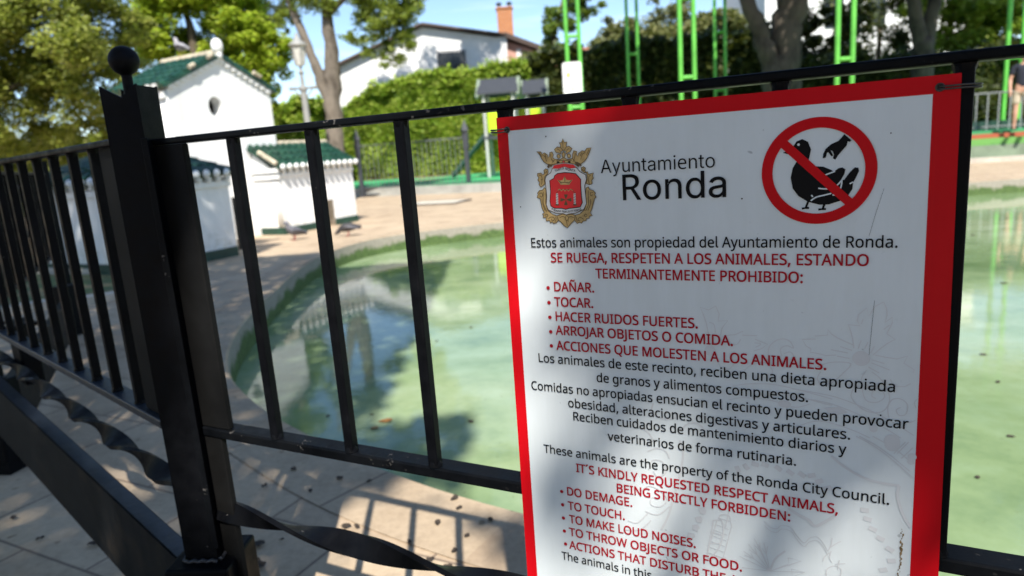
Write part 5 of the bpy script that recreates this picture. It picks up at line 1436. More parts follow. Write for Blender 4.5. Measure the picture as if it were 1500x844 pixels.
GB = """A240:8,0 101,254 138,254 231,0 198,0 144,151 142,156 140,161 138,167 136,173 134,179 132,186 130,193 127,201 125,210 122,219 119,229 116,239 123,239 120,229 117,219 114,209 111,201 109,193 106,185 104,179 102,172 100,166 98,161 97,156 95,151 43,0;55,71 55,99 185,99 185,71|R224:30,0 30,254 118,254 127,254 136,253 145,252 153,250 160,247 167,244 173,241 178,237 183,232 188,227 192,222 195,217 198,211 200,204 202,198 204,191 204,183 205,176 204,169 204,161 202,154 200,148 198,142 195,136 192,130 188,125 183,120 178,116 173,112 166,109 160,106 152,103 145,101 136,100 127,99 118,99 48,99 48,128 117,128 123,128 129,128 135,129 140,130 145,132 149,133 153,136 156,138 160,141 162,143 165,147 167,150 169,154 170,158 171,162 172,167 172,171 173,176 172,181 172,186 171,190 170,194 169,199 167,202 165,206 162,209 159,212 156,215 153,218 149,220 144,222 140,223 134,224 129,225 123,226 116,226 62,226 62,0;177,0 115,115 151,115 214,0|a195:80,-4 74,-4 68,-4 63,-3 57,-1 52,0 47,2 42,5 38,8 34,11 30,14 27,18 24,22 21,27 19,32 17,37 16,42 15,48 15,54 15,59 16,64 17,69 18,73 20,77 22,80 24,84 26,87 29,90 32,92 35,94 39,97 42,98 46,100 50,102 54,103 58,104 63,105 67,106 71,107 76,108 80,109 85,109 89,110 117,113 120,114 123,114 126,115 129,116 131,117 133,117 134,119 135,120 136,121 137,123 138,125 138,127 138,128 138,132 137,136 137,139 136,142 135,146 133,148 132,151 130,153 128,156 125,158 123,159 120,161 117,162 113,163 110,164 106,165 102,165 98,165 93,165 89,165 85,164 82,164 78,162 75,161 71,160 69,158 66,156 63,154 61,152 59,150 57,148 55,146 54,144 52,142 51,139 50,137 20,146 23,151 26,156 29,161 32,165 35,169 39,173 43,176 48,179 52,182 57,184 62,186 66,188 72,189 77,190 82,191 87,192 92,192 97,192 100,192 104,192 108,192 112,191 115,190 119,190 124,189 128,187 131,186 135,184 139,182 143,180 146,178 150,175 153,172 156,168 159,164 161,160 163,156 165,150 167,145 168,139 168,133 168,126 168,0 138,0 138,26 136,26 135,24 134,21 132,19 130,17 128,15 126,12 124,10 121,8 118,6 115,4 111,2 108,1 104,-1 100,-2 95,-3 90,-4 85,-4;85,23 91,23 96,23 101,24 106,26 110,27 114,29 118,32 121,34 124,37 127,40 130,43 132,47 134,50 135,54 136,57 137,61 138,65 138,69 138,95 137,94 136,93 135,93 133,92 132,92 130,91 128,90 125,90 123,89 121,89 118,88 116,88 100,86 88,84 84,83 81,83 77,82 74,81 70,80 67,79 64,78 61,77 58,75 56,74 54,72 52,70 50,67 48,65 47,62 47,59 46,56 46,52 46,49 46,46 47,43 48,41 49,38 51,36 53,34 55,32 57,30 59,29 62,27 65,26 68,25 71,24 74,24 78,23 81,23|d212:98,-4 90,-4 82,-3 75,-1 68,1 62,4 56,8 50,12 44,17 40,23 35,29 31,35 27,42 24,50 22,58 20,66 18,75 17,85 17,94 17,104 18,113 20,122 22,131 24,139 27,146 31,153 35,160 40,166 45,171 50,176 56,180 62,184 69,187 75,189 83,191 90,192 98,192 104,192 109,192 114,191 118,190 123,188 126,186 130,184 133,182 136,180 139,178 141,175 144,173 146,170 147,168 149,166 151,164 152,162 153,160 155,160 155,254 186,254 186,0 156,0 156,29 153,29 152,27 151,25 149,23 147,21 146,18 143,16 141,13 139,11 136,8 133,6 130,4 126,2 122,0 118,-1 114,-3 109,-3 103,-4;102,23 108,24 113,24 118,26 123,27 127,30 132,32 135,36 139,39 142,43 145,48 147,52 150,58 152,63 153,69 154,75 155,81 156,88 156,95 156,102 155,108 154,114 153,120 152,126 150,131 148,136 145,141 142,145 139,149 136,153 132,156 128,159 123,161 118,163 113,164 108,165 102,165 96,165 91,164 86,163 81,161 76,159 72,156 68,152 65,149 62,145 59,140 56,136 54,131 52,125 51,120 50,114 49,108 48,101 48,95 48,88 49,82 50,75 51,70 52,64 54,58 56,53 59,48 62,44 65,40 69,36 73,33 77,30 81,28 86,26 91,24 97,24|e202:106,-4 97,-4 88,-3 80,-1 73,1 65,4 58,8 52,13 46,17 41,23 36,29 32,35 28,42 25,50 22,58 20,66 18,75 17,84 17,93 17,103 18,112 20,121 22,129 24,137 28,145 31,152 36,159 40,165 46,170 51,175 58,180 64,184 71,187 78,189 86,191 94,192 103,192 108,192 113,192 118,191 123,190 128,189 133,187 138,185 142,183 147,180 151,177 156,174 160,170 163,166 167,162 170,157 173,152 176,147 179,141 181,135 182,128 184,121 185,113 185,105 186,97 186,85 37,85 37,110 169,110 155,101 155,107 154,113 153,119 152,124 151,129 149,134 147,139 144,143 141,147 138,151 135,154 131,157 127,159 123,161 118,163 113,164 108,165 103,165 97,165 92,164 87,163 82,161 77,159 73,157 69,154 66,151 62,147 59,143 57,139 54,135 52,130 51,125 50,121 49,116 48,111 48,105 48,89 48,82 49,75 50,69 51,64 53,58 55,53 58,48 61,44 64,40 67,37 71,33 76,31 80,28 85,26 90,25 95,24 100,23 106,23 110,23 114,23 117,24 120,25 124,25 127,26 130,28 133,29 135,31 138,32 140,34 143,36 145,39 147,41 149,44 150,47 152,50 153,53 182,45 181,41 179,36 177,32 174,27 171,23 168,20 164,16 160,13 156,10 151,7 146,4 141,2 136,0 130,-1 125,-3 119,-3 112,-4|i83:26,0 26,190 57,190 57,0;42,221 39,222 36,222 34,223 31,224 29,225 27,227 25,229 23,231 22,234 21,236 21,239 21,242 21,244 21,247 22,249 23,252 25,254 27,256 29,258 31,259 34,260 36,261 39,262 42,262 45,262 47,261 50,260 52,259 55,258 57,256 59,254 60,252 62,249 62,247 63,244 63,242 63,239 62,236 62,234 60,231 59,229 57,227 55,225 52,224 50,223 47,222 45,222|m305:26,0 26,190 56,190 56,148 54,148 55,153 57,157 59,162 61,166 64,169 66,173 69,176 72,179 75,182 79,184 82,186 86,188 90,190 94,191 98,192 102,193 106,193 110,193 116,193 123,192 129,190 134,187 139,184 144,180 148,176 151,171 154,166 157,160 159,154 160,147 156,147 157,152 159,156 161,160 163,164 166,168 169,172 172,175 175,178 178,181 182,183 186,185 190,187 195,189 199,191 204,192 208,192 213,193 218,193 224,193 229,192 234,191 239,190 244,188 249,186 253,183 257,180 261,177 264,173 267,169 270,164 273,159 275,154 276,148 278,141 278,135 278,128 278,0 248,0 248,127 248,133 247,139 245,145 243,149 240,153 236,156 232,159 228,161 224,163 219,164 214,165 209,165 205,165 201,165 197,164 194,163 190,162 187,160 184,158 181,156 179,153 177,151 174,148 173,145 171,142 170,139 169,135 168,131 168,128 168,124 168,0 137,0 137,130 137,135 136,140 134,144 132,148 130,152 126,156 123,158 119,161 115,163 110,164 105,165 100,165 96,165 92,165 89,164 85,163 82,162 79,160 76,158 73,156 70,154 67,151 65,148 63,145 61,141 60,137 58,133 58,129 57,124 57,119 57,0|n205:57,113 57,0 26,0 26,190 56,190 56,144 51,144 54,152 58,159 62,166 66,172 71,177 76,181 82,184 87,187 94,189 100,191 107,192 114,192 120,192 126,191 132,190 137,189 143,187 147,184 152,181 156,178 160,174 164,170 167,165 170,160 173,155 175,149 176,142 178,135 178,128 179,120 179,0 148,0 148,118 148,125 147,131 145,137 143,143 140,148 136,152 132,156 128,159 123,161 117,163 111,164 105,165 101,164 96,164 92,163 88,162 84,160 80,159 77,157 74,154 71,151 68,148 65,145 63,141 61,137 60,133 58,129 58,124 57,119|o208:104,-4 95,-4 87,-3 79,-1 72,1 65,4 58,8 52,13 46,17 41,23 36,29 32,35 28,43 25,50 22,58 20,66 18,75 17,84 17,94 17,103 18,113 20,122 22,130 25,138 28,146 32,153 36,159 41,165 46,171 52,176 58,180 65,184 72,187 79,189 87,191 95,192 104,192 112,192 120,191 128,189 136,187 143,184 149,180 156,176 161,171 167,165 171,159 176,153 180,146 183,138 186,130 188,122 189,113 190,103 191,94 190,84 189,75 188,66 186,58 183,50 180,43 176,35 171,29 167,23 161,17 156,13 149,8 143,4 136,1 128,-1 120,-3 112,-4;104,23 110,23 116,24 121,26 126,28 131,30 135,33 139,36 143,40 146,44 149,49 151,54 154,59 155,64 157,70 158,75 159,81 159,87 160,94 159,100 159,106 158,112 157,118 155,124 154,129 151,134 149,139 146,144 143,148 139,152 135,155 131,158 126,161 121,162 116,164 110,165 104,165 98,165 92,164 86,162 81,161 77,158 73,155 69,152 65,148 62,144 59,139 56,134 54,129 52,124 51,118 50,112 49,106 48,100 48,94 48,87 49,81 50,75 51,70 52,64 54,59 56,54 59,49 62,44 65,40 69,36 73,33 77,30 81,28 86,26 92,24 98,23|t114:102,190 102,164 3,164 3,190;32,236 63,236 63,49 63,45 64,41 64,38 65,35 66,33 68,31 70,29 72,27 75,26 78,26 81,25 85,25 93,26 101,27 107,1 105,0 103,0 102,0 100,-1 98,-1 96,-1 94,-2 92,-2 90,-2 88,-2 86,-2 84,-2 76,-2 69,-1 62,1 56,4 51,7 46,11 42,15 38,20 36,26 34,32 33,39 32,46|u205:91,-3 85,-2 79,-2 73,-1 68,1 62,3 57,5 53,8 48,12 44,15 41,20 38,24 35,29 32,35 30,41 28,47 27,54 27,62 26,69 26,190 57,190 57,72 57,65 58,58 60,52 62,47 65,42 68,37 73,34 77,31 82,28 88,26 94,25 100,25 105,25 109,26 113,27 117,28 121,29 125,31 128,33 131,36 134,38 137,41 139,45 142,48 144,52 145,57 146,61 147,66 148,71 148,76 148,190 179,190 179,0 149,0 149,46 154,46 150,38 147,30 143,23 139,18 134,13 129,8 123,5 117,2 111,0 105,-1 98,-2|y195:24,-69 31,-43 36,-44 39,-44 41,-45 44,-45 47,-45 49,-45 52,-44 54,-44 57,-43 59,-42 61,-41 63,-39 65,-37 67,-35 69,-32 71,-29 72,-26 74,-22 75,-18 81,-1 9,190 42,190 83,78 85,72 87,66 88,60 90,55 92,49 93,43 95,38 96,32 98,27 100,21 101,16 103,10 92,10 93,16 95,21 97,27 98,32 100,38 101,43 103,49 104,55 106,60 108,66 110,72 112,78 153,190 186,190 102,-29 100,-34 98,-38 96,-43 93,-47 91,-50 88,-54 86,-57 83,-59 80,-62 76,-64 73,-66 70,-68 66,-69 62,-70 58,-71 54,-72 50,-72 46,-73 43,-73 41,-72 39,-72 36,-72 34,-72 32,-72 30,-71 29,-71 27,-70 26,-70 25,-70| 94:"""
def parse(s):
    out = {}
    for g in s.split('|'):
        ch, rest = g[0], g[1:]
        adv, cons = rest.split(':', 1)
        out[ch] = (int(adv), [[tuple(map(int, p.split(','))) for p in c.split()] for c in cons.split(';')] if cons else [])
    return out
FA, FB = parse(GA), parse(GB)
FA['l'] = (114, [[(69, 305), (34, 305), (34, 62), (37, 36), (44, 18), (57, 4), (76, -3), (100, -2), (100, 26), (84, 26), (74, 33), (69, 62)]])
_m = [(39, 0), (39, 286), (92, 286), (181, 62), (272, 286), (325, 286), (325, 0), (290, 0), (290, 226), (197, 0), (165, 0), (74, 226), (74, 0)]
_n = [(39, 0), (39, 286), (80, 286), (232, 62), (232, 286), (267, 286), (267, 0), (226, 0), (74, 224), (74, 0)]
FA['M'] = (FA['M'][0], [_m])
FA['N'] = (FA['N'][0], [_n])
FA['Ñ'] = (FA['Ñ'][0], [_n] + [k for k in FA['Ñ'][1] if min(p[1] for p in k) > 250])
_cb = max(p[1] for k in FB['A'][1] for p in k) / 286.0
for _c in ('e', 'R'): FB[_c] = (FA[_c][0] * _cb, [[(x * _cb, y * _cb) for x, y in con] for con in FA[_c][1]])
FA['R'] = FA['R']
def text_width(s, font): return sum(font[c][0] for c in s)
def text(bm, s, font, u0, v, u1=None, cap=None, capunits=286, z=0.0011, bold=0.0, mi=0):
    sy = cap / capunits
    w = text_width(s, font) - font[s[0]][0] * 0.12 - font[s[-1]][0] * 0.1
    sx = (u1 - u0) / w if u1 is not None else sy
    x = u0 - font[s[0]][0] * 0.12 * sx
    for c in s:
        adv, cons = font[c]
        groups = [cons]
        for gi, gcons in enumerate(groups):
            if gcons:
                fill(bm, [[(x + p[0] * sx, v + p[1] * sy) for p in k] for k in gcons], z=z + gi * .00008, mi=mi, grow=bold)
        x += adv * sx
    return sx

Rcw = RC.transposed()
def uv(px, py):
    """point of the sign's face under photo pixel (px, py)"""
    d = ray(px, py)
    t = (O3.xy.to_3d()).dot(NZ) / d.dot(NZ)
    p = Vector((0, 0, CAM_H)) + d * t - O3
    return (p.dot(UX), p.z)
def crop(x0, y0, s, pts): return [uv(x0 + a / s, y0 + b / s) for a, b in pts]

def sign_mat(name, c, rough=0.32, scratch=True, spec=0.35):
    k = NM(name)
    n1 = k.noise(9, 5)
    n2 = k.noise(60, 3)
    colr = k.ramp(n1, [(0.3, tuple(x * .95 for x in c)), (0.7, c)])
    if scratch:
        sp = k.ramp(k.noise(70, 2, .4), [(0.74, (1, 1, 1)), (0.775, (0.35, 0.35, 0.36))])
        colr = k.mix(0.6, colr, sp, 'MULTIPLY')
    st = k.noise(5, 5, 0.65, k.mapping(k.coord(), (9, 1.2, 1)))
    colr = k.mix(0.5, colr, k.ramp(st, [(0.35, (1, 1, 1)), (0.8, (0.88, 0.88, 0.86))]), 'MULTIPLY')
    k.set(colr, k.ramp(n2, [(0.3, rough * .85), (0.7, rough * 1.2)]), 0, spec)
    k.bump(k.noise(2.5, 2), 0.04, 0.01)
    return k.m
M_SIGN = sign_mat('sign_white', (0.75, 0.805, 0.825))
M_RED = sign_mat('sign_red', (0.62, 0.004, 0.010), .35, False, 0.12)
M_INK = plain('black_ink', (0.006, 0.006, 0.007), 0.5, spec=0.1)
M_RINK = plain('red_ink', (0.42, 0.006, 0.018), 0.5, var=0.05, spec=0.12)
M_WMARK = plain('grey_ink', (0.655, 0.67, 0.685), 0.4, var=0.05)
M_GOLD = plain('gold_ink', (0.50, 0.34, 0.13), 0.45, var=0.25, scale=140)
M_GOLDD = plain('brown_ink', (0.10, 0.06, 0.02), 0.5)
M_SHRED = plain('shield_red_ink', (0.72, 0.012, 0.018), 0.4, var=0.03)
M_SHW = plain('shield_grey_ink', (0.66, 0.665, 0.67), 0.4, var=0.04)
M_STEEL = plain('rusty_wire', (0.10, 0.09, 0.08), 0.4, 0.8, var=0.4, scale=60)
M_RUST = plain('rust_stain', (0.20, 0.13, 0.05), 0.8, var=0.4, scale=80)

W_, H_ = 0.5035, 0.715
sg = thing('notice_board', 'white red bordered notice with a coat of arms and rules hung on the fence', 'sign', mat=MF)
bm = new()
fill(bm, [[(0, 0), (.500, 0), (.5065, -H_), (-.0045, -H_)]], z=-.0032, depth=.0032)
obj('panel', bm, M_SIGN, sg)
bm = new()
fill(bm, [[(0, 0), (.500, 0), (.5065, -H_), (-.0045, -H_)], [(.0153, -.0172), (.0118, -H_ + .02), (.4782, -H_ + .02), (.4774, -.0172)]], z=.0003)
bd = obj('border', bm, M_RED, sg)
# faint emblem behind the text
bm = new()
WZC = [.00036]
def wz():
    WZC[0] += 3.5e-6                                            # every drawn piece a hair above the one before
    return WZC[0]
def wm(x0, y0, s, pts, closed=False, wid=.0011, sm=True):
    q = crop(x0, y0, s, pts)
    if sm: q = smooth_pts(q, 5, closed)
    run = []
    for p in list(q) + [(9, 9)]:                                # keep to the white field
        if p[0] < .4768: run.append(p)
        else:
            if len(run) > 1: ribbon(bm, run, wid, wz())
            run = []
def fl(pts, c=False, sm=False): wm(1160, 430, 4.019, pts, c, sm=sm)
fl([(365, 322), (358, 270), (350, 235), (332, 183), (400, 190), (385, 160), (392, 125), (440, 85), (452, 135), (490, 75), (540, 50), (558, 90), (560, 130), (548, 170), (592, 140), (590, 175), (575, 205), (558, 236), (608, 270), (560, 295), (520, 325), (478, 362)])
fl([(360, 302), (320, 285), (270, 262), (235, 240), (213, 213), (210, 245), (135, 250), (140, 268), (60, 270), (85, 310), (112, 325), (108, 345), (150, 352), (200, 365), (260, 362)])
fl([(490, 362), (550, 375), (620, 385), (682, 368), (660, 410), (722, 450), (712, 465), (758, 512), (700, 530), (665, 548), (600, 545), (580, 505)])
for a, b in (((230, 330), (330, 350)), ((265, 368), (340, 382)), ((390, 325), (408, 275)), ((428, 325), (448, 285)), ((465, 350), (485, 310)), ((470, 390), (545, 412)), ((468, 408), (575, 450)), ((450, 432), (515, 468)), ((285, 312), (355, 335)), ((420, 150), (410, 178)), ((575, 185), (540, 212))):
    fl([a, b])
c0 = uv(1160 + 408 / 4.019, 430 + 382 / 4.019)
fill(bm, [[(c0[0] + .0085 * math.cos(2 * PI * i / 24), c0[1] + .0085 * math.sin(2 * PI * i / 24)) for i in range(24)]], z=wz())
fl([(150, 430), (230, 405), (345, 412), (300, 470), (240, 520), (180, 540), (150, 500), (170, 460)], False, True)
fl([(440, 450), (410, 500), (415, 570), (440, 630), (500, 640), (545, 610), (530, 570), (490, 560), (470, 600), (495, 618)], False, True)
fl([(360, 560), (350, 610), (400, 670), (470, 700), (540, 690), (575, 630), (560, 560), (520, 500), (470, 460)], False, True)
fl([(570, 730), (565, 670), (590, 625), (640, 620), (680, 655), (670, 710), (630, 715), (615, 685), (640, 670)], False, True)
fl([(690, 760), (740, 740), (800, 690), (838, 640)], False, True)
fl([(838, 620), (770, 605), (722, 640), (740, 690)], False, True)
fl([(0, 560), (120, 580), (260, 610), (420, 670), (580, 750), (740, 850)], False, True)
fl([(0, 610), (120, 625), (250, 655), (400, 715), (560, 800), (640, 850)], False, True)
fl([(0, 795), (150, 750), (320, 790), (460, 850)], False, True)
q = crop(1160, 430, 4.019, [(185, 672), (280, 668), (330, 700), (240, 720)]); fill(bm, [q], z=wz())
for a, b, r in ((480, 795, .0042), (590, 890, .0075), (700, 990, .0035)):
    c0 = uv(1160 + a / 4.019, 430 + b / 4.019); fill(bm, [[(c0[0] + r * math.cos(2 * PI * i / 20), c0[1] + r * math.sin(2 * PI * i / 20)) for i in range(20)]], z=wz())
def fl2(pts, c=False, sm=True, wid=.0011): wm(1020, 440, 4.22, pts, c, wid, sm)
fl2([(75, 205), (62, 140), (45, 90), (25, 42), (75, 60), (120, 35), (142, 85), (135, 128), (195, 125), (160, 170), (150, 215)], sm=False)
fl2([(80, 135), (110, 150), (118, 200)])
fl2([(195, 215), (240, 212), (290, 190), (285, 215), (375, 218), (365, 240), (440, 272), (400, 300), (355, 312)], sm=False)
fl2([(200, 262), (250, 272), (275, 240)]); fl2([(360, 262), (400, 270), (365, 290)])
fl2([(445, 340), (450, 290), (490, 250), (540, 238), (580, 255), (600, 295), (560, 280), (520, 300), (530, 345)])
fl2([(540, 330), (585, 320), (615, 370)]); fl2([(135, 365), (150, 410), (200, 425), (240, 385)])
fl2([(270, 470), (330, 405), (420, 385), (470, 430), (460, 470)]); fl2([(225, 530), (330, 515), (480, 520), (640, 555), (840, 610)])
fl2([(225, 575), (280, 550), (420, 560), (600, 590), (840, 650)]); fl2([(200, 615), (300, 600), (470, 620), (610, 660), (700, 640)])
c0 = uv(1020 + 545 / 4.22, 440 + 640 / 4.22); fill(bm, [[(c0[0] + .007 * math.cos(2 * PI * i / 20), c0[1] + .0045 * math.sin(2 * PI * i / 20)) for i in range(20)]], z=wz())
c0 = uv(1020 + 85 / 4.22, 440 + 310 / 4.22); fill(bm, [[(c0[0] + .0065 * math.cos(2 * PI * i / 20), c0[1] + .0065 * math.sin(2 * PI * i / 20)) for i in range(20)]], z=wz())
def fl3(pts, c=False, sm=True, wid=.0012): wm(1000, 640, 4.136, pts, c, wid, sm)
fl3([(1050, -5), (1150, 50), (1260, 130), (1420, 270)]); fl3([(1150, -5), (1290, 75), (1425, 190)]); fl3([(1070, -5), (1170, 50), (1280, 128), (1425, 250)])
for a, b in (((1300, 100), (1370, 30)), ((1325, 130), (1395, 65)), ((1380, 185), (1420, 150)), ((1280, 100), (1350, 30))): fl3([a, b], sm=False)
for a, b, r in ((1268, 25, .0078), (1390, 120, .0042)):
    c0 = uv(1000 + a / 4.136, 640 + b / 4.136); fill(bm, [[(c0[0] + r * math.cos(2 * PI * i / 20), c0[1] + r * math.sin(2 * PI * i / 20)) for i in range(20)]], z=wz())
fl3([(900, 115), (980, 180), (1100, 248), (1215, 280), (1312, 295)], wid=.003)
fl3([(1312, 295), (1300, 350), (1318, 430), (1350, 500), (1400, 575)], wid=.003)
for a, b, r in ((1103, 443, 0), (1120, 497, .2), (1152, 558, .35), (1198, 615, .4), (1255, 680, .5), (1265, 750, -.2), (1215, 805, -.4), (333, 195, 1.2), (385, 180, .9), (440, 165, .2), (500, 168, .3), (580, 190, .6), (652, 215, .6), (722, 228, .5), (782, 233, -.3), (828, 268, -.5), (98, 495, -.4), (80, 543, -.4), (55, 600, -.5), (118, 440, -.3), (880, 310, -.4)):
    c0 = uv(1000 + a / 4.136, 640 + b / 4.136)
    ca, sa = math.cos(-r), math.sin(-r)
    fill(bm, [[(c0[0] + x * ca - y * sa, c0[1] + x * sa + y * ca) for x, y in ((-.0042, -.0028), (.0042, -.0028), (.0042, .0028), (-.0042, .0028))]], z=wz())
for p in ((400, 650), (370, 690), (435, 615), (492, 640), (345, 722), (720, 750), (740, 818), (640, 770), (360, 790), (460, 650)): fl3([(530, 812), p], sm=False, wid=.0009)
fl3([(530, 812), (560, 740), (622, 690)], wid=.0024)
for a in ((400, 650), (435, 615), (492, 640), (370, 690)):
    for d in (-1, 1): fl3([(a[0] * .6 + 530 * .4, a[1] * .6 + 812 * .4), (a[0] * .85 + 530 * .15 + d * 18, a[1] * .85 + 812 * .15 - d * 6)], sm=False, wid=.0008)
for a in ((720, 750), (740, 818)): fl3([(a[0] - 80, a[1] - 20), a, (a[0] - 75, a[1] + 28), (a[0] - 80, a[1] - 20)], sm=False, wid=.0008)
for dy in (0, 22):
    fl3([(495, 512 + dy), (530, 545 + dy), (570, 555 + dy), (600, 535 + dy), (655, 548 + dy), (690, 595 + dy), (735, 640 + dy), (770, 612 + dy), (815, 605 + dy), (850, 640 + dy), (880, 692 + dy)], wid=.0009)
fl3([(880, 692), (900, 650), (905, 610)]); fl3([(890, 670), (940, 640), (960, 632)]); fl3([(890, 700), (860, 725), (850, 752)]); fl3([(900, 690), (890, 730), (905, 760)])
fl3([(870, 844), (875, 800), (920, 780), (960, 800), (955, 844)]); fl3([(940, 800), (950, 745)]); fl3([(925, 770), (985, 765)])
fl3([(215, 490), (290, 510), (298, 540), (245, 735), (150, 700), (210, 500)], sm=False)
for k in range(6): fl3([(205 - k * 10, 530 + k * 34), (280 - k * 8, 560 + k * 34)], sm=False, wid=.0009)
fl3([(220, 490), (235, 470), (280, 475), (292, 508)]); fl3([(260, 545), (280, 455)])
q = crop(1000, 640, 4.136, [(640, 430), (720, 440), (760, 490), (860, 520), (920, 470), (840, 455), (880, 430), (800, 540), (740, 505)])
fl3([(640, 430), (700, 470), (760, 500), (800, 538), (850, 520), (920, 478)], wid=.0035)
def fl4(pts, wid=.0018): wm(900, 560, 2.97, pts, False, wid, True)
fl4([(285, 250), (300, 300), (290, 380), (265, 480), (235, 580), (205, 640)], .0026)
fl4([(150, 380), (165, 340), (210, 345), (225, 390), (190, 410), (170, 385)]); fl4([(145, 300), (185, 285), (225, 300), (240, 330)])
fl4([(120, 470), (150, 450), (200, 470), (230, 510), (200, 540), (160, 530), (165, 500), (195, 505)]); fl4([(135, 560), (190, 575), (240, 540)])
fl4([(60, 600), (100, 610), (145, 570)]); fl4([(40, 640), (110, 640), (160, 600)]); fl4([(170, 90), (165, 130), (220, 160), (270, 150)])
fl4([(285, 210), (330, 175), (380, 190), (400, 240)]); fl4([(110, 190), (150, 220), (175, 260)])
for a, b, r in ((385, 560, 0), (368, 596, .1), (352, 632, .1), (330, 665, .1)):
    c0 = uv(900 + a / 2.97, 560 + b / 2.97); fill(bm, [[(c0[0] + x, c0[1] + y) for x, y in ((-.004, -.0038), (.003, -.0045), (.0045, .003), (-.0025, .0038))]], z=wz())
fl4([(430, 600), (465, 600), (475, 640), (455, 720), (405, 760), (425, 640), (430, 600)]); fl4([(425, 650), (470, 665)]); fl4([(415, 700), (462, 700)])
obj('watermark', bm, M_WMARK, sg)
# the text
BL, RD = M_INK, M_RINK
cap = .0121
LINES = [("Estos animales son propiedad del Ayuntamiento de Ronda.", .0378, .4534, -.1667, BL, 0), ("SE RUEGA, RESPETEN A LOS ANIMALES, ESTANDO", .0652, .4267, -.1860, RD, 1),
 ("TERMINANTEMENTE PROHIBIDO:", .1255, .3643, -.2058, RD, 1), ("DAÑAR.", .067, .1219, -.2241, RD, 1), ("TOCAR.", .0669, .1197, -.2443, RD, 1),
 ("HACER RUIDOS FUERTES.", .0666, .2501, -.2637, RD, 1), ("ARROJAR OBJETOS O COMIDA.", .0666, .2902, -.2825, RD, 1), ("ACCIONES QUE MOLESTEN A LOS ANIMALES.", .0663, .3894, -.3033, RD, 1),
 ("Los animales de este recinto, reciben una dieta apropiada", .0374, .4562, -.3224, BL, 0), ("de granos y alimentos compuestos.", .1196, .3716, -.3429, BL, 0),
 ("Comidas no apropiadas ensucian el recinto y pueden provocar", .0245, .4694, -.3628, BL, 0), ("obesidad, alteraciones digestivas y articulares.", .0775, .4151, -.3823, BL, 0),
 ("Reciben cuidados de mantenimiento diarios y", .0832, .4104, -.4005, BL, 0), ("veterinarios de forma rutinaria.", .1316, .3599, -.4224, BL, 0),
 ("These animals are the property of the Ronda City Council.", .0373, .4554, -.4537, BL, 0), ("IT´S KINDLY REQUESTED RESPECT ANIMALS,", .0834, .4048, -.4750, RD, 1),
 ("BEING STRICTLY FORBIDDEN:", .1399, .354, -.4945, RD, 1), ("DO DEMAGE.", .0679, .1607, -.5122, RD, 1), ("TO TOUCH.", .0688, .1496, -.5337, RD, 1),
 ("TO MAKE LOUD NOISES.", .0695, .2425, -.554, RD, 1), ("TO THROW OBJECTS OR FOOD.", .0683, .2991, -.5738, RD, 1), ("ACTIONS THAT DISTURB THE ANIMALS.", .0675, .356, -.594, RD, 1),
 ("The animals in this", .0545, .183, -.6138, BL, 0)]
bul = {3: (.0583, -.2200), 4: (.0582, -.2397), 5: (.0582, -.2596), 6: (.0582, -.2792), 7: (.0578, -.2986), 17: (.0596, -.5084), 18: (.0597, -.5284), 19: (.0598, -.5486), 20: (.06, -.5685), 21: (.0606, -.5884)}
for i, (s, u0, u1, v, m, b) in enumerate(LINES):
    bm = new()
    text(bm, s, FA, u0, v, u1, cap, bold=.00036 if b else .00018)
    if i in bul:
        c0 = bul[i]
        fill(bm, [[(c0[0] + .0025 * math.cos(2 * PI * k / 12), c0[1] + .0025 * math.sin(2 * PI * k / 12)) for k in range(12)]], z=.0011)
    obj('text_line', bm, m, sg)
capB = max(p[1] for k in FB['A'][1] for p in k)
bm = new(); text(bm, "Ayuntamiento", FB, .1388, -.0763, .2717, .0157, capB, bold=-.00005); obj('text_line', bm, M_INK, sg)
bm = new(); text(bm, "Ronda", FB, .1632, -.1095, .2845, .0300, capB, bold=.00020); obj('text_line', bm, M_INK, sg)
# coat of arms
ca = new()
def em(pts): return crop(780, 195, 5.82, pts)
shield = obj('coat_of_arms', ca, M_SHW, sg)
sh_out = [(172, 300), (225, 300), (275, 283), (325, 300), (375, 292), (408, 330), (455, 355), (462, 400), (446, 450), (456, 530), (463, 600), (440, 650), (370, 682), (310, 690), (290, 697), (268, 687), (200, 681), (138, 655), (120, 610), (125, 540), (118, 470), (110, 400), (120, 365), (158, 338)]
sh_in = [(190, 365), (215, 345), (275, 336), (335, 340), (372, 345), (415, 395), (415, 450), (420, 540), (428, 592), (410, 630), (350, 638), (315, 641), (285, 650), (255, 641), (190, 640), (160, 622), (152, 580), (158, 500), (150, 405), (186, 385)]
bm = new()
fill(bm, [em(sh_out)], z=.0009, mi=0)
ribbon(bm, em(sh_out), .0009, .0010, True, mi=2)
fill(bm, [em(sh_in)], z=.0011, mi=1)
ribbon(bm, em(sh_in), .0010, .0012, True, mi=3)
fill(bm, [em([(215, 400), (240, 405), (262, 398), (278, 365), (292, 398), (320, 403), (345, 397), (325, 425), (318, 440), (242, 440), (235, 425)])], z=.0012, mi=4)
ribbon(bm, em([(240, 424), (278, 420), (318, 424)]), .0009, .0013, mi=2); ribbon(bm, em([(222, 401), (245, 422)]), .0008, .0013, mi=2); ribbon(bm, em([(338, 400), (316, 422)]), .0008, .0013, mi=2); ribbon(bm, em([(279, 370), (279, 415)]), .0008, .0013, mi=2)
ribbon(bm, smooth_pts(em([(220, 488), (235, 478), (250, 493), (265, 478), (280, 493), (295, 478), (310, 493), (325, 478), (345, 488)]), 4), .0009, .0012, mi=4)
ribbon(bm, em([(205, 515), (218, 500), (222, 485), (345, 482), (352, 500), (372, 512)]), .0006, .0012, mi=2)
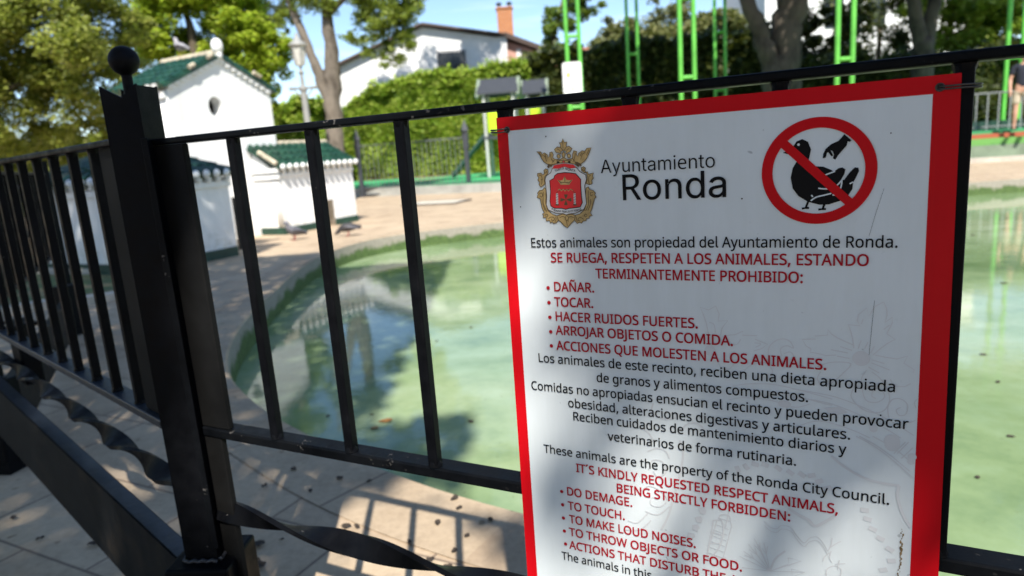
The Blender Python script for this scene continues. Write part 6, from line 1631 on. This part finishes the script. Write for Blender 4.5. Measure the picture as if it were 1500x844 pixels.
for x0 in (203, 353):
    fill(bm, [em([(x0, 515), (x0 + 18, 515), (x0 + 20, 610), (x0 + 2, 612)])], z=.0012, mi=0)
    for k in range(7): ribbon(bm, em([(x0 + 2, 520 + k * 14), (x0 + 18, 512 + k * 14 + 14)]), .0007, .0013, mi=2)
    fill(bm, [em([(x0 - 4, 606), (x0 + 26, 604), (x0 + 28, 616), (x0 - 2, 618)])], z=.0013, mi=2)
for a in range(4):
    r = PI / 2 * a
    pts = [(288 + x * math.cos(r) - y * math.sin(r), 568 + x * math.sin(r) + y * math.cos(r)) for x, y in ((0, 0), (42, -16), (50, -6), (42, 0), (50, 6), (42, 16))]
    fill(bm, [em(pts)], z=.00125, mi=2)
obj('shield', bm, [M_SHW, M_SHRED, M_GOLDD, M_INK, M_GOLD], shield)
# crown
bm = new()
GZ = [0.0]
def gold(pts, sm=False, z=.0012, w=.0008):
    q = em(pts)
    if sm: q = [tuple(p) for p in smooth_pts(q, 3, True)]
    GZ[0] += 4e-6
    fill(bm, [q], z=z + GZ[0], mi=0)
    ribbon(bm, q, w, z + .00008 + GZ[0], True, mi=1)
fill(bm, [em([(172, 302), (188, 275), (270, 260), (350, 270), (374, 292), (330, 302), (275, 284), (225, 303)])], z=.0012, mi=2)
gold([(38, 157), (75, 160), (85, 182), (105, 168), (130, 185), (135, 212), (148, 195), (150, 165), (170, 160), (182, 185), (175, 210), (200, 225), (190, 250), (165, 270), (130, 265), (100, 245), (80, 215), (65, 185)])
gold([(503, 125), (465, 130), (450, 155), (425, 150), (395, 175), (390, 200), (378, 180), (380, 155), (355, 150), (345, 180), (345, 210), (330, 225), (340, 250), (370, 270), (410, 265), (440, 245), (465, 215), (485, 170)])
gold([(165, 270), (180, 240), (200, 222), (235, 228), (270, 208), (305, 226), (345, 218), (365, 240), (378, 268), (330, 256), (270, 250), (215, 258)], z=.0014)
gold([(262, 48), (275, 80), (297, 75), (290, 105), (300, 120), (285, 135), (270, 150), (252, 135), (240, 115), (245, 105), (232, 82), (252, 80)], z=.0014)
gold([(190, 140), (215, 118), (245, 125), (262, 150), (240, 158), (255, 180), (225, 168), (205, 165)], z=.0015)
gold([(342, 132), (315, 112), (290, 120), (272, 150), (295, 155), (282, 180), (310, 165), (325, 158)], z=.0015)
gold([(255, 180), (268, 155), (282, 180), (275, 215), (262, 215)], z=.0013)
gold([(212, 190), (230, 180), (240, 205), (222, 215)], True, z=.0013); gold([(300, 185), (320, 178), (330, 200), (310, 212)], True, z=.0013)
for c, mi in (((270, 243), 1), ((222, 247), 3), ((318, 245), 3)):
    fill(bm, [em([(c[0] - 16, c[1]), (c[0], c[1] - 8), (c[0] + 16, c[1]), (c[0], c[1] + 10)])], z=.0017, mi=mi)
fill(bm, [em([(265, 236), (275, 236), (277, 250), (263, 250)])], z=.0018, mi=2)
for pts in (((90, 190), (110, 200), (125, 240)), ((110, 180), (120, 205)), ((160, 180), (165, 220), (185, 245)), ((455, 165), (430, 180), (415, 225)), ((425, 165), (412, 195)), ((370, 170), (362, 215), (350, 245)), ((262, 70), (265, 130)), ((215, 135), (240, 150)), ((318, 130), (295, 148)), ((205, 235), (340, 232)), ((60, 165), (85, 200)), ((485, 140), (465, 190))):
    ribbon(bm, smooth_pts(em(pts), 3), .0007, .0018, mi=1)
for pts in ([(128, 290), (140, 262), (160, 268), (180, 264), (166, 290), (150, 285), (148, 300)], [(366, 245), (390, 246), (418, 262), (422, 283), (405, 278), (395, 292), (374, 272)]): fill(bm, [em(pts)], z=.0018, mi=1)
obj('crown', bm, [M_GOLD, M_GOLDD, M_SHRED, M_INK], shield)
# scrollwork round the shield
bm = new()
LU = [(45, 345), (75, 340), (90, 357), (104, 345), (100, 318), (115, 304), (133, 312), (136, 335), (128, 352), (108, 372), (104, 400), (112, 430), (95, 445), (75, 460), (58, 440), (64, 420), (48, 400), (58, 380), (45, 365)]
LL = [(42, 548), (52, 520), (44, 515), (62, 490), (88, 486), (105, 463), (118, 480), (119, 540), (116, 600), (136, 660), (170, 690), (212, 705), (225, 742), (205, 765), (180, 770), (172, 755), (155, 768), (150, 745), (120, 748), (118, 722), (92, 718), (100, 700), (85, 690), (105, 680), (85, 640), (75, 590), (70, 560)]
CB = [(212, 703), (260, 690), (295, 697), (340, 690), (366, 700), (362, 740), (330, 772), (300, 808), (270, 787), (245, 757), (222, 742)]
RU = [(523, 340), (500, 346), (480, 352), (472, 330), (442, 336), (420, 316), (420, 295), (438, 286), (455, 298), (450, 322), (466, 345), (470, 390), (460, 430), (490, 440), (512, 430), (505, 405), (522, 385), (515, 365)]
RL = [(545, 545), (532, 525), (540, 512), (520, 490), (490, 480), (478, 458), (460, 468), (456, 530), (463, 600), (445, 655), (405, 690), (370, 700), (362, 742), (385, 770), (402, 760), (420, 768), (435, 750), (460, 745), (462, 728), (488, 725), (488, 708), (513, 702), (495, 680), (510, 640), (522, 590), (530, 560)]
for p in (CB, LL, RL, LU, RU): gold(p, False, .0010, .0009)
for pts in (((60, 360), (80, 365), (85, 400), (82, 440)), ((115, 320), (125, 330), (115, 340), (108, 330)), ((75, 400), (95, 390)), ((60, 520), (80, 510), (90, 530), (80, 545), (70, 535)), ((95, 500), (95, 560), (100, 610), (125, 670)), ((85, 560), (90, 600), (110, 660)),
            ((110, 700), (125, 690), (135, 700), (125, 715), (115, 708)), ((140, 730), (160, 715), (185, 720), (190, 740), (170, 745), (165, 730)), ((195, 760), (205, 730), (200, 712)), ((235, 720), (260, 710), (280, 720), (295, 760), (300, 790)), ((355, 720), (330, 710), (312, 720), (305, 760)), ((293, 700), (283, 725), (297, 745), (312, 722), (300, 705)),
            ((500, 360), (485, 370), (482, 410), (490, 430)), ((440, 300), (430, 310), (440, 320), (446, 312)), ((520, 505), (500, 505), (495, 525), (505, 535), (515, 525)), ((478, 490), (480, 560), (480, 610), (455, 665)), ((500, 560), (495, 610), (475, 660)),
            ((470, 700), (455, 690), (445, 702), (455, 715), (465, 708)), ((440, 735), (415, 720), (395, 725), (392, 745), (410, 748)), ((385, 755), (378, 730), (382, 712))):
    ribbon(bm, smooth_pts(em(pts), 4), .0007, .0013, mi=1)
obj('scrollwork', bm, [M_GOLD, M_GOLDD], shield)
bm = new()
def arc_text(s, pts, capx):
    q = smooth_pts(em(pts), 12)
    L = sum((b - a).length for a, b in zip(q, q[1:]))
    tw = text_width(s, FA)
    k = L / tw
    d = 0.0
    for c in s:
        w = FA[c][0]
        t = (d + w / 2) * k
        acc = 0
        for a, b in zip(q, q[1:]):
            l = (b - a).length
            if acc + l >= t: break
            acc += l
        p = a.lerp(b, (t - acc) / l); ang = math.atan2((b - a).y, (b - a).x)
        if FA[c][1]:
            M = Matrix.Translation((p.x, p.y, 0)) @ Matrix.Rotation(ang, 4, 'Z')
            fill(bm, [[((x - w / 2) * k * .95, y * capx / 286) for x, y in con] for con in FA[c][1]], z=.0012, M=M, grow=.0001)
        d += w
for c in "TMR":  # letters come from the same alphabet as the text lines
    pass
arc_text("TANTO MONTA", [(196, 332), (235, 318), (272, 308), (320, 322), (368, 330)], .0026)
arc_text("A RONDA FIDELIS ET FORTIS", [(163, 648), (200, 668), (250, 674), (290, 678), (340, 672), (385, 665), (422, 655)], .0022)
obj('motto', bm, M_INK, shield)
# prohibition sign
bm = new()
pc = (.3769, -.0857)
def ring(r, n=72): return [(pc[0] + r * math.cos(2 * PI * i / n), pc[1] + r * math.sin(2 * PI * i / n)) for i in range(n)]
def pk(pts): return crop(1080, 140, 3.571, pts)
fill(bm, [ring(.0555), ring(.0445)], z=.0011)
fill(bm, [pk([(262, 236), (602, 540), (572, 578), (230, 274)])], z=.0012)
prh = obj('prohibition_symbol', bm, M_RED, sg)
bm = new()
duck = [(296, 262), (310, 240), (340, 228), (370, 242), (386, 282), (378, 320), (372, 345), (400, 370), (450, 372), (490, 388), (505, 398), (530, 380), (550, 376), (566, 386), (560, 410), (545, 437), (558, 442), (590, 400), (615, 376), (634, 378), (637, 395), (620, 430), (606, 455), (602, 490), (580, 522), (540, 550), (480, 569), (430, 571), (370, 556), (320, 526), (290, 486), (280, 430), (290, 380), (310, 347), (326, 330), (312, 322), (300, 308), (270, 308), (238, 300), (262, 290), (286, 294)]
fill(bm, [pk(duck)], z=.0008, mi=0)
for pts in (((372, 552), (358, 588), (338, 591)), ((358, 588), (376, 588)), ((456, 568), (446, 594), (424, 596)), ((446, 594), (464, 594))): ribbon(bm, pk(pts), .0022, .0008, mi=0)
for pts in (((455, 417), (480, 408), (512, 396)), ((424, 485), (465, 488), (505, 480), (530, 462), (550, 438)), ((385, 550), (412, 532), (450, 522), (492, 512)), ((548, 440), (545, 468), (538, 490)), ((588, 462), (606, 452)), ((395, 530), (388, 520)), ((498, 520), (512, 520))): ribbon(bm, smooth_pts(pk(pts), 4), .0014, .0009, mi=1)
c0 = uv(1080 + 321 / 3.571, 140 + 257 / 3.571); fill(bm, [[(c0[0] + .0013 * math.cos(2 * PI * i / 14), c0[1] + .0013 * math.sin(2 * PI * i / 14)) for i in range(14)]], z=.0009, mi=1)
obj('duck_pictogram', bm, [M_INK, M_SIGN], prh)
bm = new()
fill(bm, [pk([(560, 202), (597, 234), (590, 242), (578, 240), (572, 262), (545, 292), (526, 315), (513, 336), (500, 328), (506, 310), (500, 292), (488, 286), (502, 314), (492, 318), (476, 296), (469, 301), (463, 325), (447, 329), (450, 305), (462, 280), (490, 255), (530, 237), (548, 217)])], z=.0008)
obj('hand_pictogram', bm, M_INK, prh)
# specks, scratch and rust run
bm = new()
for x, y, r in ((1087, 291, .0009), (763, 303, .0008), (1290, 608, .0009), (1305, 195, .0007), (800, 200, .0009)):
    c0 = uv(x, y); fill(bm, [[(c0[0] + r * math.cos(k), c0[1] + r * math.sin(k)) for k in np.linspace(0, 5.6, 9)]], z=.0009, mi=0)
ribbon(bm, [uv(1295, 276), uv(1283, 312), uv(1273, 346)], .00025, .0009, mi=0)
ribbon(bm, [uv(1281, 440), uv(1277, 480), uv(1273, 520)], .00028, .0009, mi=0)
rj = random.Random(4)
for k in range(26):
    y = 775 + k * 2.7
    c0 = uv(1322 - k * .22 + rj.uniform(-2, 2), y); r = rj.uniform(.0003, .0010) * (1.5 if 8 < k < 16 else 1)
    fill(bm, [[(c0[0] + r * math.cos(a), c0[1] + 1.9 * r * math.sin(a)) for a in np.linspace(0, 5.4, 7)]], z=.0009, mi=1)
obj('marks', bm, [M_INK, M_RUST], sg)
# holes with the wire ties
for u, v, bu in ((.0146, -.0159, .013), (.483, -.0115, .502)):
    bm = new()
    fill(bm, [[(u + .0032 * math.cos(2 * PI * i / 16), v + .0032 * math.sin(2 * PI * i / 16)) for i in range(16)]], z=.0006)
    obj('tie_hole', bm, M_DARK, sg)
    bm = new()
    bx = fu(bu)
    if u < .1:
        for dv in (-.0012, .0014):
            tube(bm, smooth_pts([(u + .001, v + dv, .0005), (u - .006, v + dv * 1.5 - .001, .006), (-.004, v - .001 + dv, .004), (-.012, v + dv, -.006), (bx - .014, v + dv, -.02), (bx, v + dv, -.026)], 5), .0009, 8)
        tube(bm, [(u + .0035 * math.cos(a), v + .0035 * math.sin(a), .001) for a in np.linspace(0, 2 * PI, 17)], .0008, 6)
    else:
        for dv in (-.0016, .0010):
            tube(bm, smooth_pts([(u - .001, v + dv, .0005), (u + .006, v + dv - .0005, .0035), (bx, v - .0005 + dv, .0055), (bx + .0125, v + dv - .001, .002), (bx + .0125, v + dv - .001, -.02), (bx, v + dv, -.026)], 5), .0009, 8)
        tube(bm, [(u + .0035 * math.cos(a), v + .0035 * math.sin(a), .001) for a in np.linspace(0, 2 * PI, 17)], .0008, 6)
    obj('wire_tie', bm, M_STEEL, sg, smooth=True)

# ------------------------------------------------------------------ fallen leaves
M_LEAFD = plain('dry_leaf', (0.055, 0.040, 0.028), 0.85, var=0.5, scale=40)
M_LEAFO = plain('orange_leaf', (0.32, 0.15, 0.04), 0.7, var=0.4, scale=40)
def dry_leaf(loc, r, rz, mat, label, group, cat='leaf', name='dry_leaf', rs=0, curl=1.0):
    rj = random.Random(rs)
    t = bmesh.new()
    n = 12
    c = t.verts.new((0, 0, .004))
    ringv = []
    for i in range(n):
        a = 2 * PI * i / n
        rr = r * (1 - .35 * abs(math.sin(a))) * rj.uniform(.75, 1.1)
        ringv.append(t.verts.new((rr * math.cos(a), rr * math.sin(a) * .95, .003 + r * rj.uniform(.02, .35) * (1 if i % 3 else .2) * curl)))
    for i in range(n): t.faces.new((c, ringv[i], ringv[(i + 1) % n]))
    g = bmesh.ops.extrude_face_region(t, geom=t.faces[:])
    for v in [e for e in g['geom'] if isinstance(e, bmesh.types.BMVert)]: v.co.z += .002
    bmesh.ops.recalc_face_normals(t, faces=t.faces)
    o = obj(name, t, mat)
    o.location = loc
    o.rotation_euler = (0, 0, rz)
    tag(o, label, cat, group)
    return o
rj = random.Random(12)
for i, (x, y, r) in enumerate([(498, 702, .014), (541, 706, .010), (666, 731, .016), (673, 745, .012), (507, 772, .018), (523, 772, .012), (641, 767, .015), (719, 762, .013), (684, 786, .012), (630, 821, .013), (655, 832, .014), (666, 808, .012), (375, 801, .030), (377, 829, .030), (388, 713, .014), (430, 688, .014), (413, 792, .008), (600, 795, .010), (140, 797, .022), (60, 790, .014), (20, 760, .014), (350, 640, .012), (455, 720, .010)]):
    dry_leaf(gnd(x, y, .005), r * 1.05, rj.uniform(0, 6), M_LEAFD, 'small dark curled leaf lying on the paving slabs by the fence', 'dark leaves fallen on the paving', rs=i)
for i, (x, y, r, m) in enumerate([(566, 617, .05, 1), (548, 628, .03, 1), (690, 618, .04, 0), (545, 608, .02, 0), (480, 610, .025, 0), (1470, 415, .05, 0), (1440, 520, .035, 0), (1462, 560, .03, 0), (1480, 640, .03, 0), (1432, 700, .025, 0), (690, 480, .03, 0), (640, 500, .025, 0), (1425, 345, .06, 0), (1475, 320, .06, 0)]):
    dry_leaf(gnd(x, y, -.2385), r * (.8 if m else .55), rj.uniform(0, 6), M_LEAFO if m else M_LEAFD, 'orange brown leaf floating on the green water' if m else 'dark leaf floating on the green water', 'leaves floating on the pond', cat='floating leaf', name='floating_leaf', rs=100 + i, curl=.15)

# ------------------------------------------------------------------ tall tree over the visitor, whose crown throws the dappled shade
rng = np.random.default_rng(77)
def in_poly(x, y, poly):
    r = np.zeros(len(x), bool)
    n = len(poly)
    for i in range(n):
        x1, y1 = poly[i]; x2, y2 = poly[(i + 1) % n]
        c = ((y1 > y) != (y2 > y))
        xi = (x2 - x1) * (y - y1) / ((y2 - y1) if abs(y2 - y1) > 1e-9 else 1e-9) + x1
        r ^= c & (x < xi)
    return r
KX, KY = SUN.x / SUN.z, SUN.y / SUN.z
def sq(u, v):
    p = O3 + UX * u + Vector((0, 0, v))
    return (p.x - KX * p.z, p.y - KY * p.z)
patch = [sq(*q) for q in ((.165, .03), (.20, -.10), (.15, -.16), (.13, -.25), (.20, -.30), (.36, -.335), (.56, -.34), (.56, .03))]
whole = [sq(*q) for q in ((-.02, .02), (.53, .02), (.53, -.72), (-.02, -.72))]
SUNNY = [(-.72, 1.62), (-.66, 2.05), (-.40, 2.30), (-.02, 2.55), (.6, 1.9), (.7, .9), (.1, .9), (-.05, 1.0), (-.55, 1.45)]
def dens(x, y):
    cl = (np.sin(x * 7.1 + y * 3.3 + 1.0) + np.sin(x * 3.7 - y * 6.3 + .4) + np.sin(x * 11.3 + y * 9.1) * .7 + np.sin(x * 17.0 - y * 13.0 + 2) * .5) / 3.2
    near = (x < -.25) & (y < 3.2)
    d = np.where(near, np.where(cl > -.62, .93, .25), 0.0)
    left = (x < -.75) & (y >= 2.6) & (y < 8.6)
    d = np.where(left, np.where(cl > -.75, .97, .5), d)
    far = (x < -3.6) & (y >= 8.5) & (y < 10.8)
    d = np.where(far, np.where(cl > .12, .8, .05), d)
    d = np.where(y < .85, np.where(cl > -.5, 1.0, .2), d)
    d = np.where(in_poly(x, y, SUNNY), .02, d)
    lw = (x < -3.3) & (y > 7.4) & (y < 10.0)
    d = np.where(lw, .95, d)
    d = np.where(in_poly(x, y, whole), .30, d)
    d = np.where(in_poly(x, y, patch), 1.0, d)
    return d
cand = 120000
qx = rng.uniform(-7.5, 3.5, cand); qy = rng.uniform(-1.5, 12.2, cand)
keep = rng.uniform(0, 1, cand) < dens(qx, qy)
qx, qy = qx[keep], qy[keep]
jw = in_poly(qx, qy, whole)
qx = qx + np.where(jw, rng.normal(0, .03, len(qx)), 0)
qy = qy + np.where(jw, rng.normal(0, .03, len(qx)), 0)
z = rng.uniform(6.6, 9.2, len(qx))
PL = np.stack([qx + KX * z, qy + KY * z, z], 1)
pq = np.array(patch)
m = 3000
sx = rng.uniform(pq[:, 0].min(), pq[:, 0].max(), m); sy = rng.uniform(pq[:, 1].min(), pq[:, 1].max(), m)
k = in_poly(sx, sy, patch)
sx = sx + rng.normal(0, .035, m); sy = sy + rng.normal(0, .035, m)
z2 = rng.uniform(6.6, 8.5, k.sum())
PL2 = np.stack([sx[k] + KX * z2, sy[k] + KY * z2, z2], 1)
tb = Vector((-3.4, -4.8, 0))
st = thing('shade_tree', 'tall tree standing behind the visitor whose crown dapples the fence and sign', 'tree', tb)
bm = new()
tube(bm, [Vector(p) for p in ((0, 0, 0), (-.05, .1, 2), (-.2, .3, 4.2), (-.3, .6, 6.2))], [.34, .28, .22, .16], 14)
for pth in (((-.2, .3, 4.2), (.9, -.6, 6.0), (2.4, -1.4, 7.3), (4.6, -1.6, 8.0)), ((-.3, .6, 6.2), (-.6, 2.2, 7.2), (-1.2, 5.0, 8.2), (-1.6, 7.5, 8.6)), ((-.25, .45, 5.2), (-1.2, -1.0, 6.8), (-3.0, -2.0, 7.8)), ((-.3, .6, 6.2), (-.3, .2, 7.6), (-.6, -1, 8.6))):
    tube(bm, smooth_pts([Vector(p) for p in pth], 5), [float(x) for x in np.linspace(.15, .03, (len(pth) - 1) * 5 + 1)], 10)
obj('trunk', bm, M_BARK, st, smooth=True)
leaf_mesh('crown', PL - np.array(tb)[None], .115, rng, L_SHADE, st, aspect=.7)
leaf_mesh('sign_shade_leaves', PL2 - np.array(tb)[None], .075, rng, L_SHADE, st, aspect=.7)  # extra leaves shaped to cast the shade patch on the sign
# unseen belt behind the visitor, added to cut skylight; then the park's left side
rb = np.random.default_rng(91)
BL_ = []
for i in range(13):
    x = -17 + i * 2.9
    BL_ += [((x, -10.5 + rb.uniform(-1, 1), 2.4), 2.3), ((x + 1.2, -11.5 + rb.uniform(-1, 1), 5.6), 2.2)]
for i in range(6): BL_ += [((11.5 + rb.uniform(-1, 1), -8 + i * 2.6, 3.0 + rb.uniform(0, 2.5)), 2.2)]
PB = crown_pts(BL_, 16000, rb, 12)
PB = PB[(PB[:, 2] > .1)]
tag(leaf_mesh('tree_belt', PB, .6, rb, L_DARK), 'unseen belt of dark trees added behind the visitor to hold back skylight', 'trees', kind='stuff')
BM_ = []
for i in range(9): BM_ += [((-19 - i * 1.0 + rb.uniform(-1, 1), 1 + i * 3.2, 2.2), 2.4), ((-20 - i * 1.0 + rb.uniform(-1, 1), 2.5 + i * 3.2, 5.2), 2.4)]
PB = crown_pts(BM_, 14000, rb, 12)
tag(leaf_mesh('tree_belt', PB[PB[:, 2] > .1], .45, rb, L_OLIVE), 'belt of olive green trees along the far left side of the park', 'trees', kind='stuff')
print('shade leaves', len(PL), len(PL2))
bpy.context.view_layer.update()
